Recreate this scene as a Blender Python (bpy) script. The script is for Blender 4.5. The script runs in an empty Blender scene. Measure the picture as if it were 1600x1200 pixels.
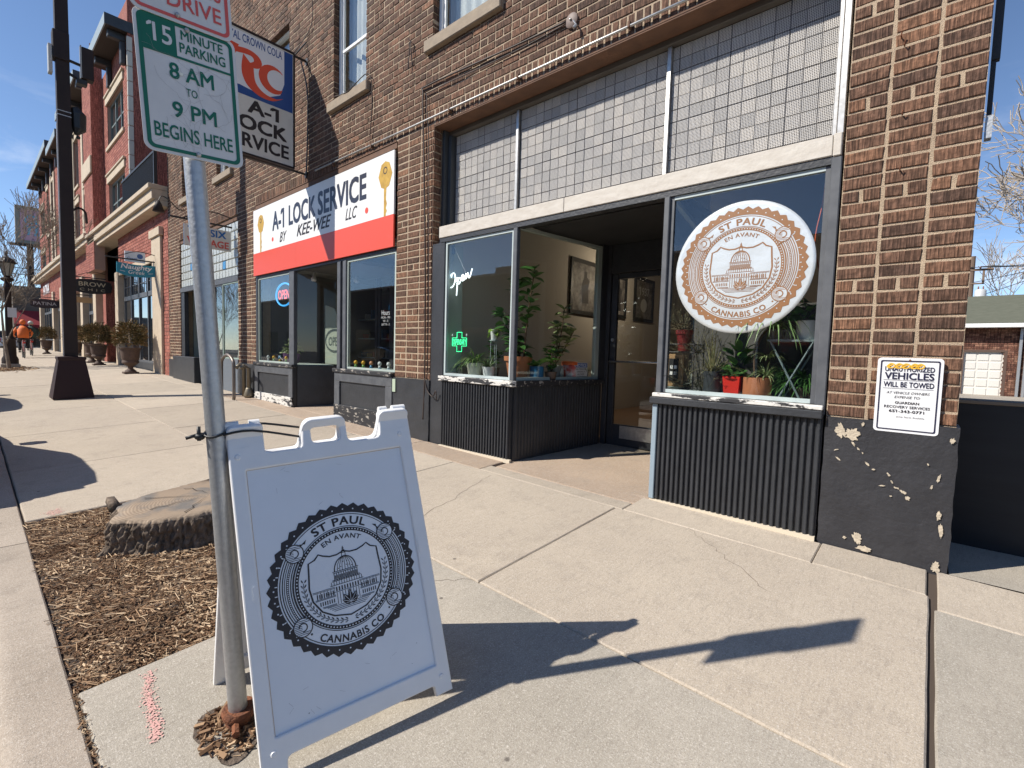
import bpy, math, random
import numpy as np
from mathutils import Vector, Matrix
random.seed(7); rng = np.random.default_rng(7)
sc = bpy.context.scene
COL = sc.collection
# ------------------------------------------------------------------ camera, sky, sun, exposure
cam_d = bpy.data.cameras.new('camera'); cam = bpy.data.objects.new('camera', cam_d); COL.objects.link(cam)
_y, _p, _r = [math.radians(a) for a in (-41.104, 3.609, -1.655)]
_f = Vector((math.sin(_y)*math.cos(_p), math.cos(_y)*math.cos(_p), -math.sin(_p)))
_r0 = Vector((math.cos(_y), -math.sin(_y), 0)); _d0 = _f.cross(_r0)
_rt = _r0*math.cos(_r) + _d0*math.sin(_r); _dn = _f.cross(_rt)
cam.matrix_world = Matrix(((_rt.x, -_dn.x, -_f.x, 0), (_rt.y, -_dn.y, -_f.y, 0), (_rt.z, -_dn.z, -_f.z, 0), (0, 0, 0, 1)))
cam_d.sensor_width = 36; cam_d.lens = 745.8/1600*36; cam_d.clip_start = 0.05; cam_d.clip_end = 2000
sc.camera = cam
SUN_EL = math.radians(43.0); SUN_AZ = math.atan2(-.572, -.820)      # towards the sun
world = bpy.data.worlds.new('World'); sc.world = world; world.use_nodes = True
wn = world.node_tree; wn.nodes.clear()
def _w(t, **k):
    n = wn.nodes.new(t)
    for a, b in k.items(): setattr(n, a, b)
    return n
sky = _w('ShaderNodeTexSky', sky_type='NISHITA', sun_disc=False, sun_elevation=SUN_EL, sun_rotation=SUN_AZ, altitude=1800, air_density=.9, dust_density=0.0, ozone_density=2.9)
bg = _w('ShaderNodeBackground'); bg.inputs[1].default_value = .128
wo = _w('ShaderNodeOutputWorld')
tc = _w('ShaderNodeTexCoord'); mp = _w('ShaderNodeMapping'); mp.inputs['Scale'].default_value = (1.0, 1.0, 3.2)
nz = _w('ShaderNodeTexNoise'); nz.inputs['Scale'].default_value = 3.4; nz.inputs['Detail'].default_value = 9; nz.inputs['Roughness'].default_value = .62; nz.inputs['Distortion'].default_value = .35
cr = _w('ShaderNodeValToRGB'); cr.color_ramp.elements[0].position = .56; cr.color_ramp.elements[1].position = .78
sx = _w('ShaderNodeSeparateXYZ'); mr = _w('ShaderNodeMapRange'); mr.inputs[1].default_value = .02; mr.inputs[2].default_value = .42; mr.inputs[3].default_value = 1; mr.inputs[4].default_value = 0
mu = _w('ShaderNodeMath', operation='MULTIPLY'); mix = _w('ShaderNodeMix', data_type='RGBA')
mix.inputs[7].default_value = (6.6, 6.9, 7.4, 1)
L = wn.links.new
L(tc.outputs['Generated'], mp.inputs[0]); L(mp.outputs[0], nz.inputs['Vector']); L(nz.outputs[0], cr.inputs[0]); L(tc.outputs['Generated'], sx.inputs[0]); L(sx.outputs[2], mr.inputs[0])
L(cr.outputs[0], mu.inputs[0]); L(mr.outputs[0], mu.inputs[1]); L(mu.outputs[0], mix.inputs[0]); L(sky.outputs[0], mix.inputs[6]); L(mix.outputs[2], bg.inputs[0]); L(bg.outputs[0], wo.inputs[0])
sd = bpy.data.lights.new('sun', 'SUN'); sun = bpy.data.objects.new('sun', sd); COL.objects.link(sun)
sd.energy = 5.0; sd.angle = math.radians(.53); sd.color = (1, .94, .845)
_sdir = Vector((.572*math.cos(SUN_EL), .820*math.cos(SUN_EL), -math.sin(SUN_EL)))
sun.rotation_euler = _sdir.to_track_quat('-Z', 'Y').to_euler()
vs = sc.view_settings; vs.view_transform = 'Standard'; vs.look = 'None'; vs.exposure = 0.37; vs.gamma = 1; vs.use_curve_mapping = False
sc.cycles.max_bounces = 8; sc.cycles.transparent_max_bounces = 12; sc.cycles.use_denoising = True
sc.cycles.sample_clamp_indirect = 6; sc.cycles.caustics_reflective = False; sc.cycles.caustics_refractive = False

# ------------------------------------------------------------------ materials
def newmat(name):
    m = bpy.data.materials.new(name); m.use_nodes = True
    return m, m.node_tree.nodes, m.node_tree.links, m.node_tree.nodes['Principled BSDF']
def col4(c): return (c[0], c[1], c[2], 1)
def M(name, c, rough=.6, metal=0, c2=None, scale=4, amt=.5, bump=0, bscale=60, spec=.5, stretch=(1, 1, 1), bstretch=None, emit=None, estr=0, coat=0, wear=None, wscale=9, wpos=.66, wst=(1, 1, 1)):
    """base colour c blended by noise towards c2, fine bump, optional worn patches of colour wear"""
    m, N, K, P = newmat(name)
    P.inputs['Roughness'].default_value = rough; P.inputs['Metallic'].default_value = metal
    P.inputs['Specular IOR Level'].default_value = spec; P.inputs['Coat Weight'].default_value = coat
    P.inputs['Base Color'].default_value = col4(c)
    if emit: P.inputs['Emission Color'].default_value = col4(emit); P.inputs['Emission Strength'].default_value = estr
    t = N.new('ShaderNodeTexCoord'); src = None
    if c2 is not None:
        mp = N.new('ShaderNodeMapping'); mp.inputs['Scale'].default_value = stretch
        oi = N.new('ShaderNodeObjectInfo'); ad = N.new('ShaderNodeVectorMath'); ad.operation = 'ADD'
        n = N.new('ShaderNodeTexNoise'); n.inputs['Scale'].default_value = scale; n.inputs['Detail'].default_value = 7; n.inputs['Roughness'].default_value = .6
        r = N.new('ShaderNodeMapRange'); r.inputs[1].default_value = .5-amt*.4; r.inputs[2].default_value = .5+amt*.4
        x = N.new('ShaderNodeMix'); x.data_type = 'RGBA'; x.inputs[6].default_value = col4(c); x.inputs[7].default_value = col4(c2)
        K.new(t.outputs['Object'], mp.inputs[0]); K.new(mp.outputs[0], ad.inputs[0]); K.new(oi.outputs['Random'], ad.inputs[1]); K.new(ad.outputs[0], n.inputs['Vector'])
        K.new(n.outputs[0], r.inputs[0]); K.new(r.outputs[0], x.inputs[0]); src = x.outputs[2]
    if wear is not None:
        n = N.new('ShaderNodeTexNoise'); n.inputs['Scale'].default_value = wscale; n.inputs['Detail'].default_value = 10; n.inputs['Roughness'].default_value = .7
        mp = N.new('ShaderNodeMapping'); mp.inputs['Scale'].default_value = wst; K.new(t.outputs['Object'], mp.inputs[0]); K.new(mp.outputs[0], n.inputs['Vector'])
        r = N.new('ShaderNodeMapRange'); r.inputs[1].default_value = wpos; r.inputs[2].default_value = wpos+.015
        x = N.new('ShaderNodeMix'); x.data_type = 'RGBA'; x.inputs[7].default_value = col4(wear)
        if src: K.new(src, x.inputs[6])
        else: x.inputs[6].default_value = col4(c)
        K.new(n.outputs[0], r.inputs[0]); K.new(r.outputs[0], x.inputs[0]); src = x.outputs[2]
    if src: K.new(src, P.inputs['Base Color'])
    if bump:
        mp = N.new('ShaderNodeMapping'); mp.inputs['Scale'].default_value = bstretch or (1, 1, 1)
        n = N.new('ShaderNodeTexNoise'); n.inputs['Scale'].default_value = bscale; n.inputs['Detail'].default_value = 5
        b = N.new('ShaderNodeBump'); b.inputs['Strength'].default_value = bump; b.inputs['Distance'].default_value = .01
        K.new(t.outputs['Object'], mp.inputs[0]); K.new(mp.outputs[0], n.inputs['Vector']); K.new(n.outputs[0], b.inputs['Height']); K.new(b.outputs[0], P.inputs['Normal'])
    return m
def mat_brick(name, stops, groove=90):
    m, N, K, P = newmat(name); P.inputs['Roughness'].default_value = .85; P.inputs['Specular IOR Level'].default_value = .25
    at = N.new('ShaderNodeAttribute'); at.attribute_name = 'tone'; oi = N.new('ShaderNodeObjectInfo')
    gt = N.new('ShaderNodeMath'); gt.operation = 'GREATER_THAN'; gt.inputs[1].default_value = .0001
    mx = N.new('ShaderNodeMix'); mx.data_type = 'FLOAT'
    K.new(at.outputs['Fac'], gt.inputs[0]); K.new(gt.outputs[0], mx.inputs[0]); K.new(oi.outputs['Random'], mx.inputs[2]); K.new(at.outputs['Fac'], mx.inputs[3])
    cr = N.new('ShaderNodeValToRGB'); e = cr.color_ramp.elements
    while len(e) < len(stops): e.new(.5)
    for i, (p, c) in enumerate(stops): e[i].position = p; e[i].color = col4(c)
    K.new(mx.outputs[0], cr.inputs[0])
    g = N.new('ShaderNodeNewGeometry')
    mp = N.new('ShaderNodeMapping'); mp.inputs['Scale'].default_value = (1, 1, .07)
    n = N.new('ShaderNodeTexNoise'); n.inputs['Scale'].default_value = groove; n.inputs['Detail'].default_value = 3
    K.new(g.outputs['Position'], mp.inputs[0]); K.new(mp.outputs[0], n.inputs['Vector'])
    n2 = N.new('ShaderNodeTexNoise'); n2.inputs['Scale'].default_value = 26; n2.inputs['Detail'].default_value = 6; K.new(g.outputs['Position'], n2.inputs['Vector'])
    r = N.new('ShaderNodeMapRange'); r.inputs[1].default_value = .38; r.inputs[2].default_value = .62; r.inputs[3].default_value = .5; r.inputs[4].default_value = 1.25; K.new(n.outputs[0], r.inputs[0])
    r2 = N.new('ShaderNodeMapRange'); r2.inputs[1].default_value = .3; r2.inputs[2].default_value = .7; r2.inputs[3].default_value = .6; r2.inputs[4].default_value = 1.35; K.new(n2.outputs[0], r2.inputs[0])
    mm = N.new('ShaderNodeMath'); mm.operation = 'MULTIPLY'; K.new(r.outputs[0], mm.inputs[0]); K.new(r2.outputs[0], mm.inputs[1])
    vm = N.new('ShaderNodeVectorMath'); vm.operation = 'SCALE'; K.new(cr.outputs[0], vm.inputs[0]); K.new(mm.outputs[0], vm.inputs['Scale']); K.new(vm.outputs[0], P.inputs['Base Color'])
    b = N.new('ShaderNodeBump'); b.inputs['Strength'].default_value = .9; b.inputs['Distance'].default_value = .006; K.new(mm.outputs[0], b.inputs['Height']); K.new(b.outputs[0], P.inputs['Normal'])
    return m
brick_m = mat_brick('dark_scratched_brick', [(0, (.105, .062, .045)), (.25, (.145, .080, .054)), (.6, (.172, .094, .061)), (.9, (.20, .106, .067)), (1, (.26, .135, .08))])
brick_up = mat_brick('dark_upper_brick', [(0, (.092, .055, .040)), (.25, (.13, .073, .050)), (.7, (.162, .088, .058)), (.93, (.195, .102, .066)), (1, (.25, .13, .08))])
red_brick = mat_brick('red_face_brick', [(0, (.31, .105, .08)), (.5, (.39, .14, .105)), (1, (.46, .18, .135))], 50)
grey_brick = mat_brick('pale_grey_brick', [(0, (.42, .40, .37)), (1, (.6, .58, .54))], 40)
mortar = M('sandy_mortar', (.53, .41, .29), .95, c2=(.40, .305, .215), scale=12, bump=1, bscale=160)
red_mortar = M('pink_mortar', (.45, .30, .24), .95)
def mat_concrete(name, a, b, stain=(.25, .21, .17), speck=1.0):
    m, N, K, P = newmat(name); P.inputs['Roughness'].default_value = .9; P.inputs['Specular IOR Level'].default_value = .25
    t = N.new('ShaderNodeNewGeometry'); po = t.outputs['Position']
    def noise(s, d=6, st=(1, 1, 1), r=.6):
        mp = N.new('ShaderNodeMapping'); mp.inputs['Scale'].default_value = st; K.new(po, mp.inputs[0])
        n = N.new('ShaderNodeTexNoise'); n.inputs['Scale'].default_value = s; n.inputs['Detail'].default_value = d; n.inputs['Roughness'].default_value = r; K.new(mp.outputs[0], n.inputs['Vector']); return n.outputs[0]
    def rng_(o, lo, hi, a=0, b=1):
        r = N.new('ShaderNodeMapRange'); r.inputs[1].default_value = lo; r.inputs[2].default_value = hi; r.inputs[3].default_value = a; r.inputs[4].default_value = b; K.new(o, r.inputs[0]); return r.outputs[0]
    def mixc(f, a, b):
        x = N.new('ShaderNodeMix'); x.data_type = 'RGBA'
        if hasattr(f, 'type'): K.new(f, x.inputs[0])
        for i, c in ((6, a), (7, b)):
            if hasattr(c, 'is_linked'): K.new(c, x.inputs[i])
            else: x.inputs[i].default_value = col4(c)
        return x.outputs[2]
    oi = N.new('ShaderNodeObjectInfo')
    c = mixc(rng_(noise(1.1, 5), .38, .62), a, b)
    c = mixc(rng_(noise(5, 9, (1, 1, 1), .72), .52, .74, 0, .5), c, stain)
    c = mixc(rng_(noise(70, 3, (1, .14, 1)), .50, .72, 0, .28), c, (.20, .17, .14))
    c = mixc(rng_(noise(22, 8, (.35, 1, 1), .75), .62, .74, 0, .38), c, (.66, .60, .52))
    c = mixc(rng_(noise(260, 2), .56, .68, 0, .5*speck), c, (.16, .13, .11))
    c = mixc(rng_(noise(110, 3, (1, 1, 1), .8), .54, .66, 0, .55), c, (.20, .17, .14))
    c = mixc(rng_(noise(140, 3, (1, 1, 1), .8), .55, .67, 0, .60), c, (.72, .67, .60))
    c = mixc(rng_(noise(45, 6, (1, 1, 1), .85), .56, .70, 0, .40), c, (.24, .205, .17))
    c = mixc(rng_(noise(2.2, 9, (1, 1, 1), .8), .60, .68, 0, .45), c, (.27, .235, .20))
    c = mixc(rng_(noise(300, 1, (.06, 1, 1), .5), .62, .74, 0, .35), c, (.60, .54, .47))
    c = mixc(rng_(noise(330, 2), .60, .70, 0, .5*speck), c, (.72, .67, .60))
    vo = N.new('ShaderNodeTexVoronoi'); vo.inputs['Scale'].default_value = 2.3; K.new(po, vo.inputs['Vector'])
    c = mixc(rng_(vo.outputs['Distance'], .022, .034, .75, 0), c, (.10, .085, .075))
    sc_ = N.new('ShaderNodeVectorMath'); sc_.operation = 'SCALE'; K.new(c, sc_.inputs[0]); K.new(rng_(oi.outputs['Random'], 0, 1, .90, 1.07), sc_.inputs['Scale'])
    K.new(sc_.outputs[0], P.inputs['Base Color'])
    b1 = N.new('ShaderNodeBump'); b1.inputs['Strength'].default_value = .5; b1.inputs['Distance'].default_value = .004
    ad = N.new('ShaderNodeMath'); ad.operation = 'ADD'; K.new(noise(240, 3), ad.inputs[0]); K.new(noise(80, 4, (1, .3, 1)), ad.inputs[1]); K.new(ad.outputs[0], b1.inputs['Height']); K.new(b1.outputs[0], P.inputs['Normal'])
    return m
conc = mat_concrete('tan_concrete', (.47, .40, .315), (.425, .36, .285))
conc_grey = mat_concrete('grey_concrete', (.43, .385, .32), (.36, .325, .27), stain=(.30, .27, .22))
conc_kerb = mat_concrete('kerb_concrete', (.45, .38, .31), (.37, .31, .25), stain=(.2, .17, .14))
aggregate = mat_concrete('brown_exposed_aggregate', (.42, .31, .22), (.36, .265, .19), speck=2)
asphalt = mat_concrete('asphalt', (.07, .068, .065), (.05, .05, .048), stain=(.04, .04, .04))
joint_m = M('joint_dirt', (.07, .052, .04), .95); came_m = M('dull_zinc_came', (.14, .135, .14), .6)
black_paint = M('black_paint', (.028, .030, .034), .45, c2=(.042, .044, .050), scale=5, bump=.3, bscale=40, wear=(.30, .28, .25), wscale=30, wpos=.735)
black_rough = M('black_stucco_paint', (.022, .022, .026), .5, c2=(.035, .035, .04), scale=5, bump=.5, bscale=30, wear=(.42, .37, .29), wscale=16, wpos=.715)
black_chip = M('chipped_black_white_paint', (.025, .025, .028), .6, wear=(.66, .64, .60), wscale=13, wpos=.49, wst=(.28, 1, 1), bump=.5, bscale=30)
black_chip2 = M('peeling_black_paint', (.022, .022, .025), .6, wear=(.36, .33, .29), wscale=20, wpos=.57, wst=(.35, 1, 1), bump=.5)
dark_metal = M('dark_bronze_metal', (.026, .018, .018), .6, c2=(.036, .026, .024), scale=3, spec=.25)
black_metal = M('black_iron', (.02, .02, .021), .5)
grey_frame = M('grey_painted_frame', (.075, .080, .09), .5, c2=(.11, .115, .125), scale=8, amt=.4)
silver = M('weathered_aluminium', (.55, .54, .52), .42, .85, c2=(.38, .37, .35), scale=25)
galv = M('galvanised_steel', (.50, .51, .52), .46, .75, c2=(.40, .41, .42), scale=60, bump=.15, bscale=80)
lintel_m = M('pale_stained_metal_band', (.62, .58, .52), .6, c2=(.46, .41, .35), scale=7, amt=.8, stretch=(1, 1, 3), bump=.3, bscale=30, wear=(.25, .19, .14), wscale=20, wpos=.74)
rust = M('rust', (.24, .085, .035), .9, c2=(.12, .05, .03), scale=30, bump=.8, bscale=90)
rust_dark = M('rusty_brown_steel', (.10, .052, .032), .8, c2=(.16, .08, .045), scale=6, bump=.3)
stone = M('tan_sill_stone', (.34, .27, .195), .85, c2=(.25, .20, .15), scale=10, bump=.3, bscale=70)
cream = M('cream_cast_stone', (.56, .46, .34), .85, c2=(.46, .37, .27), scale=5, bump=.2)
white_paint = M('white_paint', (.78, .78, .77), .45)
white_plastic = M('white_plastic', (.80, .80, .80), .38, c2=(.74, .74, .74), scale=6, bump=.08, bscale=50)
board_m = M('white_poster_board', (.76, .79, .83), .45, c2=(.69, .72, .76), scale=2.2, bump=.1, bscale=12)
edge_dirt = M('grubby_insert_edge', (.55, .44, .36), .8)
ink = M('dark_ink', (.018, .012, .014), .5)
sign_white = M('faded_retroreflective_white', (.66, .66, .67), .5, c2=(.58, .58, .59), scale=7)
sign_white2 = M('white_sign_face', (.76, .77, .79), .4)
cream_plastic = M('aged_white_plastic', (.68, .67, .62), .4, c2=(.6, .58, .52), scale=4)
green_ink = M('green_sign_ink', (.0, .12, .07), .45)
red_ink = M('faded_red_ink', (.60, .09, .08), .5)
crack_m = M('grime_crack', (.30, .29, .29), .9)
navy = M('navy_ink', (.012, .012, .045), .5)
blue_logo = M('logo_blue', (.008, .065, .26), .4)
red_logo = M('logo_red', (.72, .075, .03), .4)
sign_red = M('sign_red_vinyl', (.72, .085, .045), .4)
gold = M('gold_print', (.62, .38, .05), .5, c2=(.40, .23, .03), scale=14)
bronze_ink = M('bronze_ink', (.27, .13, .055), .45)
yellow_mark = M('yellow_marker', (.80, .45, .03), .6)
vinyl_white = M('wrinkled_white_vinyl', (.70, .74, .75), .30, .35, bump=.6, bscale=4.5)
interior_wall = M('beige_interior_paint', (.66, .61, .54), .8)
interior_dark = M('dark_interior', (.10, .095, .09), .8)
interior_floor = M('warm_wood_floor', (.26, .15, .09), .5, c2=(.36, .22, .13), scale=4, stretch=(1, 12, 1))
sill_pale = M('pale_painted_sill', (.45, .52, .52), .6)
jamb_pale = M('pale_green_jamb', (.42, .48, .44), .6)
terracotta = M('terracotta', (.48, .17, .07), .8, c2=(.40, .15, .07), scale=9)
leaf_dark = M('dark_leaf', (.035, .10, .028), .35, c2=(.07, .17, .04), scale=30)
leaf_mid = M('mid_leaf', (.08, .21, .045), .4, c2=(.14, .30, .06), scale=20)
leaf_lime = M('lime_leaf', (.22, .36, .05), .45, c2=(.14, .26, .04), scale=20)
leaf_pale = M('variegated_leaf', (.36, .38, .20), .5, c2=(.08, .16, .04), scale=45, amt=.3)
leaf_dry = M('dry_plant', (.20, .17, .10), .8, c2=(.10, .10, .055), scale=30)
stem_m = M('stem', (.10, .055, .03), .8)
bark = M('grey_bark', (.20, .155, .115), .95, c2=(.30, .24, .185), scale=9, bump=.8, bscale=40, bstretch=(1, 1, .3))
soil = M('potting_soil', (.035, .025, .018), .95)
cable_m = M('brown_cable', (.035, .02, .015), .6)
def mat_glass(name, tint=(1, 1, 1), base=.045, boost=1.0):
    m = bpy.data.materials.new(name); m.use_nodes = True; N = m.node_tree.nodes; K = m.node_tree.links; N.clear()
    o = N.new('ShaderNodeOutputMaterial'); tr = N.new('ShaderNodeBsdfTransparent'); tr.inputs[0].default_value = col4(tint)
    gl = N.new('ShaderNodeBsdfGlossy'); gl.inputs['Roughness'].default_value = .0
    lw = N.new('ShaderNodeLayerWeight'); lw.inputs['Blend'].default_value = .5
    pw = N.new('ShaderNodeMath'); pw.operation = 'POWER'; pw.inputs[1].default_value = 4.2; K.new(lw.outputs['Facing'], pw.inputs[0])
    ma = N.new('ShaderNodeMath'); ma.operation = 'MULTIPLY_ADD'; ma.inputs[1].default_value = boost*(1-base); ma.inputs[2].default_value = base; K.new(pw.outputs[0], ma.inputs[0])
    mx = N.new('ShaderNodeMixShader'); K.new(ma.outputs[0], mx.inputs[0]); K.new(tr.outputs[0], mx.inputs[1]); K.new(gl.outputs[0], mx.inputs[2]); K.new(mx.outputs[0], o.inputs[0])
    return m
glass = mat_glass('window_glass', (.97, .985, .975), .075)
glass_dark = mat_glass('dark_window_glass', (.25, .28, .32), .16)
def mat_tile():
    m, N, K, P = newmat('prism_glass_tile'); P.inputs['Roughness'].default_value = .32; P.inputs['Specular IOR Level'].default_value = .6
    g = N.new('ShaderNodeNewGeometry'); s = N.new('ShaderNodeSeparateXYZ'); K.new(g.outputs['Position'], s.inputs[0])
    def wave(o, f):
        a = N.new('ShaderNodeMath'); a.operation = 'MULTIPLY'; a.inputs[1].default_value = f; K.new(o, a.inputs[0])
        b = N.new('ShaderNodeMath'); b.operation = 'SINE'; K.new(a.outputs[0], b.inputs[0]); return b.outputs[0]
    k = 2*math.pi/.0118
    w1, w2 = wave(s.outputs[0], k), wave(s.outputs[2], k)
    mu = N.new('ShaderNodeMath'); mu.operation = 'MAXIMUM'; K.new(w1, mu.inputs[0]); K.new(w2, mu.inputs[1])
    r = N.new('ShaderNodeMapRange'); r.inputs[1].default_value = .1; r.inputs[2].default_value = .75; K.new(mu.outputs[0], r.inputs[0])
    at = N.new('ShaderNodeAttribute'); at.attribute_name = 'tone'; oi = N.new('ShaderNodeObjectInfo')
    gt = N.new('ShaderNodeMath'); gt.operation = 'GREATER_THAN'; gt.inputs[1].default_value = .0001
    mx = N.new('ShaderNodeMix'); mx.data_type = 'FLOAT'; K.new(at.outputs['Fac'], gt.inputs[0]); K.new(gt.outputs[0], mx.inputs[0]); K.new(oi.outputs['Random'], mx.inputs[2]); K.new(at.outputs['Fac'], mx.inputs[3])
    cr = N.new('ShaderNodeValToRGB'); e = cr.color_ramp.elements; e[0].color = (.62, .60, .57, 1); e[1].color = (.84, .79, .72, 1); e.new(.5).color = (.72, .69, .65, 1); K.new(mx.outputs[0], cr.inputs[0])
    x = N.new('ShaderNodeMix'); x.data_type = 'RGBA'; x.inputs[6].default_value = (.07, .07, .08, 1); K.new(r.outputs[0], x.inputs[0]); K.new(cr.outputs[0], x.inputs[7]); K.new(x.outputs[2], P.inputs['Base Color'])
    b = N.new('ShaderNodeBump'); b.inputs['Strength'].default_value = .7; b.inputs['Distance'].default_value = .004; K.new(mu.outputs[0], b.inputs['Height']); K.new(b.outputs[0], P.inputs['Normal'])
    return m
tile_m = mat_tile()
def neon(name, c, ec, e): return M(name, c, .4, emit=ec, estr=e)

# ------------------------------------------------------------------ mesh builder and object helpers
class MB:
    def __init__(s): s.v = []; s.f = []; s.mi = []; s.cur = 0; s.T = None; s.tone = []; s.t = 0; s.marks = []
    def add(s, vs, fs):
        b = len(s.v)
        if s.T is not None: vs = [tuple(s.T @ Vector(v)) for v in vs]
        s.v += [tuple(v) for v in vs]; s.f += [tuple(i+b for i in f) for f in fs]; s.mi += [s.cur]*len(fs); s.tone += [s.t]*len(fs)
        return s
    def box(s, x0, x1, y0, y1, z0, z1):
        return s.add([(x0, y0, z0), (x1, y0, z0), (x1, y1, z0), (x0, y1, z0), (x0, y0, z1), (x1, y0, z1), (x1, y1, z1), (x0, y1, z1)],
                     [(0, 3, 2, 1), (4, 5, 6, 7), (0, 1, 5, 4), (1, 2, 6, 5), (2, 3, 7, 6), (3, 0, 4, 7)])
    def cbox(s, x0, x1, y0, y1, z0, z1, c=.01):
        """box with chamfered edges"""
        vs = []
        for (sx_, x) in ((1, x0), (-1, x1)):
            for (sy, y) in ((1, y0), (-1, y1)):
                for (sz, z) in ((1, z0), (-1, z1)):
                    vs += [(x, y+sy*c, z+sz*c), (x+sx_*c, y, z+sz*c), (x+sx_*c, y+sy*c, z)]
        bm_v = [Vector(v) for v in vs]
        import bmesh
        bm = bmesh.new()
        for v in bm_v: bm.verts.new(v)
        r = bmesh.ops.convex_hull(bm, input=bm.verts); bm.verts.index_update()
        s.add([tuple(v.co) for v in bm.verts], [tuple(v.index for v in f.verts) for f in bm.faces]); bm.free(); return s
    def prism(s, pts, n0, n1, fn=None):
        """extrude 2D polygon between n0 and n1; fn(u, v, n) -> xyz"""
        fn = fn or (lambda u, v, n: (u, n, v)); k = len(pts)
        return s.add([fn(p[0], p[1], n0) for p in pts]+[fn(p[0], p[1], n1) for p in pts],
                     [tuple(range(k))[::-1], tuple(range(k, 2*k))]+[(i, (i+1) % k, (i+1) % k+k, i+k) for i in range(k)])
    def tube(s, pts, r, n=8, cap=True):
        pts = [Vector(p) for p in pts]; k = len(pts); rs = r if hasattr(r, '__len__') else [r]*k; vs = []; u = None
        for i, p in enumerate(pts):
            d = (pts[min(i+1, k-1)]-pts[max(i-1, 0)]).normalized()
            if u is None: u = d.orthogonal().normalized()
            else:
                u = u-d*u.dot(d)
                u = u.normalized() if u.length > 1e-6 else d.orthogonal().normalized()
            w = d.cross(u)
            for j in range(n):
                a = 2*math.pi*j/n; vs.append(tuple(p+(u*math.cos(a)+w*math.sin(a))*rs[i]))
        fs = [(i*n+j, i*n+(j+1) % n, (i+1)*n+(j+1) % n, (i+1)*n+j) for i in range(k-1) for j in range(n)]
        if cap: fs += [tuple(range(n))[::-1], tuple(range((k-1)*n, k*n))]
        return s.add(vs, fs)
    def lathe(s, prof, c=(0, 0, 0), n=20, sq=None):
        vs = []; k = len(prof)
        for r, z in prof:
            for j in range(n):
                a = 2*math.pi*(j+.5)/n; ca, sa = math.cos(a), math.sin(a)
                if sq: q = 1/max(abs(ca), abs(sa)); ca *= 1+(q-1)*sq; sa *= 1+(q-1)*sq
                vs.append((c[0]+r*ca, c[1]+r*sa, c[2]+z))
        fs = [(i*n+j, i*n+(j+1) % n, (i+1)*n+(j+1) % n, (i+1)*n+j) for i in range(k-1) for j in range(n)]
        fs += [tuple(range(n))[::-1], tuple(range((k-1)*n, k*n))]
        return s.add(vs, fs)
    def ball(s, c, r, nu=10, nv=7):
        rx, ry, rz = r if hasattr(r, '__len__') else (r, r, r); vs = [(c[0], c[1], c[2]-rz)]; fs = []
        for i in range(1, nv):
            t = math.pi*i/nv-math.pi/2
            for j in range(nu): a = 2*math.pi*j/nu; vs.append((c[0]+rx*math.cos(t)*math.cos(a), c[1]+ry*math.cos(t)*math.sin(a), c[2]+rz*math.sin(t)))
        vs.append((c[0], c[1], c[2]+rz)); e = len(vs)-1
        for j in range(nu):
            fs.append((0, 1+(j+1) % nu, 1+j)); fs.append((e, e-nu+j, e-nu+(j+1) % nu))
            for i in range(nv-2): a, b = 1+i*nu+j, 1+i*nu+(j+1) % nu; fs.append((a, b, b+nu, a+nu))
        return s.add(vs, fs)
    def mesh(s, name, mats, smooth=False):
        me = bpy.data.meshes.new(name); me.from_pydata(s.v, [], s.f)
        for m in (mats if isinstance(mats, (list, tuple)) else [mats]): me.materials.append(m)
        if any(s.mi): me.polygons.foreach_set('material_index', s.mi)
        if any(s.tone):
            at = me.attributes.new('tone', 'FLOAT', 'FACE'); at.data.foreach_set('value', s.tone)
        if smooth: me.polygons.foreach_set('use_smooth', [True]*len(me.polygons))
        if smooth == 'auto': me.set_sharp_from_angle(angle=.7)
        me.update(); return me
    def build(s, name, mats, parent=None, smooth=False, label=None, local=False):
        if len(s.marks) > 1 and 'lettering' in name:
            o = None
            if s.marks[0][1] > 0: s.marks.insert(0, (0, 0))
            ends = s.marks[1:]+[(len(s.v), len(s.f))]
            for (v0, f0), (v1, f1) in zip(s.marks, ends):
                m = MB(); m.v = s.v[v0:v1]; m.f = [tuple(i-v0 for i in f) for f in s.f[f0:f1]]; m.mi = [0]*len(m.f); o = m.build(name, mats, parent, smooth, label, local)
            return o
        return link(name, s.mesh(name, mats, smooth), parent, label, local)
def link(name, me, parent=None, label=None, local=False):
    o = bpy.data.objects.new(name, me); COL.objects.link(o)
    if parent is not None:
        o.parent = parent
        if not local and parent.type == 'EMPTY': o.location = -parent.location
    if label: o['label'] = label
    return o
def tag(o, label, cat, group=None, kind=None):
    o['label'] = label; o['category'] = cat
    if group: o['group'] = group
    if kind: o['kind'] = kind
    return o
def struct(o): o['kind'] = 'structure'; return o
def thing(name, label, cat, loc=(0, 0, 0), group=None, rz=0):
    o = bpy.data.objects.new(name, None); COL.objects.link(o); o.location = loc; o.rotation_euler = (0, 0, rz); o.empty_display_size = .1
    return tag(o, label, cat, group)
KIDS = {}
def copy_tree(o, parent=None):
    if not KIDS:
        for q in bpy.data.objects:
            if q.parent: KIDS.setdefault(q.parent.name, []).append(q)
    c = o.copy(); COL.objects.link(c); c.parent = parent
    for ch in KIDS.get(o.name, []): copy_tree(ch, c)
    return c
def dup(o, loc, label=None, rz=None):
    KIDS.clear(); c = copy_tree(o); c.location = loc
    if rz is not None: c.rotation_euler[2] = rz
    if label: c['label'] = label
    return c
def plane(O, U, V):
    O, U, V = Vector(O), Vector(U).normalized(), Vector(V).normalized(); N = U.cross(V)
    return lambda u, v, n=0: tuple(O+U*u+V*v+N*n)
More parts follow.
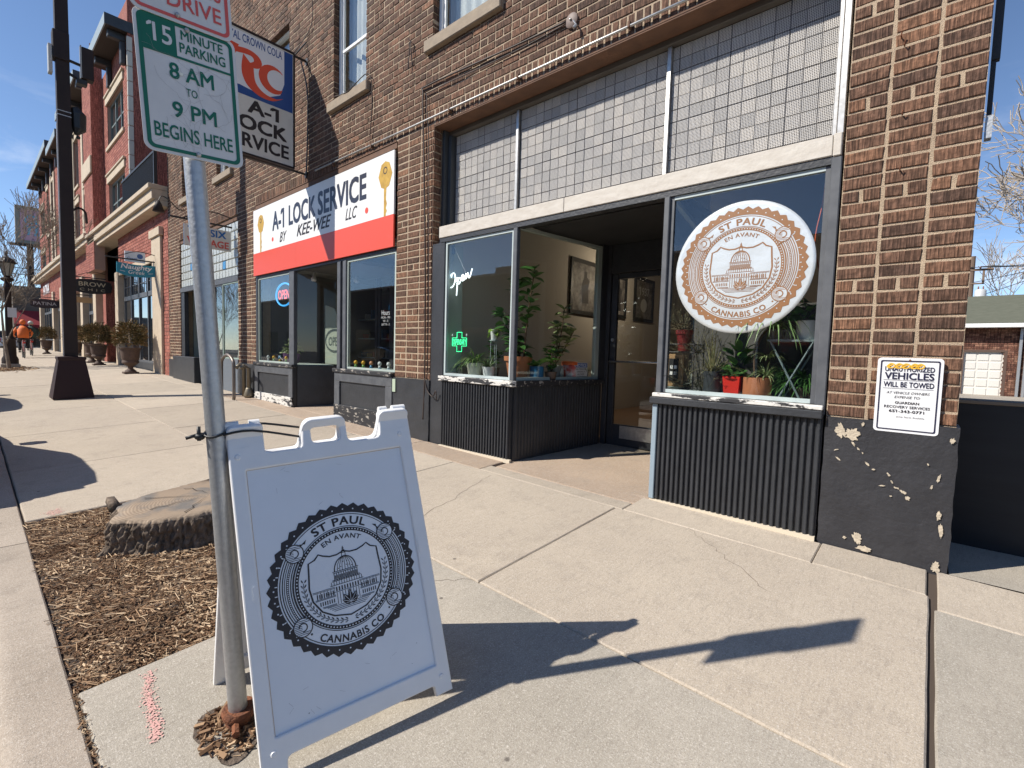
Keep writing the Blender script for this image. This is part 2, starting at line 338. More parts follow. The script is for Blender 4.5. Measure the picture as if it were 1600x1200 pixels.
# text ---------------------------------------------------------------
_tc = {}; CAPH = .7
def glyphs(s, bold=0.0, shear=0.0, spacing=1.0, res=3):
    k = (s, bold, shear, spacing)
    if k in _tc: return _tc[k]
    if bold: # heavier strokes: shifted copies laid over each other
        g, f = glyphs(s, 0, shear, spacing); n = len(g); G = []; F = []
        for i, (a, b) in enumerate(((-1, -1), (1, -1), (1, 1), (-1, 1), (0, 0))): G.append(g+np.array([a*bold, b*bold*.8])*.9); F += [tuple(q+i*n for q in p) for p in f]
        _tc[k] = (np.concatenate(G), F); return _tc[k]
    cu = bpy.data.curves.new('t', 'FONT'); cu.body = s; cu.size = 1; cu.shear = shear; cu.space_character = spacing; cu.resolution_u = res
    o = bpy.data.objects.new('t', cu); COL.objects.link(o)
    dg = bpy.context.evaluated_depsgraph_get(); dg.update(); me = bpy.data.meshes.new_from_object(o.evaluated_get(dg))
    v = np.array([p.co[:2] for p in me.vertices]); f = [tuple(p.vertices) for p in me.polygons]
    bpy.data.objects.remove(o); bpy.data.curves.remove(cu); bpy.data.meshes.remove(me)
    if '1' in s and len(s) > 1 or s == '1':
        for i, ch_ in enumerate(s):
            if ch_ != '1': continue
            xr = glyphs('H'+s[:i+1].replace('1', 'I'), 0, 0, spacing)[0][:, 0].max()-glyphs('HI', 0, 0, spacing)[0][:, 0].max()+glyphs('I', 0, 0, spacing)[0][:, 0].max(); n = len(v); q = CAPH
            v = np.concatenate([v, np.array([(xr-.02, q), (xr-.09, q), (xr-.20, q-.09), (xr-.20, q-.17), (xr-.02, q-.08)])+np.array([[q*shear, 0]])]); f.append((n, n+1, n+2, n+3, n+4))
    _tc[k] = (v, f); return v, f
CAP = CAPH = glyphs('H')[0][:, 1].max()
def text(mb, s, m, u, v, size, n=.001, width=None, bold=0.0, shear=0.0, spacing=1.0, align='C', rot=0.0):
    """letters of cap height size, baseline at v; width squeezes or stretches to fit"""
    g, f = glyphs(s, bold, shear, spacing); g = g/CAP*size; x0, x1 = g[:, 0].min(), g[:, 0].max()
    k = 1 if width is None else width/(x1-x0); g = g.copy(); g[:, 0] = (g[:, 0]-x0)*k; w = (x1-x0)*k
    g[:, 0] -= {'C': w/2, 'L': 0, 'R': w}[align]
    c, q = math.cos(rot), math.sin(rot)
    K_ = len(g)//5 if bold else len(g); mb.marks.append((len(mb.v), len(mb.f)))
    mb.add([m(u+a*c-b*q, v+a*q+b*c, n+.00007*(i//K_)) for i, (a, b) in enumerate(g)], f)
def arctext(mb, m, s, r, a_mid, size, span, n=.001, bold=.03, inward=False, cu=0, cv=0):
    g, f = glyphs(s, bold, 0, 1.1); g = g/CAP*size; x0, x1 = g[:, 0].min(), g[:, 0].max(); k = span*r/(x1-x0); out = []; K_ = len(g)//5 if bold else len(g)
    for i, (a, b) in enumerate(g):
        x = (a-(x0+x1)/2)*k
        if inward: t = a_mid+x/r; rr = r-b
        else: t = a_mid-x/r; rr = r+b
        out.append(m(cu+rr*math.cos(t), cv+rr*math.sin(t), n+.00007*(i//K_)))
    mb.add(out, f)
def ring(mb, m, r0, r1, n, a0=0, a1=2*math.pi, k=64, cu=0, cv=0):
    f0 = r0 if callable(r0) else (lambda t: r0); f1 = r1 if callable(r1) else (lambda t: r1); vs = []
    for i in range(k+1):
        t = a0+(a1-a0)*i/k
        vs += [m(cu+f0(t)*math.cos(t), cv+f0(t)*math.sin(t), n), m(cu+f1(t)*math.cos(t), cv+f1(t)*math.sin(t), n)]
    mb.add(vs, [(2*i, 2*i+1, 2*i+3, 2*i+2) for i in range(k)])
def dot(mb, m, u, v, r, n, k=8, ry=None, rot=0):
    ry = ry or r; c, s = math.cos(rot), math.sin(rot); vs = []
    for i in range(k):
        a = 2*math.pi*i/k; x, y = r*math.cos(a), ry*math.sin(a); vs.append(m(u+x*c-y*s, v+x*s+y*c, n))
    mb.add(vs, [tuple(range(k))])
STK = 1.0
def stroke(mb, m, pts, w, n, closed=False):
    w = [q*STK for q in w] if hasattr(w, '__len__') else w*STK
    P = [Vector((a, b)) for a, b in pts]; k = len(P); vs = []
    for i in range(k):
        a = P[(i-1) % k] if closed or i > 0 else P[i]; b = P[(i+1) % k] if closed or i < k-1 else P[i]
        d = (b-a).normalized(); q = Vector((-d.y, d.x))*(w[i] if hasattr(w, '__len__') else w)/2
        vs += [m(*(P[i]-q), n), m(*(P[i]+q), n)]
    mb.add(vs, [(2*i, (2*i+2) % (2*k), (2*i+3) % (2*k), 2*i+1) for i in range(k if closed else k-1)])
def rect(mb, m, u0, u1, v0, v1, n): mb.add([m(u0, v0, n), m(u1, v0, n), m(u1, v1, n), m(u0, v1, n)], [(0, 1, 2, 3)])
def rrect(u0, u1, v0, v1, r, k=5):
    out = []
    for cx, cy, a in ((u1-r, v0+r, -90), (u1-r, v1-r, 0), (u0+r, v1-r, 90), (u0+r, v0+r, 180)):
        out += [(cx+r*math.cos(math.radians(a+90*i/k)), cy+r*math.sin(math.radians(a+90*i/k))) for i in range(k+1)]
    return out
def smooth_path(pts, k=4):
    """Catmull-Rom through 2D or 3D points"""
    P = [Vector(p) for p in pts]; out = []
    for i in range(len(P)-1):
        p0, p1, p2, p3 = P[max(i-1, 0)], P[i], P[i+1], P[min(i+2, len(P)-1)]
        for j in range(k):
            t = j/k; out.append(.5*((2*p1)+(p2-p0)*t+(2*p0-5*p1+4*p2-p3)*t*t+(3*p1-p0-3*p2+p3)*t**3))
    return [tuple(p) for p in out]+[tuple(P[-1])]
def plate(name, m, outlines, thick, bev, mats, parent=None, label=None):
    """solid sheet with rounded edges from closed 2D outlines (later ones are holes), mapped by m"""
    cu = bpy.data.curves.new('p', 'CURVE'); cu.dimensions = '2D'; cu.fill_mode = 'BOTH'; cu.extrude = max(thick/2-bev, .0002); cu.bevel_depth = bev; cu.bevel_resolution = 2; cu.offset = -bev
    for o in outlines:
        sp = cu.splines.new('POLY'); sp.points.add(len(o)-1); sp.use_cyclic_u = True
        for p, q in zip(sp.points, o): p.co = (q[0], q[1], 0, 1)
    ob = bpy.data.objects.new('p', cu); COL.objects.link(ob); dg = bpy.context.evaluated_depsgraph_get(); dg.update()
    me = bpy.data.meshes.new_from_object(ob.evaluated_get(dg)); bpy.data.objects.remove(ob)
    mb = MB(); mb.add([m(v.co.x, v.co.y, v.co.z-thick/2) for v in me.vertices], [tuple(p.vertices) for p in me.polygons]); bpy.data.meshes.remove(me)
    return mb.build(name, mats, parent, 'auto', label)
def gz(x, y):
    """height of the pavement surface"""
    xx = max(x, -20)+(max(x, -60)+20)*.4*(x < -20)
    return -1.4736-.02*xx+.047*min(max(y, -.5), 8)
# ================================================================== GROUND
def slab_mesh(mb, x0, x1, y0, y1, gap=.004, jit=.0025, dz=0.0, zf=gz):
    x0 += gap; x1 -= gap; y0 += gap; y1 -= gap; per = []
    def side(ax, ay, bx, by):
        n = max(1, int(max(abs(bx-ax), abs(by-ay))/.22))
        for i in range(n): per.append((ax+(bx-ax)*i/n, ay+(by-ay)*i/n, (i == 0)))
    side(x0, y0, x1, y0); side(x1, y0, x1, y1); side(x1, y1, x0, y1); side(x0, y1, x0, y0)
    cx, cy = (x0+x1)/2, (y0+y1)/2; P = []
    for x, y, c in per:
        j = 0 if c else random.uniform(-jit, jit); P.append((x+(j if abs(x-cx) > abs(y-cy)*(x1-x0)/(y1-y0) else 0), y+(j if abs(x-cx) <= abs(y-cy)*(x1-x0)/(y1-y0) else 0)))
    k = len(P); vs = []
    for ins, d in ((.007, 0), (0, -.007), (0, -.06)):
        for x, y in P:
            dx, dy = cx-x, cy-y; vs.append((x+math.copysign(min(ins, abs(dx)), dx), y+math.copysign(min(ins, abs(dy)), dy), zf(x, y)+d+dz))
    mb.add(vs, [tuple(range(k))]+[(r*k+(i+1) % k, r*k+i, (r+1)*k+i, (r+1)*k+(i+1) % k) for r in (0, 1) for i in range(k)])
g = MB()
for (xa, xb, ya, yb, z) in ((-260, 260, -260, 300, -1.95),): g.add([(xa, ya, z), (xb, ya, z), (xb, yb, z), (xa, yb, z)], [(0, 1, 2, 3)])
struct(g.build('ground', asphalt))
rd = MB(); xs = [-260, -60, -40, -20, 4, 60]
for i in range(len(xs)-1):
    a, b = xs[i], xs[i+1]; zr = lambda x: gz(x, .1)-.19
    rd.add([(a, -14, zr(a)+.02), (b, -14, zr(b)+.02), (b, -7, zr(b)+.10), (a, -7, zr(a)+.10), (b, -.45, zr(b)), (a, -.45, zr(a))], [(0, 1, 2, 3), (3, 2, 4, 5)])
struct(rd.build('road', asphalt))
for x0 in (-10.4, -6.4, 1.0):     # painted stall marks on the street
    pass
gut = MB()
for i in range(26):
    a, b = 4-2.6*(i+1), 4-2.6*i
    gut.add([(a+.004, -.5, gz(a, .1)-.175), (b-.004, -.5, gz(b, .1)-.175), (b-.004, -.0, gz(b, .1)-.155), (a+.004, -.0, gz(a, .1)-.155)], [(0, 1, 2, 3)])
struct(gut.build('gutter', conc_kerb))
kerb = bpy.data.objects.new('kerb', None); COL.objects.link(kerb); struct(kerb)
kp = [(-.005, -.19), (.008, -.12), (.03, -.03), (.045, -.010), (.07, -.001), (.10, 0), (.15, 0), (.238, 0), (.245, -.006), (.245, -.08)]
for i in range(24):
    a, b = (4-2.85*(i+1)+.005, 4-2.85*i-.005) if i < 22 else ((-60, -58.8) if i == 22 else (-58.8, -58.7))
    if i > 21: continue
    m = MB(); n = 10; vs = []
    for j in range(n+1):
        x = a+(b-a)*j/n; q = random.uniform(-.002, .002)
        for k, (y, z) in enumerate(kp): vs.append((x, y+(q if k > 6 else q*1.5), gz(x, .2)+z-(.004 if j in (0, n) else 0)))
    w = len(kp); m.add(vs, [(j*w+k, (j+1)*w+k, (j+1)*w+k+1, j*w+k+1) for j in range(n) for k in range(w-1)]+[tuple(range(w))[::-1], tuple(range(n*w, n*w+w))])
    m.build('kerb_stone', conc_kerb, kerb, 'auto')
bs = MB()
PX0, PX1, PY1 = -5.02, -2.5, 1.58          # tree pit
def sheet(mb, x0, x1, y0, y1, dz):
    for a, b in [(max(x0, p), min(x1, q)) for p, q in ((-260, -60), (-60, -20), (-20, 60)) if max(x0, p) < min(x1, q)]:
        mb.add([(a, y0, gz(a, y0)+dz), (b, y0, gz(b, y0)+dz), (b, y1, gz(b, y1)+dz), (a, y1, gz(a, y1)+dz)], [(0, 1, 2, 3)])
sheet(bs, -60, 3.6, .24, 4.3, -.022); sheet(bs, -10, -1, 4.3, 6.0, -.022)
walk = struct(bs.build('sidewalk', joint_m))
slabs = [[], [], []]
def slab(x0, x1, y0, y1, which=0, gap=.004, **k): mb = MB(); slab_mesh(mb, x0, x1, y0, y1, gap, **k); return mb.build('slab', (conc, conc_grey, aggregate)[which], walk, False)
xa = [.09, 3.55]
slab(.098, 3.55, .255, 2.15, 1); slab(.098, 3.55, 2.15, 3.42, 1); slab(.11, 3.55, 3.42, 3.99, 0)
slab(-2.5, .082, .255, 1.95, 1); slab(-5.02, -2.5, 1.58, 1.95, 1, gap=.003)
slab(-1.92, .082, 1.95, 3.58, 0); slab(-3.95, -1.92, 1.95, 3.58, 0)
slab(-.5, .07, 3.58, 3.975, 0, gap=.003); slab(-1.86, -.5, 3.58, 3.965, 0, gap=.002); slab(-3.55, -1.86, 3.58, 3.76, 0, gap=.003)
slab(-1.98, -.58, 3.968, 3.999, 2, gap=.001, dz=.004)
edges = [-5.02, -6.82, -9.0, -11.45, -13.8, -16.2, -20]
for a, b in zip(edges[1:], edges[:-1]):
    slab(a, b, .255, 1.95, random.choice((0, 0, 1)), dz=random.uniform(-.002, .002))
e2 = [-3.95, -6.0, -8.2, -10.5, -12.9, -15.5, -20]
for a, b in zip(e2[1:], e2[:-1]): slab(a, b, 1.95, 3.58, 0, dz=random.uniform(-.002, .002))
e3 = [-3.55, -5.0, -7.3, -8.9, -11.7, -14.3, -17.0, -20]
for i, (a, b) in enumerate(zip(e3[1:], e3[:-1])): slab(a, b, 3.58, 3.99, 2 if i < 4 else 0, gap=.003)
for i in range(10):
    a, b = -24-i*4, -20-i*4
    for ya, yb in ((.255, 1.95), (1.95, 3.99)): slab(a, b, ya, yb, 0, gap=.008)
slab(-3.49, -1.80, 3.77, 5.6, 2, gap=.002); slab(-8.85, -7.3, 3.995, 5.4, 2, gap=.002)
# pink survey spray marks
pk = M('faded_pink_spray', (.66, .38, .34), .95)
def spray(pts, w, n=420, lab='', seed=1):
    r = random.Random(seed); mb = MB()
    for _ in range(n):
        t = r.random()*(len(pts)-1); i = int(t); t -= i; x = pts[i][0]*(1-t)+pts[i+1][0]*t+r.gauss(0, w*.36); y = pts[i][1]*(1-t)+pts[i+1][1]*t+r.gauss(0, w*.36); s = r.uniform(.0012, .0045)
        mb.add([(x+s*math.cos(q), y+s*math.sin(q), gz(x, y)+.004) for q in (0, 1.3, 2.5, 3.8, 5.1)], [(0, 1, 2, 3, 4)])
    return tag(mb.build('spray_mark', pk), lab, 'paint mark', 'pink survey marks on the concrete')
spray([(-2.42, .48), (-2.27, .44), (-2.12, .43), (-1.99, .41)], .028, 620, 'faded pink spray stripe on the grey slab beside the sign post', 2)
spray([(-5.16, .36), (-5.12, .46), (-5.05, .42), (-5.13, .40), (-5.2, .47)], .05, 260, 'faded pink scribble on the slab corner by the kerb and mulch', 3)
# alley on the right side of the building
al = MB(); al.add([(.17, 3.99, -1.292), (30, 3.99, -1.30), (30, 60, -1.25), (.17, 60, -1.25)], [(0, 1, 2, 3)]); al.add([(3.56, -.4, -1.56), (30, -.4, -1.6), (30, 3.99, -1.30), (3.56, 3.99, -1.30)], [(0, 1, 2, 3)])
struct(al.build('alley', conc_grey))
# far side of the street
fs = MB(); fs.add([(-140, -14, -1.38), (40, -14, -1.62), (40, -17, -1.55), (-140, -17, -1.3)], [(3, 2, 1, 0)]); struct(fs.build('far_sidewalk', conc_grey))

# ------------------------------------------------------------------ mulch, chips, stump
def nz3(x, y, z=0):
    from mathutils import noise
    return noise.noise(Vector((x, y, z)))
mb = MB(); nx, ny = 60, 34; vs = []
def mz(x, y):
    e = min(x-PX0, PX1-x, y-.245, PY1-y); return gz(x, y)-.028+min(e, .35)*.14+nz3(x*6, y*6)*.018+nz3(x*20, y*20)*.008
for j in range(ny+1):
    for i in range(nx+1):
        x = PX0+(PX1-PX0)*i/nx; y = .245+(PY1-.245)*j/ny; vs.append((x, y, mz(x, y)))
mb.add(vs, [(j*(nx+1)+i, j*(nx+1)+i+1, (j+1)*(nx+1)+i+1, (j+1)*(nx+1)+i) for j in range(ny) for i in range(nx)])
struct(mb.build('mulch_bed', M('dark_mulch_soil', (.085, .052, .032), .95, c2=(.16, .105, .065), scale=14, bump=1, bscale=60), None, True))
def mat_tone(name, stops, rough=.9):
    m, N, K, P = newmat(name); P.inputs['Roughness'].default_value = rough; P.inputs['Specular IOR Level'].default_value = .2
    at = N.new('ShaderNodeAttribute'); at.attribute_name = 'tone'; cr = N.new('ShaderNodeValToRGB'); e = cr.color_ramp.elements
    while len(e) < len(stops): e.new(.5)
    for i, (p, c) in enumerate(stops): e[i].position = p; e[i].color = col4(c)
    K.new(at.outputs['Fac'], cr.inputs[0]); K.new(cr.outputs[0], P.inputs['Base Color']); return m
chip_m = mat_tone('wood_chip', [(0, (.085, .047, .028)), (.35, (.20, .115, .065)), (.7, (.36, .235, .14)), (1, (.66, .50, .33))])
def chips(name, lab, n, sampler, zf, smin=.008, smax=.038, seed=3):
    r = random.Random(seed); mb = MB()
    for _ in range(n):
        x, y = sampler(r); l = r.uniform(smin, smax)*(.6+r.random()); w = l*r.uniform(.10, .38); t = w*.35; a = r.gauss(.9, 1.0); ti = r.gauss(0, .28)
        d = Vector((math.cos(a)*math.cos(ti), math.sin(a)*math.cos(ti), math.sin(ti))); q = Vector((-math.sin(a), math.cos(a), r.gauss(0, .35))).normalized(); u = d.cross(q)
        c = Vector((x, y, zf(x, y)+.006+r.random()*.012)); mb.t = max(.01, min(1, r.betavariate(1.6, 1.9)*(1.12+.75*nz3(x*3.2, y*3.2, 5)+.35*nz3(x*9, y*9, 2))))
        k = r.uniform(.2, 1)
        vs = [c-d*l/2-q*w/2*k-u*t, c-d*l/2+q*w/2*k-u*t, c+d*l/2+q*w/2-u*t, c+d*l/2-q*w/2-u*t]; vs += [v+u*2*t for v in vs]
        mb.add(vs, [(3, 2, 1, 0), (4, 5, 6, 7), (0, 1, 5, 4), (1, 2, 6, 5), (2, 3, 7, 6), (3, 0, 4, 7)])
    return tag(mb.build(name, chip_m), lab, 'wood chips', kind='stuff')
STX, STY = -3.93, 1.16
def pit_s(r):
    while True:
        x = PX0+.01+(PX1-PX0-.02)*(1-r.random()**1.15); y = .25+(PY1-.26)*r.random()
        if ((x-STX)/.36)**2+((y-STY)/.52)**2 > 1: return x, y
chips('wood_chips', 'loose brown wood chips covering the tree pit', 26000, pit_s, mz, .006, .022)
def straws(n, seed=31):
    r = random.Random(seed); mb = MB()
    for _ in range(n):
        x, y = pit_s(r); a = r.gauss(.9, .8); l = r.uniform(.03, .085); w = r.uniform(.0012, .0028); q = Vector((-math.sin(a), math.cos(a), 0))*w; z = mz(x, y)+.016+r.random()*.012; d = Vector((math.cos(a), math.sin(a), r.gauss(0, .12)))*l/2; c = Vector((x, y, z)); k = Vector((0, 0, w))
        mb.t = r.uniform(.6, 1); mb.add([c-d-q, c-d+q, c-d+k, c+d-q, c+d+q, c+d+k], [(0, 2, 5, 3), (2, 1, 4, 5), (0, 3, 4, 1)])
    return tag(mb.build('straw', chip_m), 'pale straw and splinters strewn over the wood chips', 'straw', kind='stuff')
straws(1100)
chips('spilled_chips', 'stray wood chips spilled in the joint beside the kerb', 420, lambda r: (r.uniform(-2.5, -.9), r.gauss(.250, .006)), lambda x, y: gz(x, y)-.008, .005, .016, 8)
chips('hole_straw', 'straw and chips filling the hole round the sign post', 300, lambda r: (lambda a, q: (-1.845+.14*q*math.cos(a), .59+.085*q*math.sin(a)))(r.random()*6.28, r.random()**.5), lambda x, y: gz(x, y)-.004, .008, .035, 9)
ck = MB(); r = random.Random(3); ckm = M('hairline_crack', (.13, .10, .08), .95)
def crack_line(p, q, w=.0035, j=.012):
    n = 16; stroke(ck, lambda u, v, n_: (u, v, gz(u, v)+.0015), [(p[0]+(q[0]-p[0])*i/n+(r.gauss(0, j) if 0 < i < n else 0), p[1]+(q[1]-p[1])*i/n+(r.gauss(0, j) if 0 < i < n else 0)) for i in range(n+1)], [w*r.uniform(.4, 1.2) for _ in range(n+1)], 0)
for p, q in (((-1.95, 1.94), (-2.35, 1.60)), ((-.62, 3.0), (-1.3, 3.57)), ((-1.1, .27), (-.72, 1.15)), ((-4.9, 2.6), (-5.9, 2.9)), ((.5, 2.3), (1.0, 3.4)), ((-2.9, 2.2), (-3.3, 3.5))): crack_line(p, q)
struct(ck.build('pavement_crack', ckm))
hp = MB(); k = 26
pts = [(-1.85+(.165+.05*nz3(1.2*math.cos(a), 1.2*math.sin(a), 5))*math.cos(a), .595+(.10+.05*nz3(1.2*math.cos(a), 1.2*math.sin(a), 9))*math.sin(a)) for a in [2*math.pi*i/k for i in range(k)]]
hp.add([(x, y, gz(x, y)+.0035) for x, y in pts]+[(x*.35-1.85*.65, y*.35+.60*.65, gz(x, y)-.0) for x, y in pts], [(i, (i+1) % k, (i+1) % k+k, i+k) for i in range(k)]+[tuple(range(k, 2*k))])
struct(hp.build('soil_patch', M('dark_soil', (.075, .055, .042), .95, c2=(.17, .13, .10), scale=30, bump=1, bscale=90)))
st = MB(); n = 420; rings = 26; vs = []
def srad(a, h):
    base = 1+.13*nz3(2.1*math.cos(a), 2.1*math.sin(a), 2)+.05*nz3(5*math.cos(a), 5*math.sin(a), 7)
    groove = (.026*abs(math.sin(a*31+4.5*nz3(5*math.cos(a), 5*math.sin(a), h*1.6)))**.6+.018*nz3(16*math.cos(a), 16*math.sin(a), h*4)+.030*nz3(34*math.cos(a), 34*math.sin(a), h*9))*min(1, (1-h)*7+.25)
    fl = .26*(1-h)**3.6*(1+.9*nz3(2.2*math.cos(a), 2.2*math.sin(a), 4))
    return (.36*base+fl*.42+groove, .56*base+fl*.42+groove)
for r_ in range(rings):
    h = r_/(rings-1)
    for j in range(n):
        a = 2*math.pi*j/n; rx, ry = srad(a, h); x, y = STX+rx*math.cos(a), STY+ry*math.sin(a)
        z = gz(x, y)-.05+h*(.285+.02*math.cos(a-2.6)+.008*nz3(3*math.cos(a), 3*math.sin(a), 1)); vs.append((x, y, z))
st.add(vs, [(i*n+j, i*n+(j+1) % n, (i+1)*n+(j+1) % n, (i+1)*n+j) for i in range(rings-1) for j in range(n)])
stump = thing('tree_stump', 'low sawn tree stump with furrowed bark in the mulch pit', 'tree stump', (STX, STY, gz(STX, STY)))
st.build('bark', M('furrowed_bark', (.25, .19, .14), .95, c2=(.045, .032, .024), scale=30, amt=.55, bump=1, bscale=70, stretch=(1, 1, .3)), stump, True)
tp = MB(); top = vs[(rings-1)*n:]; cx, cy, cz = STX, STY, gz(STX, STY)+.255
V_ = []
for q in (1, .98, .8, .6, .4, .2):
    for p in top: x_, y_ = cx+(p[0]-cx)*q, cy+(p[1]-cy)*q; V_.append((x_, y_, p[2] if q == 1 else gz(x_, y_)+.240+.02*(x_-cx)*-1+.004*nz3(x_*9, y_*9, 3)))
V_.append((cx, cy, gz(cx, cy)+.240)); tp.add(V_, [(i*n+j, i*n+(j+1) % n, (i+1)*n+(j+1) % n, (i+1)*n+j) for i in range(5) for j in range(n)]+[(5*n+j, 5*n+(j+1) % n, 6*n) for j in range(n)])
def mat_cut():
    m, N, K, P = newmat('sawn_end_grain'); P.inputs['Roughness'].default_value = .85
    g = N.new('ShaderNodeNewGeometry'); mp = N.new('ShaderNodeMapping'); mp.inputs['Location'].default_value = (-STX/.40, -STY/.56, 0); mp.inputs['Scale'].default_value = (1/.40, 1/.56, .001)
    K.new(g.outputs['Position'], mp.inputs[0]); w = N.new('ShaderNodeTexWave'); w.wave_type = 'RINGS'; w.rings_direction = 'Z'; w.inputs['Scale'].default_value = 9; w.inputs['Distortion'].default_value = 3.5; w.inputs['Detail'].default_value = 4; w.inputs['Detail Scale'].default_value = 1.3
    K.new(mp.outputs[0], w.inputs['Vector']); cr = N.new('ShaderNodeValToRGB'); cr.color_ramp.elements[0].color = (.25, .185, .13, 1); cr.color_ramp.elements[1].color = (.34, .26, .185, 1); K.new(w.outputs[0], cr.inputs[0])
    n = N.new('ShaderNodeTexNoise'); n.inputs['Scale'].default_value = 5; n.inputs['Detail'].default_value = 6; K.new(g.outputs['Position'], n.inputs['Vector']); r = N.new('ShaderNodeMapRange'); r.inputs[1].default_value = .5; r.inputs[2].default_value = .66; K.new(n.outputs[0], r.inputs[0])
    x = N.new('ShaderNodeMix'); x.data_type = 'RGBA'; K.new(r.outputs[0], x.inputs[0]); K.new(cr.outputs[0], x.inputs[6]); x.inputs[7].default_value = (.16, .145, .13, 1); K.new(x.outputs[2], P.inputs['Base Color'])
    b = N.new('ShaderNodeBump'); b.inputs['Strength'].default_value = .25; b.inputs['Distance'].default_value = .003; K.new(w.outputs[0], b.inputs['Height']); K.new(b.outputs[0], P.inputs['Normal']); return m
tp.build('cut_face', mat_cut(), stump, True)
cs = MB(); r = random.Random(6); tz = lambda x, y: gz(x, y)+.242-.02*(x-STX)
for a0 in (.4, 1.5, 2.3, 3.3, 4.0, 4.9, 5.7):
    L_ = r.uniform(.16, .32); pts = [(STX+(.05+L_*k/6)*math.cos(a0+r.gauss(0, .06)), STY+(.08+L_*1.35*k/6)*math.sin(a0+r.gauss(0, .06))) for k in range(7)]
    stroke(cs, lambda u, v, n: (u, v, tz(u, v)+n), pts, [.002+.0012*k for k in range(7)], .004)
cs.build('split', M('dark_split', (.04, .03, .022), .95), stump)['kind'] = 'stuff'
tb = MB(); tb.box(-4.38, -4.12, .62, .67, -1.145, -1.105); tb.v = [(x+.03*nz3(x*9, y*9, z*9), y+.02*nz3(y*9, x*9, z*9), z+.02*nz3(z*20, x*9, y)) for x, y, z in tb.v]
tb.build('bark_flap', bpy.data.materials['furrowed_bark'], stump, True)

# ================================================================== DARK BRICK BUILDING
BX0, BX1, BZT = -17.0, .155, 7.6
ZB, CH = -.375, .086
O1 = (-4.925, -.54, -9, 2.855); O2 = (-10.62, -5.715, -9, 2.87); O3 = (-15.9, -11.6, -9, 2.87)
WIN = [(-4.98, -3.88, 3.93, 5.85), (-7.46, -6.52, 3.93, 5.85), (-9.95, -9.05, 3.93, 5.85), (-12.9, -11.95, 3.93, 5.85), (-15.6, -14.6, 3.93, 5.85)]
OPS = [O1, O2, O3]+WIN
bld = thing('brick_building', 'dark brown scratched brick building with shop fronts along the pavement', 'building', (-8, 4, -1.2))
wl = MB()
def clipsolid(x0, x1, z0, z1, ops):
    X = sorted({x0, x1}|{v for o in ops for v in o[:2] if x0 < v < x1}); Z = sorted({z0, z1}|{v for o in ops for v in o[2:] if z0 < v < z1}); out = []
    for i in range(len(X)-1):
        j = 0
        while j < len(Z)-1:
            cx, cz = (X[i]+X[i+1])/2, (Z[j]+Z[j+1])/2
            if any(o[0] < cx < o[1] and o[2] < cz < o[3] for o in ops): j += 1; continue
            k = j
            while k+1 < len(Z)-1 and not any(o[0] < cx < o[1] and o[2] < (Z[k+1]+Z[k+2])/2 < o[3] for o in ops): k += 1
            out.append((X[i], X[i+1], Z[j], Z[k+1])); j = k+1
    return out
ops_in = [(o[0]-.009, o[1]+.009, o[2], o[3]+(.0 if o[2] < 0 else .009)) for o in OPS]
for a, b, c, d in clipsolid(BX0+.01, BX1-.008, -1.5, BZT, ops_in): wl.box(a, b, 4.0065, 4.30, c, d)
wl.build('wall', mortar, bld)
# bricks -------------------------------------------------------------
def brick_geo(w, h, dep, r, j=.0032):
    """front face at y=0 going back to dep, centred, chamfered and uneven"""
    x, z, c = w/2, h/2, .0035; vs = []
    J = lambda: r.uniform(-j, j)
    f = [(-x+J(), 0, -z+J()), (x+J(), 0, -z+J()), (x+J(), 0, z+J()), (-x+J(), 0, z+J())]
    pr = r.uniform(-.003, .003)
    vs += [(a*(1-2*c/w), pr+r.uniform(-.0012, .0012), b*(1-2*c/h)) for a, _, b in f]+[(a, pr+.004, b) for a, _, b in f]+[(a, dep, b) for a, _, b in f]
    return vs, [(0, 1, 2, 3)]+[(k*4+i, k*4+4+i, k*4+4+(i+1) % 4, k*4+(i+1) % 4) for k in (0, 1) for i in range(4)]
BR = random.Random(11); bricks = []      # (cx, cz, w, h, material id)
def add_row(x0, x1, z, h, pitch, off, jx=.016, mid=0, headers=False):
    p = pitch/2 if headers else pitch; i = math.floor((x0-off)/p)
    x = off+i*p
    while x < x1-.02:
        a, b = max(x+jx/2, x0), min(x+p-jx/2, x1)
        if b-a > .03: bricks.append(((a+b)/2, z+h/2, b-a, h, mid))
        x += p
def add_course(x0, x1, z, h, pitch, off, mid=0, headers=False):
    iv = [(x0, x1)]
    for o in OPS:
        if o[3] > z+h*.35 and o[2] < z+h*.65:
            nv = []
            for a, b in iv:
                if o[1] <= a or o[0] >= b: nv.append((a, b)); continue
                if a < o[0]: nv.append((a, o[0]))
                if b > o[1]: nv.append((o[1], b))
            iv = nv
    for a, b in iv: add_row(a, b, z, h, pitch, off, mid=mid, headers=headers)
def lay():
    nrow = int((BZT-ZB)/CH)
    cols = [(-.538, .155, .231, -.538), (-5.715, -4.925, .2633, -5.715), (-11.6, -10.62, .245, -11.6), (-17.0, -15.9, .245, -16.88)]
    for i in range(nrow):
        z = ZB+i*CH+.010; hd = i % 7 == 3; h = CH-.0195
        for k, (a, b, p, o) in enumerate(cols):
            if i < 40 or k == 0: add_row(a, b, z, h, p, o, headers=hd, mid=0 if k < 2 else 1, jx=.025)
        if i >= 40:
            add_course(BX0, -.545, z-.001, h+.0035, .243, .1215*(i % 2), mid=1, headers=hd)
    for o in (O1, O2, O3):          # soldier courses over the openings
        x = o[0]+.02; sg = 1
        while x+.075 < o[1]:
            bricks.append((x+.033, 2.965, .064, .185, 1)); x += .0785
lay()
cmr = cam.matrix_world.inverted()
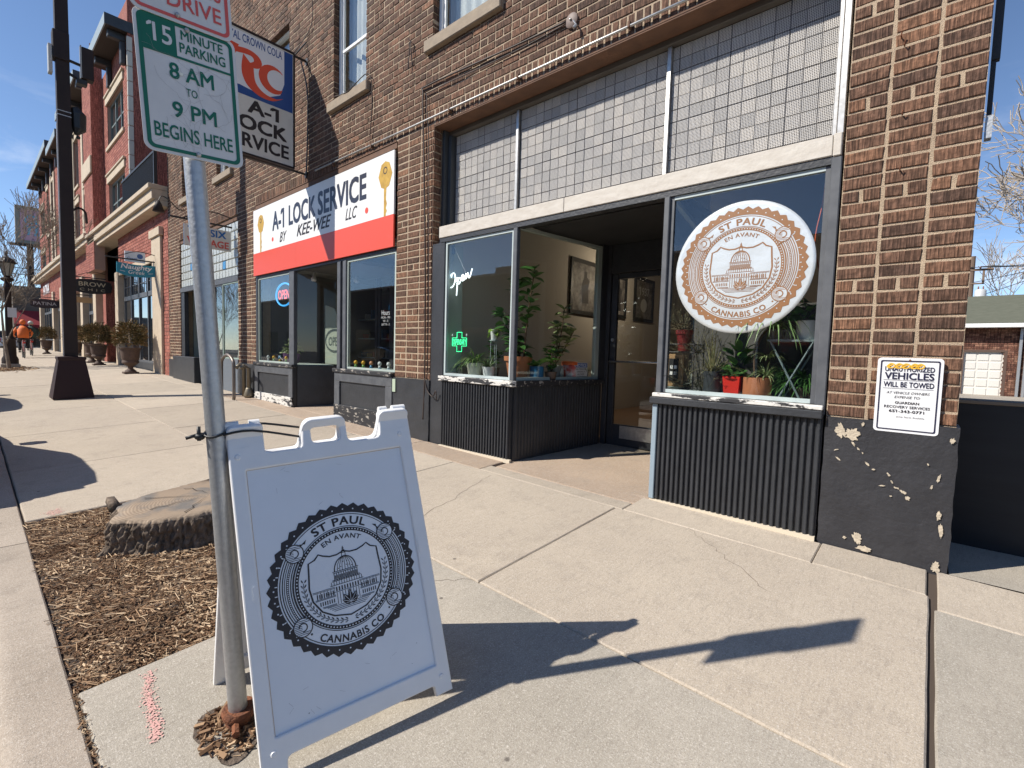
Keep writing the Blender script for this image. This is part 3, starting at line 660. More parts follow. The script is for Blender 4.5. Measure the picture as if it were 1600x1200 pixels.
def pxarea(x, z, w, h, y=4.0):
    P = []
    for dx, dz in ((-.5, -.5), (.5, -.5), (.5, .5), (-.5, .5)):
        c = cmr @ Vector((x+dx*w, y, z+dz*h))
        if c.z > -.1: return 0
        P.append((-c.x/c.z*477+512, c.y/c.z*477+384))
    cx, cy = sum(p[0] for p in P)/4, sum(p[1] for p in P)/4
    if not (-5 < cx < 1029 and -5 < cy < 773): return 0
    return abs(sum(P[i][0]*P[(i+1) % 4][1]-P[(i+1) % 4][0]*P[i][1] for i in range(4)))/2
order = sorted(bricks, key=lambda b: -pxarea(*b[:4]))
big, rest = order[:300], order[300:]
protos = {}
for cx, cz, w, h, mid in big:
    key = (round(w, 2), round(h, 2), mid); vr = BR.randrange(5)
    if (key, vr) not in protos:
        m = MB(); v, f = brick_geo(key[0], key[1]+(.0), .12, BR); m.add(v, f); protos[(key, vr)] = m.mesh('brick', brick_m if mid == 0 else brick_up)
    o = link('brick', protos[(key, vr)], bld, local=True); o.location = Vector((cx, 4.0, cz))-bld.location
for mid in (0, 1):
    m = MB()
    for cx, cz, w, h, k in rest:
        if k != mid: continue
        v, f = brick_geo(w, h, .10, BR); m.t = BR.uniform(.01, 1); m.add([(a+cx, b+4.0, c+cz) for a, b, c in v], f)
    o = m.build('brick', brick_m if mid == 0 else brick_up, bld); o['kind'] = 'stuff'
# return bricks on the jambs beside the St Paul bay
rj = MB()
for i in range(38):
    z = ZB+i*CH+.009+.034; rj.t = BR.uniform(.01, 1); v, f = brick_geo(.12, CH-.018, .1, BR); rj.add([(-4.922-b, 4.066+a, c+z) for a, b, c in v], [q[::-1] for q in f])
    rj.t = BR.uniform(.01, 1); rj.add([(-10.618-b-.0, 4.066+a, c+z) for a, b, c in v], [q[::-1] for q in f])
    rj.t = BR.uniform(.01, 1); rj.add([(-15.898-b, 4.066+a, c+z) for a, b, c in v], [q[::-1] for q in f])
o = rj.build('brick', brick_m, bld); o['kind'] = 'stuff'
# side wall of the corner and roof
sw = MB(); sw.box(.02, .149, 4.31, 16, -1.5, BZT); sw.box(BX0+.02, -0, 15.9, 16, -1.5, BZT); sw.box(BX0+.01, BX0+.2, 4.31, 15.9, -1.5, BZT); sw.build('side_wall', brick_up, bld)
rf = MB(); rf.box(BX0+.21, .01, 4.31, 15.89, BZT-.3, BZT-.1); rf.build('roof', black_paint, bld)
cp = MB(); cp.cbox(BX0-.03, BX1+.03, 3.95, 4.36, BZT+.002, BZT+.09, .01); cp.build('coping', stone, bld)
# black painted stucco plinths
def rough_box(name, x0, x1, y0, y1, zb0, zb1, z1, mat, par, seg=.055, amp=.006, lab=None):
    mb = MB(); nx_ = max(2, int((x1-x0)/seg)); nz_ = 20; vs = []
    for j in range(nz_+1):
        for i in range(nx_+1):
            x = x0+(x1-x0)*i/nx_; zb = zb0+(zb1-zb0)*i/nx_; z = zb+(z1-zb)*j/nz_; e = min(i, nx_-i, 1)
            vs.append((x+(amp*1.6*nz3(z*9, 3, x) if i in (0, nx_) else 0), y0+amp*nz3(x*7, z*7, 1)+amp*.5*nz3(x*23, z*23, 4)+(0 if e else .006), z))
    w = nx_+1; mb.add(vs, [(j*w+i, j*w+i+1, (j+1)*w+i+1, (j+1)*w+i) for j in range(nz_) for i in range(nx_)])
    L_ = [vs[j*w] for j in range(nz_+1)]; R_ = [vs[j*w+nx_] for j in range(nz_+1)]
    for S, fl in ((L_, 0), (R_, 1)):
        b = [(p[0], y1, p[2]) for p in S]; k = len(S)
        mb.add(S+b, [((i, i+1, i+1+k, i+k) if fl else (i+k, i+1+k, i+1, i)) for i in range(k-1)])
    T_ = vs[nz_*w:]; b = [(p[0], y1, p[2]) for p in T_]; k = len(T_); mb.add(T_+b, [(i, i+1, i+1+k, i+k) for i in range(k-1)])
    return mb.build(name, mat, par, True, lab)
rough_box('plinth', -.530, .162, 3.978, 4.25, -1.30, -1.35, -.375, black_rough, bld)
rough_box('plinth', -5.72, -4.915, 3.975, 4.2, -1.23, -1.23, -.375, black_paint, bld)
rough_box('plinth', -11.6, -10.63, 3.975, 4.2, -1.2, -1.2, -.375, black_paint, bld)
rough_box('plinth', -17.02, -15.9, 3.97, 4.2, -1.2, -1.2, -.44, black_paint, bld)
# places where the paint has broken off the corner plinth
chipm = M('bare_render', (.55, .47, .36), .95, c2=(.42, .36, .28), scale=20, bump=.8, bscale=60)
ch = MB()
def blob(u, v, ru, rv, seed, k=34, rot=0):
    pts = []
    for i in range(k):
        a = 2*math.pi*i/k; q = 1+.45*nz3(1.6*math.cos(a), 1.6*math.sin(a), seed)+.5*nz3(5*math.cos(a), 5*math.sin(a), seed+9); x, y = ru*q*math.cos(a), rv*q*math.sin(a)
        pts.append((u+x*math.cos(rot)-y*math.sin(rot), v+x*math.sin(rot)+y*math.cos(rot)))
    ch.add([(a, 3.9705, b) for a, b in pts], [tuple(range(k))])
for i, b in enumerate(((-.435, -.465, .030, .040, .3), (-.37, -.478, .042, .034, -.2), (-.315, -.405, .012, .016, 0), (-.36, -.545, .008, .022, .6), (-.33, -.575, .007, .016, .7), (-.305, -.60, .005, .01, .6), (-.455, -.60, .022, .004, .4), (-.44, -.66, .026, .006, -.7),
    (-.275, -.67, .008, .022, .7), (-.24, -.70, .014, .008, 0), (-.16, -.72, .008, .02, .7), (-.14, -.765, .006, .016, .5), (-.115, -.80, .022, .008, -.2), (-.08, -.82, .03, .010, -.5), (-.055, -.855, .014, .018, .2), (-.19, -.80, .022, .006, .1), (-.14, -.86, .01, .007, 0),
    (.135, -.455, .016, .022, 0), (.03, -.62, .006, .012, .5), (.085, -.70, .010, .034, -.2), (.055, -.76, .007, .02, -.2), (.10, -.93, .016, .04, 0), (.115, -1.02, .014, .05, .1), (-.30, -1.19, .030, .05, .2), (-.26, -1.25, .05, .03, 0), (-.37, -1.2, .018, .012, 0), (.0, -1.30, .09, .016, -.1), (.105, -1.26, .025, .05, 0))):
    blob(b[0], b[1], b[2]*(1.05 if i < 2 else .72), b[3]*(1.05 if i < 2 else .72), i*3.1, rot=b[4])
ch.build('paint_chips', chipm, bld)['kind'] = 'stuff'
pt = MB(); pt.box(-5.705, -5.635, 3.962, 3.972, -.58, -.40); pt.build('plinth_sticker', M('pale_green_tape', (.42, .50, .38), .6), bld)
# upper windows ------------------------------------------------------
curtain_m = M('grey_white_blind', (.62, .64, .65), .8, c2=(.50, .52, .53), scale=2.5)
for k, (a, b, c, d) in enumerate(WIN):
    fr = MB()
    for q in ((a+.004, a+.055, c, d), (b-.055, b-.004, c, d), (a+.055, b-.055, c, c+.055), (a+.055, b-.055, d-.055, d)): fr.cbox(q[0], q[1], 4.09, 4.17, q[2], q[3], .006)
    w = fr.build('window', white_paint, bld)
    s2 = MB(); zm = (c+d)/2-.15
    s2.cbox(a+.058, b-.058, 4.115, 4.15, zm-.025, zm+.025, .005)
    for q in ((a+.058, a+.095), (b-.095, b-.058)): s2.cbox(q[0], q[1], 4.12, 4.155, c+.058, d-.058, .004)
    s2.build('sash', white_paint, w)
    p = MB(); p.box(a+.096, b-.096, 4.133, 4.137, c+.06, zm-.026); p.build('pane', glass, w); p = MB(); p.box(a+.096, b-.096, 4.133, 4.137, zm+.026, d-.06); p.build('pane', glass, w)
    cu = MB(); n = 30; cu.add([(a+.02+(b-a-.04)*i/n, 4.27+.018*math.sin(i*1.3), z) for z in (c, d) for i in range(n+1)], [(i, i+1, i+n+2, i+n+1) for i in range(n)]); cu.build('curtain', curtain_m, w, True)
    s3 = MB(); s3.cbox(a-.11, b+.11, 3.935, 4.09, c-.155, c-.006, .01); s3.build('sill', stone, bld)
# ================================================================== CORNER SHOP FRONT (cannabis shop)
def each(name, lst, mat, par, ch=0):
    for b in lst: boxes(name, [b], mat, par, ch)
def boxes(name, lst, mat, par, ch=0, **k):
    mb = MB()
    for b in lst: (mb.cbox(*b, ch) if ch else mb.box(*b))
    return mb.build(name, mat, par, **k)
boxes('steel_beam', [(-4.92, -.545, 3.992, 4.10, 2.857, 2.870), (-4.92, -.545, 3.996, 4.285, 2.843, 2.854)], rust_dark, bld)
boxes('transom_head', [(-4.90, -.56, 4.21, 4.30, 2.788, 2.842)], M('weathered_grey_brown_wood', (.13, .115, .10), .8, c2=(.08, .07, .06), scale=8, stretch=(.3, 1, 3), wear=(.03, .03, .03), wscale=18, wpos=.7), bld, .006)
tr = boxes('transom', [(-4.89, -.60, 4.278, 4.30, 1.60, 2.786)], came_m, bld)
tiles = []
for a, b in ((-4.80, -3.747), (-3.707, -1.953), (-1.913, -.648)):
    p = .1093; x = b
    while x > a+.02:
        x0 = max(x-p, a)
        for r_ in range(10):
            z0 = 1.690+r_*p; z1 = min(z0+p, 2.785)
            if z1-z0 > .02: tiles.append(((x0+x)/2, (z0+z1)/2, x-x0-.0045, z1-z0-.0045))
        x -= p
tiles.sort(key=lambda t: -pxarea(t[0], t[1], t[2], t[3], 4.27)); tp_ = {}
def tile_geo(w, h, r):
    x, z = w/2, h/2; j = r.uniform(-.0012, .0012); j2 = r.uniform(-.0012, .0012)
    return [(-x, 0, -z), (x, 0, -z), (x, 0, z), (-x, 0, z)]+[(-x*.96, -.004+j, -z*.96), (x*.96, -.004+j2, -z*.96), (x*.96, -.004-j, z*.96), (-x*.96, -.004-j2, z*.96)], [(4, 5, 6, 7)]+[(i, (i+1) % 4, (i+1) % 4+4, i+4) for i in range(4)]
for cx, cz, w, h in tiles[:300]:
    k = (round(w, 3), round(h, 3), BR.randrange(6))
    if k not in tp_: m = MB(); m.add(*tile_geo(w, h, BR)); tp_[k] = m.mesh('tile', tile_m)
    o = link('tile', tp_[k], tr, local=True); o.location = (cx, 4.276, cz)
m = MB()
for cx, cz, w, h in tiles[300:]: v, f = tile_geo(w, h, BR); m.t = BR.uniform(.01, 1); m.add([(a+cx, b+4.276, c+cz) for a, b, c in v], f)
if m.v: m.build('tile', tile_m, tr)['kind'] = 'stuff'
for x in (-3.727, -1.933): boxes('transom_bar', [(x-.019, x+.019, 4.235, 4.273, 1.576, 2.786)], silver, bld, .003)
each('transom_side_trim', [(-.645, -.615, 4.20, 4.27, 1.58, 2.78), (-.588, -.546, 4.01, 4.06, 1.58, 2.80)], silver, bld, .004)
each('transom_side_trim', [(-4.915, -4.87, 4.13, 4.27, 1.58, 2.84), (-4.865, -4.81, 4.19, 4.27, 1.58, 2.78)], M('dark_grey_wood', (.045, .05, .055), .6), bld, .004)
each('pale_lintel', [(-4.775, -2.86, 3.985, 4.29, 1.432, 1.575), (-2.857, -.60, 3.985, 4.29, 1.432, 1.575), (-.597, -.548, 3.980, 4.10, 1.425, 1.578)], lintel_m, bld, .005)
boxes('head_frame', [(-4.76, -.548, 3.997, 4.10, 1.378, 1.430)], black_paint, bld)
each('side_frame', [(-4.915, -4.672, 4.0, 4.14, -1.24, 1.376)], black_paint, bld, .006)
each('corner_post', [(-3.528, -3.468, 3.992, 4.05, -.298, 1.377)], grey_frame, bld, .006)
each('corner_post', [(-1.805, -1.756, 3.990, 4.05, -.300, 1.377)], grey_frame, bld, .006)
each('side_frame', [(-.605, -.541, 3.990, 4.10, -.37, 1.424)], grey_frame, bld, .006)
def storewin(name, q, gl=glass, par=bld, fr=None, y=4.03, sides=None):
    w = boxes(name, [(q[0], q[0]+.03, y-.015, y+.03, q[2], q[3])], sides or fr or sill_pale, par); boxes('sash_stile', [(q[1]-.03, q[1], y-.015, y+.03, q[2], q[3])], sides or fr or sill_pale, w)
    each('sash_rail', [(q[0]+.03, q[1]-.03, y-.015, y+.03, q[2], q[2]+.03), (q[0]+.03, q[1]-.03, y-.015, y+.03, q[3]-.03, q[3])], fr or sill_pale, w)
    p = MB(); p.box(q[0]+.03, q[1]-.03, y, y+.006, q[2]+.03, q[3]-.03); p.build('pane', gl, w); return w
storewin('shop_window', (-4.67, -3.53, -.296, 1.376)); storewin('shop_window', (-1.754, -.607, -.296, 1.376), sides=grey_frame)
boxes('window_ledge', [(-4.70, -3.44, 3.945, 4.06, -.365, -.300)], black_chip, bld, .006)
boxes('window_ledge', [(-1.81, -.545, 3.935, 4.06, -.335, -.300)], black_chip, bld, .006)
boxes('ledge_fascia', [(-1.83, -.545, 3.930, 4.06, -.395, -.338)], black_paint, bld, .006)
def ribs(x0, x1, zt, par, P=None, base=None):
    kp_ = boxes('kick_panel', [(x0, x1, 3.99, 4.03, -1.30, zt)], black_paint, par); n = int((x1-x0)/.0435); me = {}
    for i in range(n):
        x = x0+(i+.5)*(x1-x0)/n; m = MB(); zb = gz(x, 3.97)+.022
        prof = [(-.0145, 0), (-.012, -.016), (-.006, -.022), (.006, -.022), (.012, -.016), (.0145, 0)]
        m.add([(x+a, 3.989+b, z) for z in (zb, zt-.004) for a, b in prof], [(j, j+1, j+7, j+6) for j in range(5)]+[(0, 1, 2, 3, 4, 5), (11, 10, 9, 8, 7, 6)]); m.build('slat', black_paint, kp_)
    return kp_
ribs(-4.67, -3.50, -.366, bld); ribs(-1.765, -.545, -.396, bld)
boxes('corner_trim', [(-1.812, -1.768, 3.962, 4.03, gz(-1.79, 4)+.01, -.397)], M('pale_blue_metal_trim', (.26, .33, .39), .5), bld, .004)
boxes('base_strip', [(-1.80, -.545, 3.955, 3.99, gz(-1.2, 4)-.02, gz(-1.2, 4)+.018)], M('pale_mortar_strip', (.62, .54, .42), .9), bld)
boxes('base_strip', [(-4.68, -3.46, 3.955, 3.99, gz(-4, 4)-.02, gz(-4, 4)+.020)], bpy.data.materials['pale_mortar_strip'], bld)
# splayed entrance sides
def splay(Ax, Bx, flip):
    A, B = Vector((Ax, 4.0, 0)), Vector((Bx, 5.5, 0)); pm = plane(A, B-A, (0, 0, 1)); Lh = (B-A).length; s = -1 if flip else 1
    def pb(nm, lst, mt, par, sub=None):
        mb = MB()
        for u0, u1, v0, v1, n0, n1 in lst:
            c = [pm(u, v, s*n) for n in (n0, n1) for u, v in ((u0, v0), (u1, v0), (u1, v1), (u0, v1))]
            f = [(3, 2, 1, 0), (4, 5, 6, 7), (0, 1, 5, 4), (1, 2, 6, 5), (2, 3, 7, 6), (3, 0, 4, 7)]; mb.add(c, f if not flip else [q[::-1] for q in f])
        return mb.build(nm, mt, par)
    pb('entrance_kick_panel', [(.03, Lh, -1.25, -.366, -.06, 0)], black_paint, bld)
    kp_ = KIDLAST = bld
    mb = MB(); n = int(Lh/.05)
    for i in range(n):
        u = .05+(Lh-.07)*i/n; mb.add([pm(u+a, z, s*b) for z in (-1.17, -.37) for a, b in ((0, 0), (.006, .012), (.022, .012), (.028, 0))], [(0, 1, 5, 4), (1, 2, 6, 5), (2, 3, 7, 6)])
    mb.build('ribbing', black_paint, bld)['kind'] = 'stuff'
    pb('entrance_ledge', [(.02, Lh, -.362, -.298, -.06, .045)], black_chip2, bld)
    w = pb('entrance_window', [(.045, Lh-.15, -.297, -.262, -.04, 0), (.045, Lh-.15, 1.37, 1.405, -.04, 0), (Lh-.15, Lh-.085, -.297, 1.405, -.05, .005)], jamb_pale, bld)
    pb('pane', [(.045, Lh-.151, -.261, 1.369, -.016, -.010)], glass, w)
    pb('entrance_jamb', [(Lh-.083, Lh+.02, -.297, 1.43, -.08, .02)], black_paint, bld)
    return pm, Lh
spm, sLh = splay(-3.485, -3.24, False); splay(-1.775, -2.03, True)
# door at the back of the entrance
each('door_frame', [(-3.25, -3.17, 5.52, 5.62, -1.16, 1.43), (-2.12, -2.02, 5.52, 5.62, -1.16, 1.43), (-3.168, -2.122, 5.53, 5.62, 1.07, 1.43)], black_paint, bld, .006)
door = boxes('door', [(-3.165, -3.085, 5.55, 5.60, -1.15, 1.065), (-2.21, -2.125, 5.55, 5.60, -1.15, 1.065), (-3.084, -2.211, 5.55, 5.60, -1.15, -.872), (-3.084, -2.211, 5.55, 5.60, 1.0, 1.065)], black_paint, bld, .004)
boxes('door_pane', [(-3.083, -2.212, 5.572, 5.578, -.871, .999)], glass, door)
m = MB(); m.tube([(-3.13, 5.49, -.06), (-2.17, 5.49, -.06)], .012, 8); m.tube([(-3.13, 5.49, -.06), (-3.13, 5.55, -.06)], .01, 6); m.tube([(-2.17, 5.49, -.06), (-2.17, 5.55, -.06)], .01, 6); m.build('handle', silver, door, True)
boxes('kick_plate', [(-2.97, -2.14, 5.540, 5.549, -1.05, -.885)], silver, door)
m = MB(); m.lathe([(.0, 0), (.022, 0), (.022, .012), (0, .012)], n=12); m.v = [(a-3.125, 5.55-c, b+.22) for a, b, c in m.v]; m.build('lock', silver, door)
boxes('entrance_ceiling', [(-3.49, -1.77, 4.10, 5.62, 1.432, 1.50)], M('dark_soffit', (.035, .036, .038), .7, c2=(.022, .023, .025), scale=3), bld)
each('bulkhead', [(-4.9, -3.492, 4.105, 4.125, 1.38, 1.60), (-1.768, -.56, 4.105, 4.125, 1.38, 1.60), (-3.25, -2.02, 5.622, 5.70, 1.07, 2.70)], interior_wall, bld)
# room
each('interior_wall', [(-4.99, -4.925, 4.305, 12, -1.2, 2.8), (-4.924, -.53, 11.95, 12.02, -1.2, 2.8)], interior_wall, bld)
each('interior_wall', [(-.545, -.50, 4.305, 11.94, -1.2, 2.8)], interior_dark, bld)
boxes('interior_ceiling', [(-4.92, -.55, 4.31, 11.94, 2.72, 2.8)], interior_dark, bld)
each('interior_floor', [(-4.92, -.55, 5.63, 11.94, -1.2, -1.10), (-4.92, -3.5, 4.31, 5.62, -1.2, -1.10), (-1.76, -.55, 4.31, 5.62, -1.2, -1.1)], interior_floor, bld)
each('display_deck', [(-4.90, -3.50, 4.064, 4.72, -.335, -.300), (-4.90, -3.47, 4.66, 4.72, -1.1, -.336)], sill_pale, bld)
each('display_deck', [(-1.75, -.56, 4.064, 4.70, -.335, -.300), (-1.75, -.56, 4.66, 4.70, -1.1, -.336)], sill_pale, bld)
m = MB(); u0 = .06
m.add([spm(u, v, n) for n in (-.062, -.5) for u, v in ((.06, -.335), (1.36, -.335), (1.36, -.300), (.06, -.300))], [(3, 2, 1, 0), (4, 5, 6, 7), (0, 1, 5, 4), (1, 2, 6, 5), (2, 3, 7, 6), (3, 0, 4, 7)]); m.build('display_deck', sill_pale, bld)
boxes('window_jamb', [(-4.70, -4.66, 4.065, 4.30, -.299, 1.37)], jamb_pale, bld)
boxes('added_dark_panel', [(-1.75, -.56, 4.68, 4.70, -.299, .50)], interior_dark, bld)  # dark panel added so the view behind the plants reads dim
# framed pictures on the inside wall
art = M('faded_poster_print', (.30, .28, .26), .6, c2=(.10, .09, .085), scale=7, amt=.3)
for i, (y0, y1, z0, z1, lab) in enumerate(((7.12, 8.12, .76, 1.76, 'black framed print on the shop wall seen through the entrance side window'), (8.55, 9.2, .80, 1.66, 'narrow black framed print at the left edge of the door glass'), (9.56, 10.5, .80, 1.76, 'black framed poster with round white emblem seen through the door glass'))):
    t = thing('framed_picture', lab, 'picture', (-4.92, (y0+y1)/2, z0), 'framed pictures on the shop wall'); X = -4.92
    boxes('frame', [(X, X+.035, y0, y0+.07, z0, z1), (X, X+.035, y1-.07, y1, z0, z1), (X, X+.035, y0+.07, y1-.07, z0, z0+.07), (X, X+.035, y0+.07, y1-.07, z1-.07, z1)], black_metal, t)
    boxes('print', [(X+.003, X+.012, y0+.07, y1-.07, z0+.07, z1-.07)], art, t)
    pm = plane((X+.013, (y0+y1)/2, (z0+z1)/2), (0, 1, 0), (0, 0, 1)); mb = MB()
    if i < 2:
        mb.add([pm(*p, .001) for p in [(-.10, -.28), (.12, -.28), (.09, .0), (.14, .14), (.05, .2), (.04, .3), (-.05, .3), (-.06, .18), (-.13, .05)]], [tuple(range(9))]); mb.build('printed_figure', M('print_dark', (.05, .045, .045), .7), t)  # dark figure printed on the poster
    else:
        text(mb, '1937', pm, 0, .10, .17, bold=.0, width=.5); dot(mb, pm, 0, -.12, .15, .001, 20); mb.build('printed_emblem', M('print_white', (.6, .6, .58), .7), t)
# ------------------------------------------------------------------ emblem
def emblem(m, R, inkm, parent, paperm=None, n0=.0012):
    """round shop emblem: scalloped ring, scrolls, beaded ring, shield with domed capitol, laurel, seven leaflets"""
    f = lambda u, v, n: m(u*R, v*R, n*1.0); I = MB(); P = MB(); a, b = n0, n0+.0009; D = math.radians
    zz = lambda t: .955+.045*(1-abs(((t/(2*math.pi)*40) % 1)*2-1))*1.0
    ring(I, f, .865, zz, a, k=160)
    for i in range(40):
        t = 2*math.pi*(i+.5)/40; dot(P, f, .915*math.cos(t), .915*math.sin(t), .0105, b, 6)
    for s in (0, 1):        # ray ticks at both sides
        for i in range(11):
            t = D(-38+7.6*i)+math.pi*s; dot(P, f, .888*math.cos(t), .888*math.sin(t), .020, b, 6, .007, t)
    ring(I, f, .838, .848, a, D(38), D(142)); ring(I, f, .838, .848, a, D(218), D(322))
    for s in (0, 1):
        for r, w in ((.842, .014), (.812, .014), (.787, .010), (.712, .014), (.688, .012)): ring(I, f, r-w/2, r+w/2, a, D(-34)+math.pi*s, D(34)+math.pi*s, 40)
        ring(I, f, .735, .768, a, D(-33)+math.pi*s, D(33)+math.pi*s, 40)
        for i in range(34):
            t = D(-32+64*i/33)+math.pi*s; dot(P, f, .7515*math.cos(t), .7515*math.sin(t), .0085, b, 6)
    ring(I, f, .615, .662, a, k=96); ring(I, f, .672, .682, a, k=96)
    for i in range(96): t = 2*math.pi*i/96; dot(P, f, .6385*math.cos(t), .6385*math.sin(t), .0095, b, 6)
    # scrolls
    for t, fl in ((D(143), 1), (D(37), 1), (D(217), -1), (D(323), -1)):
        cx, cy = .775*math.cos(t), .775*math.sin(t); dot(P, f, cx, cy, .118, b, 24); ring(I, f, .108, .122, b+.0004, k=28, cu=cx, cv=cy)
        for i in range(-4, 5):
            h = i*.021; w = math.sqrt(max(.104**2-h*h, 0)); 
            rect(I, f, cx-w, cx-(.01 if abs(i) < 3 else -w), cy+h-.004, cy+h+.004, b+.0004)
        stroke(I, f, [(cx-.0+.05*math.cos(q), cy+.05*math.sin(q)) for q in [D(-100+25*k) for k in range(12)]], .012, b+.0005)
        stroke(I, f, [(cx+.02, cy-.105*fl), (cx+.07*(1 if cx < 0 else -1), cy-.16*fl), (cx+.04*(1 if cx < 0 else -1), cy-.24*fl)], .012, b+.0005)
    arctext(I, f, 'ST PAUL', .705, D(90), .105, D(58), a, .03); arctext(I, f, 'CANNABIS CO', .822, D(270), .088, D(66), a, .028, True)
    arctext(I, f, 'EN AVANT', .515, D(90), .062, D(58), a, .02)
    for t in (D(132), D(48)):
        c, s = .76*math.cos(t), .76*math.sin(t); q = t-math.pi/2
        I.add([f(c+x*math.cos(q)-y*math.sin(q), s+x*math.sin(q)+y*math.cos(q), a) for x, y in ((-.075, .0), (-.02, .028), (-.005, .008), (.075, .0), (.02, -.028), (.005, -.008))], [(0, 1, 2, 3, 4, 5)])
    for t in (D(228), D(312)): dot(I, f, .785*math.cos(t), .785*math.sin(t), .014, a, 8)
    # shield
    f0_ = f; f = lambda u, v, n: m(u*R*.98, (v*.86-.03)*R, n)
    R_ = [(0, .44), (.09, .405), (.19, .405), (.28, .44), (.335, .475), (.39, .41), (.475, .375), (.485, .2), (.50, .0), (.47, -.2), (.37, -.38), (.22, -.49), (0, -.55)]
    sh = R_+[(-x, y) for x, y in R_[::-1][1:-1]]; stroke(I, f, sh, .017, a, True)
    # capitol
    f = lambda u, v, n: m(u*R*.98, (v*.84-.035)*R, n)
    dome = [(.15*math.cos(t), .16+.215*math.sin(t)) for t in [math.pi*i/14 for i in range(15)]]; stroke(I, f, dome, .012, a)
    for x in (-.11, -.075, -.04, 0, .04, .075, .11): stroke(I, f, [(x, .16), (x*.92, .25), (x*.6, .33), (x*.15, .375)], .006, a)
    for x, y in ((-.09, .2), (-.055, .22), (.02, .23), (.06, .22), (.095, .2), (-.02, .29), (.035, .29)): dot(I, f, x, y, .008, a, 6)
    for y, w in ((.155, .36), (.135, .34), (.03, .38), (.012, .40), (-.05, .46)): rect(I, f, -w/2, w/2, y, y+.010, a)
    for x, y0, y1, w in ((0, .375, .43, .05), (0, .43, .47, .03), (0, .47, .505, .012)):
        stroke(I, f, [(-w/2, y0), (-w/2, y1)], .007, a); stroke(I, f, [(w/2, y0), (w/2, y1)], .007, a); rect(I, f, -w/2-.008, w/2+.008, y1-.005, y1+.005, a)
    stroke(I, f, [(0, .5), (0, .535)], .008, a)
    for i in range(11):
        x = -.16+.032*i; rect(I, f, x-.005, x+.005, .02, .135, a)
        if i < 10: rect(I, f, x+.010, x+.022, .045, .105, a)
    for i in range(13): x = -.21+.035*i; rect(I, f, x-.004, x+.004, -.05, .012, a)
    for s in (-1, 1):
        for y, x1 in ((-.075, .465), (-.092, .463), (-.20, .44), (-.215, .44), (-.33, .36), (-.345, .35)): rect(I, f, *sorted((s*.17, s*x1)), y, y+.008, a)
        for i in range(9):
            x = s*(.20+.03*i); 
            if abs(x) < .43: rect(I, f, x-.008, x+.006, -.185, -.115, a)
            if abs(x) < .40: rect(I, f, x-.006, x+.008, -.30, -.24, a)
        for i in range(6):
            x = s*(.185+.045*i); rect(I, f, x-.003, x+.003, -.20, -.09, a)
    for i in range(9):
        x = -.15+.0375*i; rect(I, f, x-.009, x+.009, -.14, -.075, a); rect(I, f, x-.004, x+.004, -.34, -.16, a)
    for y in (-.155, -.36, -.385, -.41, -.435): rect(I, f, -.3+(-.36-y)*1.1*(y < -.3), .3-(-.36-y)*1.1*(y < -.3), y, y+.008, a)
    for t, l in ((90, .20), (58, .17), (122, .17), (28, .13), (152, .13), (-2, .08), (182, .08)):
        t = D(t); x0, y0 = .02, -.36; d = Vector((math.cos(t), math.sin(t))); q = Vector((-d.y, d.x)); pts = []
        for k in range(9): u = k/8; w = .030*math.sin(math.pi*u**.8)*(1+.22*(k % 2)); pts.append((Vector((x0, y0))+d*l*u, w))
        I.add([f(*(p+q*w), b) for p, w in pts]+[f(*(p-q*w), b) for p, w in pts[::-1]], [tuple(range(18))]); stroke(P, f, [(x0, y0), tuple(Vector((x0, y0))+d*l*.85)], .004, b+.0005)
    # laurel
    f = f0_
    for s in (-1, 1):
        for i in range(15):
            t = D(-84+i*6.6); r = .555; cx, cy = s*r*math.cos(t), r*math.sin(t); tt = t+math.pi/2 if s > 0 else math.pi-t-math.pi/2+0
            tt = math.atan2(math.cos(t), -s*math.sin(t))
            for o in (-.55, .55): dot(I, f, cx+.024*math.cos(tt+o*2), cy+.024*math.sin(tt+o*2), .024, a, 7, .0085, tt+o)
            if i < 14: dot(P, f, cx+.024*math.cos(tt+1.1), cy+.024*math.sin(tt+1.1), .013, b, 5, .0022, tt+.55)
        stroke(I, f, [(s*.555*math.cos(D(-84+i*7)), .555*math.sin(D(-84+i*7))) for i in range(14)], .006, a)
    I.build('printed_emblem', inkm, parent); P.build('emblem_highlights', paperm, parent)['kind'] = 'stuff'
dec = thing('window_decal', 'round wrinkled white decal with bronze emblem on the corner window', 'decal', (-1.16, 4.02, .22))
dm = lambda u, v, n=0: (-1.17+u, 4.0175-.0000-n-.004*nz3(u*4.5, v*4.5, 8)*(1), .725+v)
mb = MB(); V_ = [dm(0, 0)]; nr, na = 22, 72; F_ = []
for i in range(1, nr+1):
    for j in range(na): a = 2*math.pi*j/na; r = .512*i/nr; V_.append(dm(r*math.cos(a), r*math.sin(a)))
for j in range(na): F_.append((0, 1+j, 1+(j+1) % na))
for i in range(nr-1):
    for j in range(na): F_.append((1+i*na+j, 1+(i+1)*na+j, 1+(i+1)*na+(j+1) % na, 1+i*na+(j+1) % na))
k = len(V_); ed = [(x, y+.004, z) for x, y, z in V_[-na:]]
mb.add(V_+ed, F_+[(k-na+j, k+j, k+(j+1) % na, k-na+(j+1) % na) for j in range(na)]); mb.build('vinyl', vinyl_white, dec, True)
STK = 1.5; emblem(dm, .468, bronze_ink, dec, vinyl_white, .0012); STK = 1.0
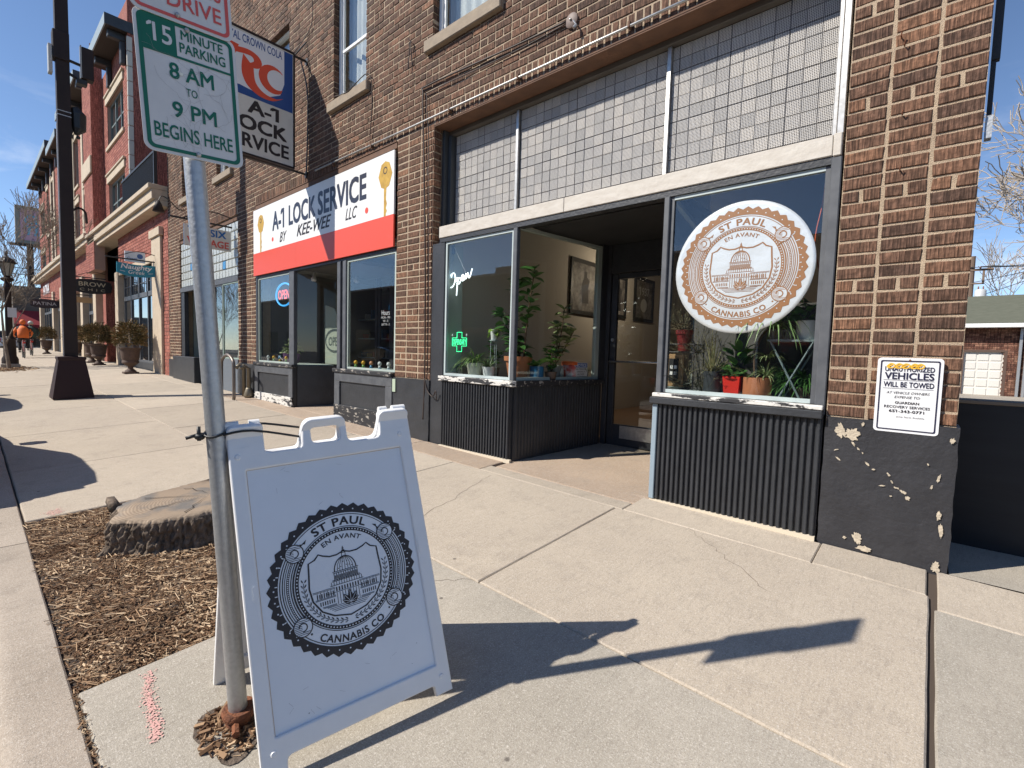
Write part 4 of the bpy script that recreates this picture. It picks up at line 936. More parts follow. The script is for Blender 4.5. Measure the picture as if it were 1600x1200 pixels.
# ------------------------------------------------------------------ neon signs and notice
def wire_text_path(parts, m, r, mat, par, nm='tube'):
    mb = MB()
    for p in parts: mb.tube([m(u, v, 0) for u, v in smooth_path(p, 5)], r, 8)
    return mb.build(nm, mat, par, True)
pl = thing('pendant_lamp', 'tiny lit warm lamp deep inside the shop beyond the door glass', 'lamp', (-4.1, 8.4, 1.5)); m = MB(); m.tube([(-4.1, 8.4, 2.7), (-4.1, 8.4, 1.62)], .006, 5); m.build('cord', black_metal, pl); m = MB(); m.ball((-4.1, 8.4, 1.55), .045, 12, 8); m.build('bulb', M('lit_bulb', (1, .8, .5), .3, emit=(1, .72, .4), estr=30), pl, True)
ld = bpy.data.lights.new('bulb_light', 'POINT'); ld.energy = 20; ld.color = (1, .82, .62); ld.shadow_soft_size = .06; lo_ = bpy.data.objects.new('bulb_light', ld); COL.objects.link(lo_); lo_.parent = pl; lo_.location = (0, -.1, -.02)
nt = thing('neon_sign', 'white script Open sign hanging inside the left shop window', 'neon sign', (-4.55, 4.10, .78), 'lit signs in the windows')
pm0 = plane((-4.69, 4.10, .86), (1, 0, .10), (0, 0, 1)); pm = lambda u, v, n=0: pm0(u*.95, v*.95, n)
wire_text_path([[(.075, .14), (.02, .11), (-.01, .03), (.02, -.04), (.08, -.03), (.12, .05), (.10, .13), (.055, .13), (.04, .09)], [(.13, .02), (.165, .06), (.155, -.10), (.15, -.17)], [(.155, -.02), (.19, .055), (.225, .03), (.20, -.02), (.165, -.01)],
    [(.225, .02), (.28, .04), (.275, .08), (.245, .07), (.25, .01), (.30, .015)], [(.30, .015), (.325, .085), (.325, .02), (.36, .09), (.375, .03), (.40, .035), (.44, .13)]], pm, .0075, neon('white_neon', (.95, 1, 1), (.85, .97, 1), 1.6), nt)
m = MB(); m.tube([pm(.06, .15), (-4.72, 4.11, 1.36)], .002, 4); m.tube([pm(.32, .1), (-4.64, 4.11, 1.36)], .002, 4); m.build('hanging_cord', white_paint, nt)
m = MB(); m.cbox(-4.68, -4.62, 4.10, 4.13, 1.24, 1.35, .005); m.tube(smooth_path([(-4.65, 4.12, 1.24), (-4.66, 4.13, 1.15), (-4.71, 4.13, 1.2), (-4.70, 4.14, 1.3)], 4), .003, 5); m.build('transformer', M('blue_grey_plastic', (.12, .2, .28), .5), nt)
nt = thing('neon_sign', 'green cross neon reading DISPENSARY low in the left shop window', 'neon sign', (-4.47, 4.08, 0), 'lit signs in the windows')
pm = plane((-4.45, 4.075, .13), (1, 0, 0), (0, 0, 1)); grn = neon('green_neon', (.1, .9, .4), (.03, .95, .35), 1.5)
cross = [(-.045, .05), (-.045, .12), (.045, .12), (.045, .05), (.13, .05), (.13, -.05), (.045, -.05), (.045, -.12), (-.045, -.12), (-.045, -.05), (-.13, -.05), (-.13, .05), (-.045, .05)]
m = MB(); m.tube([pm(*p) for p in cross], .0045, 6); m.build('tube', grn, nt); m = MB(); text(m, 'DISPENSARY', pm, 0, -.034, .068, .004, .25, .01); m.build('lettering', grn, nt)
for s in (-1, 1): m = MB(); m.ball(pm(s*.13, .085), (.014, .006, .016)); m.build('suction_cup', sill_pale, nt)
no = thing('notice_sign', 'NOTICE card low in the entrance side window', 'sign', tuple(spm(1.2, -.15, .02)))
def gp(u, v, n=0): return spm(u, v, n-.006)
m = MB(); m.prism([(1.00, -.258), (1.24, -.258), (1.24, -.085), (1.00, -.085)], .0, .003, gp); m.build('card', M('notice_grey', (.62, .63, .62), .5), no)
m = MB(); rect(m, gp, 1.008, 1.232, -.145, -.092, .0035); m.build('blue_band', M('notice_blue', (.03, .10, .32), .5), no)
m = MB(); text(m, 'NOTICE', gp, 1.12, -.137, .036, .0045, .20, .02); m.build('heading', sign_white2, no)
m = MB(); [text(m, s_, gp, 1.12, z, .019, .0042, w, .01) for s_, z, w in (('NO PERSONS', -.176, .19), ('UNDER 21', -.208, .14), ('ALLOWED', -.240, .13))]; m.build('lettering', ink, no)
# ------------------------------------------------------------------ pots and plants
PR = random.Random(21)
def leaf_mesh(l=1, w=.4, curl=.25, fold=.12, n=5):
    vs = []
    for i in range(n+1):
        t = i/n; ww = w/2*math.sin(math.pi*min(t*.92+.06, 1))**.8 if 0 < i < n else .02*w; z = -curl*l*t*t; x = l*t
        vs += [(x, -ww, z+fold*ww*2), (x, 0, z), (x, ww, z+fold*ww*2)]
    return vs, [(i*3+k, i*3+3+k, i*3+4+k, i*3+1+k) for i in range(n) for k in (0, 1)]
def leaf_at(mb, p, d, l, w, curl=.3, roll=0):
    d = Vector(d).normalized(); q = d.cross(Vector((0, 0, 1))); q = q.normalized() if q.length > .05 else Vector((1, 0, 0)); u = q.cross(d)
    c, s = math.cos(roll), math.sin(roll); q, u = q*c+u*s, u*c-q*s
    vs, fs = leaf_mesh(l, w, curl); mb.add([tuple(Vector(p)+d*a+q*b+u*e) for a, b, e in vs], fs)
def blades(mb, c, n, l, w, up=1.0, r=PR, spread=.02, droop=1.0):
    for _ in range(n):
        a = r.random()*6.28; L_ = l*r.uniform(.5, 1.1); e = up*r.uniform(.35, 1.2); d = Vector((math.cos(a), math.sin(a), 0)); p = Vector(c)+d*spread; q = Vector((-d.y, d.x, 0)); vs = []; v = d*math.cos(e)+Vector((0, 0, math.sin(e))); k = 6
        for i in range(k+1):
            ww = w*(1-(i/k)**2)*.5+.0004; vs += [tuple(p-q*ww), tuple(p+q*ww)]; p = p+v*L_/k; v = (v+Vector((0, 0, -.33*droop))).normalized()
        mb.add(vs, [(2*i, 2*i+2, 2*i+3, 2*i+1) for i in range(k)])
def pot(name, lab, c, r, h, mat, kind='round', sq=None, group='potted plants in the shop windows'):
    t = thing(name, lab, 'potted plant', c, group); m = MB()
    if kind == 'terra': m.lathe([(r*.66, 0), (r*.9, h*.8), (r*1.02, h*.8), (r*1.04, h), (r*.94, h), (r*.9, h*.9)], c, 22)
    elif kind == 'cyl': m.lathe([(r*.92, 0), (r, .02), (r, h), (r*.93, h), (r*.92, h*.9)], c, 22)
    elif kind == 'sq': m.lathe([(r*.82, 0), (r, h), (r*.93, h), (r*.9, h*.92)], c, 4)
    else: m.lathe([(r*.72, 0), (r*.78, .006), (r, h), (r*.93, h), (r*.9, h*.9)], c, 22)
    m.build('pot', mat, t, 'auto'); m = MB(); m.lathe([(0, h*.88), (r*.9, h*.9)], c, 14); m.build('soil', soil, t); return t
def leaves_obj(t, mat, spec):
    protos_ = {}
    for p, d, l, w, cu, ro in spec:
        m = MB(); leaf_at(m, p, d, l, w, cu, ro); m.build('leaf', mat, t, True)
ZD = -.298
t = pot('potted_plant', 'spider plant with arching striped blades in a cream pot below the green cross', (-4.42, 4.33, ZD), .11, .17, M('cream_glaze', (.55, .53, .45), .5)); m = MB(); blades(m, (-4.42, 4.33, ZD+.16), 110, .36, .013, 1.0); m.build('foliage', M('spider_leaf', (.30, .42, .14), .5, c2=(.10, .22, .05), scale=30), t)['kind'] = 'stuff'
t = pot('potted_plant', 'small grassy plant in a beige pot at the far left of the window', (-4.63, 4.26, ZD), .05, .10, M('beige_glaze', (.45, .38, .28), .6)); m = MB(); blades(m, (-4.63, 4.26, ZD+.09), 50, .16, .008, .9); m.build('foliage', leaf_pale, t)['kind'] = 'stuff'
t = pot('potted_plant', 'wispy dark plant in a small white pot beside the big terracotta pot', (-4.09, 4.24, ZD), .078, .13, white_plastic); m = MB(); blades(m, (-4.09, 4.24, ZD+.12), 45, .30, .010, 1.2); m.build('foliage', M('wispy_leaf', (.09, .13, .06), .6), t)['kind'] = 'stuff'
t = pot('potted_plant', 'tall rubber tree in a large terracotta pot behind the corner post', (-3.70, 4.34, ZD), .165, .27, terracotta, 'terra')
m = MB(); sp = []
for x0, y0, pth in ((-3.76, 4.34, [(-3.80, 4.36, .2), (-3.72, 4.33, .55), (-3.76, 4.36, .86)]), (-3.63, 4.36, [(-3.60, 4.35, .25), (-3.55, 4.34, .6), (-3.48, 4.33, .98)]), (-3.70, 4.40, [(-3.85, 4.42, .15), (-3.97, 4.40, .35), (-4.03, 4.38, .50)])):
    P_ = smooth_path([(x0, y0, ZD+.24)]+pth, 6); m.tube(P_, [.011-.006*i/len(P_) for i in range(len(P_))], 6)
    for i in range(3, len(P_)):
        for _ in range(3 if i > len(P_)-4 else 2):
            a = PR.random()*6.28; sp.append((P_[i], (math.cos(a), math.sin(a), PR.uniform(-.1, .9)), PR.uniform(.12, .19), PR.uniform(.07, .10), PR.uniform(.1, .5), PR.uniform(-.6, .6)))
for _ in range(16):
    a = PR.random()*6.28; sp.append(((-3.70+.06*math.cos(a), 4.35+.06*math.sin(a), ZD+.26+PR.random()*.16), (math.cos(a), math.sin(a), PR.uniform(0, .9)), PR.uniform(.11, .16), .075, .4, PR.uniform(-.5, .5)))
m.build('stem', stem_m, t, True); leaves_obj(t, leaf_dark, sp)
t = pot('potted_plant', 'bright lime pothos in a white pot raised on a glass stand', (-4.18, 4.42, .17), .05, .13, white_plastic); sp = []
for _ in range(16): a = PR.random()*6.28; sp.append(((-4.18+.03*math.cos(a), 4.42+.03*math.sin(a), .30-.06*PR.random()), (math.cos(a), math.sin(a), PR.uniform(-.6, .7)), PR.uniform(.08, .13), .06, .5, PR.uniform(-.5, .5)))
leaves_obj(t, leaf_lime, sp)
t = thing('plant_stand', 'clear glass tumbler and thin stand under the white pot', 'stand', (-4.18, 4.42, ZD)); m = MB(); [m.tube([(-4.18+.05*math.cos(a), 4.42+.05*math.sin(a), ZD), (-4.18+.04*math.cos(a), 4.42+.04*math.sin(a), .16)], .004, 5) for a in (0, 2.1, 4.2)]; m.lathe([(.055, .455), (.055, .466)], (-4.18, 4.42, ZD), 14); m.build('stand', sill_pale, t)
t = pot('potted_plant', 'green leafy plant in a bright blue pot right of the corner post', (-3.50, 4.45, ZD), .085, .16, M('blue_glaze', (.02, .12, .24), .3), 'cyl'); leaves_obj(t, leaf_mid, [((-3.50, 4.45, ZD+.15), (math.cos(a), math.sin(a), PR.uniform(.4, 1.6)), PR.uniform(.12, .2), .08, .5, PR.uniform(-.5, .5)) for a in [i*.8 for i in range(9)]])
t = pot('potted_plant', 'variegated rubber plant in a grey ribbed pot', (-3.50, 4.80, ZD), .10, .17, M('grey_glaze', (.30, .32, .33), .5), 'terra'); m = MB(); sp = []
for tx, ty, tz in ((-3.38, 4.80, .55), (-3.52, 4.86, .38), (-3.30, 4.9, .30)):
    P_ = smooth_path([(-3.50, 4.80, ZD+.15), ((-3.5+tx)/2+.02, (4.8+ty)/2, (tz+ZD)/2+.1), (tx, ty, tz)], 5); m.tube(P_, .006, 6)
    for i in range(3, len(P_)):
        for _ in range(3): a = PR.random()*6.28; sp.append((P_[i], (math.cos(a), math.sin(a), PR.uniform(.0, 1.0)), PR.uniform(.10, .16), .075, .3, PR.uniform(-.5, .5)))
m.build('stem', stem_m, t); leaves_obj(t, leaf_pale, sp)
t = pot('potted_plant', 'low pale succulent behind the NOTICE card', (-3.36, 5.25, ZD), .07, .12, M('dull_pot', (.22, .2, .18), .6)); m = MB(); blades(m, (-3.36, 5.25, ZD+.11), 60, .13, .016, 1.1); m.build('foliage', leaf_pale, t)['kind'] = 'stuff'
for x, y, s_, lab, lm in ((-4.30, 4.55, .8, 'leafy green plant in a dark pot behind the cream pot', leaf_mid), (-3.93, 4.55, 1.0, 'upright leafy plant in a dark pot behind the terracotta pot', leaf_dark), (-3.42, 4.62, .7, 'small leafy plant in a dark pot beside the blue pot', leaf_mid)):
    t = pot('potted_plant', lab, (x, y, ZD), .08*s_+.02, .14*s_, M('dark_clay', (.10, .07, .055), .6) if 'dark_clay' not in bpy.data.materials else bpy.data.materials['dark_clay']); m = MB(); sp = []
    for k in range(4):
        P_ = smooth_path([(x, y, ZD+.12*s_), (x+PR.uniform(-.05, .05), y+PR.uniform(-.05, .05), ZD+.28*s_), (x+PR.uniform(-.13, .13), y+PR.uniform(-.1, .1), ZD+PR.uniform(.38, .62)*s_)], 4); m.tube(P_, .004, 5)
        for i in range(2, len(P_)): a = PR.random()*6.28; sp += [(P_[i], (math.cos(a+o), math.sin(a+o), PR.uniform(.1, .8)), PR.uniform(.07, .12), .05, .3, PR.uniform(-.5, .5)) for o in (0, 3.1)]
    m.build('stem', stem_m, t); leaves_obj(t, lm, sp)
t = thing('snack_tub', 'plastic tub with orange lid and red and white wrapping on the window deck', 'tub', (-3.42, 5.02, ZD)); m = MB(); m.lathe([(.09, 0), (.10, .02), (.10, .17), (.09, .18)], (-3.42, 5.02, ZD), 20); m.build('tub', M('wrapper', (.7, .68, .66), .4, c2=(.6, .10, .08), scale=9, amt=.2), t, True); m = MB(); m.lathe([(.104, .18), (.104, .215), (.09, .225)], (-3.42, 5.02, ZD), 20); m.build('lid', M('orange_lid', (.75, .14, .03), .4), t)
t = thing('glass_jar', 'small clear glass jar beside the orange lidded tub', 'jar', (-3.44, 4.86, ZD)); m = MB(); m.lathe([(.035, 0), (.035, .12), (.028, .15), (.028, .17)], (-3.44, 4.86, ZD), 14); m.build('jar', M('dull_glass', (.5, .52, .5), .2), t, True)
# right window
G2 = 'potted plants in the shop windows'
t = pot('potted_plant', 'dry feathery plant in a dark red pot on the wire shelf', (-1.70, 4.32, .07), .075, .19, M('dark_red_glaze', (.16, .02, .02), .35), 'terra'); m = MB()
def bushy(m, c, n, l, h, r=PR):
    for _ in range(n):
        a = r.random()*6.28; e = r.uniform(.2, 1.4); d = Vector((math.cos(a)*math.cos(e), math.sin(a)*math.cos(e), math.sin(e)*h)); P_ = [Vector(c)]
        for i in range(4): P_.append(P_[-1]+d*l/4+Vector((r.gauss(0, .012), r.gauss(0, .012), r.gauss(0, .01))))
        m.tube(P_, .0016, 3, False)
        for p in P_[1:]:
            for _ in range(4): q = Vector((r.gauss(0, 1), r.gauss(0, 1), r.gauss(0, 1))).normalized(); leaf_at(m, p, q, .022, .005, .1)
bushy(m, (-1.70, 4.32, .25), 26, .22, 1.1); m.build('foliage', leaf_dry, t)['kind'] = 'stuff'
t = thing('wire_shelf', 'black wire shelf unit at the left of the corner window', 'shelf', (-1.70, 4.32, ZD)); m = MB()
for x in (-1.86, -1.56):
    for y in (4.2, 4.44): m.tube([(x, y, ZD), (x, y, .14)], .005, 5)
for z in (.06, .13): m.tube([(-1.86, 4.2, z), (-1.56, 4.2, z), (-1.56, 4.44, z), (-1.86, 4.44, z), (-1.86, 4.2, z)], .004, 5)
for i in range(7): m.tube([(-1.86+.05*i, 4.2, .062), (-1.86+.05*i, 4.44, .062)], .0025, 4)
m.build('wire_frame', black_metal, t)
t = thing('switch_board', 'tan wooden board with a black plate and white labels behind the glass', 'board', (-1.72, 4.22, ZD)); m = MB(); m.cbox(-1.80, -1.64, 4.17, 4.19, -.25, .04, .004); m.build('board', M('tan_wood', (.42, .26, .12), .6, c2=(.3, .17, .08), scale=9, stretch=(6, 1, 1)), t)
m = MB(); m.box(-1.765, -1.68, 4.16, 4.169, -.20, .0); m.build('plate', black_metal, t); m = MB(); [m.box(-1.752+.035*i, -1.728+.035*i, 4.156, 4.159, -.09-.055*j, -.06-.055*j) for i in (0, 1) for j in (0, 1)]; m.build('label', white_paint, t)
t = pot('potted_plant', 'thin reedy plant in a dark grey pot left of the red pot', (-1.41, 4.25, ZD), .085, .20, M('charcoal_pot', (.045, .05, .055), .5)); m = MB(); blades(m, (-1.41, 4.25, ZD+.18), 55, .42, .008, 1.35, droop=.7); m.build('foliage', M('reedy', (.16, .19, .07), .6, c2=(.3, .24, .12), scale=20), t)['kind'] = 'stuff'
t = pot('potted_plant', 'dense small leaved plant in a bright red square pot', (-1.22, 4.19, ZD), .095, .165, M('bright_red_glaze', (.62, .03, .02), .3), 'sq'); leaves_obj(t, leaf_dark, [((-1.22+.05*math.cos(a), 4.19+.04*math.sin(a), ZD+.16+PR.random()*.04), (math.cos(a), math.sin(a), PR.uniform(.1, 1.4)), .06, .042, .3, PR.uniform(-.6, .6)) for a in [i*.37 for i in range(30)]])
t = pot('potted_plant', 'spiky yucca like plant with a brown stalk in a short terracotta pot', (-1.04, 4.20, ZD), .105, .165, terracotta, 'cyl'); m = MB(); m.tube(smooth_path([(-1.06, 4.20, ZD+.15), (-1.07, 4.2, .05), (-1.02, 4.22, .22), (-.95, 4.24, .27)], 5), .007, 6); m.build('stem', stem_m, t); m = MB(); blades(m, (-.98, 4.2, ZD+.17), 60, .17, .012, 1.2); blades(m, (-.98, 4.22, .03), 60, .16, .010, .9); m.build('foliage', leaf_pale, t)['kind'] = 'stuff'
t = pot('potted_plant', 'heart leaved pothos in a white bowl on the slim shelf near the brick pier', (-.715, 4.24, .175), .088, .14, white_plastic); leaves_obj(t, leaf_mid, [((-.715+.05*math.cos(a), 4.24+.04*math.sin(a), .31+PR.random()*.16), (math.cos(a), math.sin(a)-.3, PR.uniform(-.2, 1.0)), PR.uniform(.07, .11), .075, .4, PR.uniform(-.6, .6)) for a in [i*.45 for i in range(26)]])
t = thing('folding_shelf', 'slim folding metal shelf with crossed legs in the corner window', 'shelf', (-.75, 4.25, ZD)); m = MB(); m.box(-.97, -.62, 4.14, 4.36, .155, .172)
m.tube([(-.66, 4.15, .155), (-.88, 4.15, ZD)], .008, 6); m.tube([(-.95, 4.15, .155), (-.72, 4.15, ZD)], .008, 6); m.tube([(-.66, 4.35, .155), (-.88, 4.35, ZD)], .008, 6); m.build('shelf_frame', M('grey_blue_metal', (.16, .21, .22), .5), t)
t = thing('trailing_plant', 'trailing spider plant hanging from the slim shelf beside the decal', 'plant', (-.95, 4.25, .18), G2); m = MB(); m.lathe([(.05, 0), (.06, .08)], (-.93, 4.25, .175), 12); m.build('pot', M('small_dark_pot', (.06, .05, .045), .6), t); m = MB(); blades(m, (-.95, 4.25, .26), 70, .42, .013, .9, droop=1.4); m.build('foliage', M('trail_leaf', (.20, .30, .11), .5, c2=(.09, .17, .05), scale=25), t)['kind'] = 'stuff'
t = thing('bushy_plant', 'mass of dark green grassy leaves on the deck beside the brick pier', 'plant', (-.75, 4.35, ZD), G2); m = MB(); m.lathe([(.09, 0), (.11, .1)], (-.75, 4.42, ZD), 12); m.build('pot', M('hidden_pot', (.08, .05, .04), .7), t); m = MB(); blades(m, (-.72, 4.38, ZD+.1), 190, .40, .013, 1.0); blades(m, (-.88, 4.42, ZD+.1), 120, .34, .012, 1.0); m.build('foliage', leaf_dark, t)['kind'] = 'stuff'
t = pot('potted_plant', 'broad dark leaved plant in a brown pot behind the red pot', (-1.28, 4.50, ZD), .10, .18, M('brown_glaze', (.09, .045, .03), .5)); leaves_obj(t, leaf_mid, [((-1.28+.04*math.cos(a), 4.50+.04*math.sin(a), ZD+.17+PR.random()*.22), (math.cos(a), math.sin(a), PR.uniform(.2, 1.8)), PR.uniform(.11, .18), .07, .4, PR.uniform(-.6, .6)) for a in [i*.5 for i in range(26)]])
t = thing('dry_shrub', 'tangled dry twiggy plant beside the wire shelf', 'plant', (-1.55, 4.3, ZD), G2); m = MB(); bushy(m, (-1.52, 4.30, ZD), 40, .34, 1.3); bushy(m, (-1.60, 4.26, ZD+.05), 30, .28, .8); bushy(m, (-1.56, 4.3, .05), 30, .26, 1.0); m.build('foliage', leaf_dry, t)['kind'] = 'stuff'
t = thing('orange_cord', 'orange cord looping down the right edge of the corner window', 'cord', (-.66, 4.2, .66)); m = MB(); m.tube(smooth_path([(-.66, 4.2, 1.36), (-.675, 4.2, 1.15), (-.70, 4.2, .98), (-.70, 4.2, .85), (-.66, 4.2, .66), (-.63, 4.2, .5)], 5), .005, 6); m.build('cord', M('orange_plastic', (.6, .12, .04), .5), t, True)
# ================================================================== KEY SHOP FRONT
boxes('steel_beam', [(-10.61, -5.72, 3.99, 4.10, 2.872, 2.885), (-10.61, -5.72, 4.0, 4.10, 2.79, 2.868)], rust_dark, bld)
boxes('head_frame', [(-10.61, -5.72, 4.0, 4.10, 1.40, 1.45)], black_paint, bld)
each('corner_post', [(-9.05, -8.85, 3.99, 4.06, -.32, 1.398), (-7.30, -7.20, 3.99, 4.06, -.32, 1.398), (-7.13, -7.03, 3.99, 4.06, -.32, 1.398)], grey_frame, bld, .006)
each('side_frame', [(-10.61, -10.52, 4.0, 4.10, -.32, 1.398), (-7.198, -7.132, 4.03, 4.06, -.32, 1.398)], black_paint, bld)
storewin('shop_window', (-10.52, -9.05, -.31, 1.398), fr=jamb_pale); storewin('shop_window', (-7.03, -5.722, -.31, 1.398), fr=jamb_pale)
each('window_ledge', [(-10.63, -8.83, 3.94, 4.05, -.375, -.315), (-7.36, -5.722, 3.94, 4.05, -.375, -.315)], black_chip2, bld, .006)
for a, b in ((-10.61, -8.86), (-7.33, -5.724)):
    k_ = boxes('kick_panel', [(a, b, 3.99, 4.05, -1.2, -.376), ], black_paint, bld)
    boxes('rail', [(a, b, 3.965, 3.989, -.52, -.376), (a, a+.16, 3.965, 3.989, -1.0, -.521), (b-.16, b, 3.965, 3.989, -1.0, -.521)], grey_frame, k_, .004)
    boxes('peeled_base', [(a, b, 3.955, 3.989, -1.2, -.93 if a < -8 else -.90)], black_chip2 if a > -8 else black_chip, k_, .005)
for Ax, Bx, fl in ((-8.86, -8.35, False), (-7.31, -7.75, True)):
    A, B = Vector((Ax, 4.06, 0)), Vector((Bx, 5.4, 0)); pm = plane(A, B-A, (0, 0, 1)); Lh = (B-A).length
    m = MB(); m.add([pm(u, v, n) for n in (0, -.05) for u, v in ((0, -1.2), (Lh, -1.2), (Lh, -.33), (0, -.33))], [(0, 1, 2, 3), (7, 6, 5, 4), (3, 2, 6, 7)]); m.build('entrance_kick_panel', black_paint, bld)
    m = MB(); m.add([pm(u, v, -.01) for u, v in ((0, -.30), (Lh, -.30), (Lh, 1.39), (0, 1.39))], [(0, 1, 2, 3)]); m.build('entrance_window', glass, bld)
each('door_frame', [(-8.36, -8.29, 5.38, 5.46, -1.15, 1.40), (-7.83, -7.74, 5.38, 5.46, -1.15, 1.40)], black_paint, bld); d2 = boxes('door', [(-8.285, -8.22, 5.40, 5.44, -1.13, 1.36), (-7.90, -7.835, 5.40, 5.44, -1.13, 1.36), (-8.219, -7.901, 5.40, 5.44, -1.13, -.9)], black_paint, bld); boxes('door_pane', [(-8.219, -7.901, 5.418, 5.422, -.9, 1.36)], glass, d2)
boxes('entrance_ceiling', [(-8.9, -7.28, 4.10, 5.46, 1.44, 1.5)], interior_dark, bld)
each('interior_wall', [(-10.64, -10.60, 4.305, 8.5, -1.2, 2.8), (-10.6, -5.72, 8.45, 8.5, -1.2, 2.8), (-5.76, -5.72, 4.305, 8.44, -1.2, 2.8)], M('key_shop_wall', (.17, .16, .145), .8), bld)
boxes('interior_ceiling', [(-10.6, -5.77, 4.31, 8.44, 1.62, 1.7)], M('pale_ceiling', (.30, .29, .27), .8), bld); each('interior_floor', [(-10.6, -5.77, 5.47, 8.44, -1.2, -1.1)], interior_floor, bld)
each('display_deck', [(-10.58, -8.9, 4.07, 4.8, -.345, -.315), (-7.28, -5.77, 4.07, 4.8, -.345, -.315)], jamb_pale, bld)
# shelves with stock, display panel, ceiling spots
t = thing('shelf_unit', 'white shelves with small boxes inside the key shop', 'shelf', (-9.6, 6.4, -1.1)); boxes('shelf', [(-10.5, -8.2, 6.3, 6.6, z, z+.025) for z in (-.2, .25, .7)], sill_pale, t)
for i in range(26): boxes('stock_box', [((lambda x, z, w, h: (x, x+w, 6.34, 6.5, z, z+h))(-10.45+.085*i+PR.random()*.02, (-.174, .276, .726)[i % 3], PR.uniform(.05, .075), PR.uniform(.08, .22)))], (M('stock_%d' % (i % 5), [(.02, .12, .25), (.4, .05, .04), (.5, .5, .48), (.35, .26, .05), (.05, .05, .05)][i % 5], .5) if 'stock_%d' % (i % 5) not in bpy.data.materials else bpy.data.materials['stock_%d' % (i % 5)]), t)
t = thing('display_panel', 'pale green leaning panel board inside the key shop entrance window', 'panel', (-9.0, 4.9, -.3)); m = MB(); m.prism([(-9.35, -.31), (-8.70, -.31), (-8.70, .45), (-9.0, .80), (-9.35, .88)], 4.86, 4.88); m.build('board', M('dusty_green_board', (.27, .31, .25), .8), t)
t = thing('back_counter', 'dark counter with key racks at the back of the key shop', 'counter', (-7, 7.5, -1.1)); boxes('counter', [(-8.0, -5.9, 7.2, 7.7, -1.1, -.1)], interior_dark, t); boxes('key_rack', [(-7.9, -6.0, 8.38, 8.44, .1, 1.3)], M('pegboard', (.12, .11, .09), .7), t)
m = MB()
for i in range(120): x = -7.85+.09*(i % 20)+PR.random()*.02; z = 1.2-.17*(i//20); m.box(x, x+.022, 8.36, 8.378, z-.07, z)
m.build('keys', M('brass_keys', (.45, .33, .12), .4, .6), t)['kind'] = 'stuff'
for i, (x, y, lab) in enumerate(((-9.35, 4.62, 'left white ceiling spotlight in the key shop window'), (-8.75, 5.2, 'right white ceiling spotlight in the key shop window'))):
    t = thing('spotlight', lab, 'lamp', (x, y, 1.6), 'ceiling spotlights'); m = MB(); m.tube([(x, y, 1.62), (x, y, 1.50)], .008, 6); m.build('stem', white_paint, t); m = MB(); m.tube([(x, y, 1.50), (x+.01, y, 1.44), (x+.03, y-.02, 1.36), (x+.035, y-.025, 1.34)], [.02, .03, .055, .05], 12); m.build('lamp_head', white_paint, t, True)
t = thing('neon_sign', 'red OPEN neon inside a blue oval in the key shop window', 'neon sign', (-9.45, 4.1, .8), 'lit signs in the windows'); pm = plane((-9.50, 4.10, 1.02), (1, 0, 0), (0, 0, 1)); k = 40
m = MB(); m.tube([pm(.36*math.cos(2*math.pi*i/k), .215*math.sin(2*math.pi*i/k)) for i in range(k+1)], .017, 8, False); m.build('oval_tube', neon('blue_neon', (.05, .35, .8), (.05, .40, .95), .9), t, True)
m = MB(); text(m, 'OPEN', pm, 0, -.085, .17, .01, .50, .03); m.build('lettering', neon('red_neon', (.9, .15, .12), (.95, .10, .08), .8), t)
t = pot('potted_plant', 'bushy pale green plant in a purple pot in the key shop window', (-9.85, 4.4, ZD-.02), .17, .20, M('purple_glaze', (.16, .07, .17), .5)); m = MB()
for _ in range(160): a = PR.random()*6.28; e = PR.uniform(-.1, 1.5); r = PR.uniform(.05, .24); d = (math.cos(a)*math.cos(e), math.sin(a)*math.cos(e), math.sin(e)); leaf_at(m, (-9.85+d[0]*r, 4.4+d[1]*r*.8, ZD+.2+d[2]*r), d, .07, .04, .3, PR.random())
m.build('foliage', leaf_pale, t)['kind'] = 'stuff'
# solar dancing figures along the ledge
cols = [(.75, .42, .02), (.10, .32, .5), (.62, .66, .66), (.22, .45, .10), (.55, .25, .12)]
cm = [M('toy_paint_%d' % i, c, .4) for i, c in enumerate(cols)]
def toy(x, i, lab, s=1):
    y = 4.10; z = -.314; t = thing('solar_toy', lab, 'toy figure', (x, y, z), 'solar dancing toys on the key shop ledge')
    a, b, c = cm[i % 5], cm[(i*2+3) % 5], cm[3 if i % 2 else 1]
    m = MB(); m.lathe([(.036*s, 0), (.044*s, .012), (.034*s, .034*s)], (x, y, z), 12); m.build('base', c, t, True)
    m = MB(); m.tube([(x, y, z+.03*s), (x, y, z+.08*s)], [.026*s, .016*s], 8); m.build('body', b, t, True)
    m = MB(); m.ball((x, y, z+.108*s), (.034*s, .03*s, .034*s)); 
    if i % 2: [m.ball((x+sx*.026*s, y, z+.14*s), .012*s, 6, 4) for sx in (-1, 1)]
    m.build('head', a, t, True)
names = ['left end', 'second from the left', 'middle', 'fourth from the left', 'right end']
for i, x in enumerate((-10.25, -9.98, -9.70, -9.42, -9.22)): toy(x, (2, 0, 1, 0, 2)[i], ['grey headed solar toy at the left end of the left ledge', 'yellow solar toy left of the blue one on the left ledge', 'blue headed solar toy in the middle of the left ledge', 'yellow solar toy right of the blue one on the left ledge', 'grey headed solar toy at the right end of the left ledge'][i])
for i, x in enumerate((-6.90, -6.68, -6.46, -6.23, -6.0, -5.80)): toy(x, (0, 0, 4, 2, 2, 0)[i], ['yellow solar toy at the far left of the right ledge', 'yellow solar toy second from the left on the right ledge', 'brown solar toy third from the left on the right ledge', 'grey solar toy just right of the brown one on the right ledge', 'grey solar toy next to the last on the right ledge', 'yellow solar toy beside the brick column'][i], 1.0)
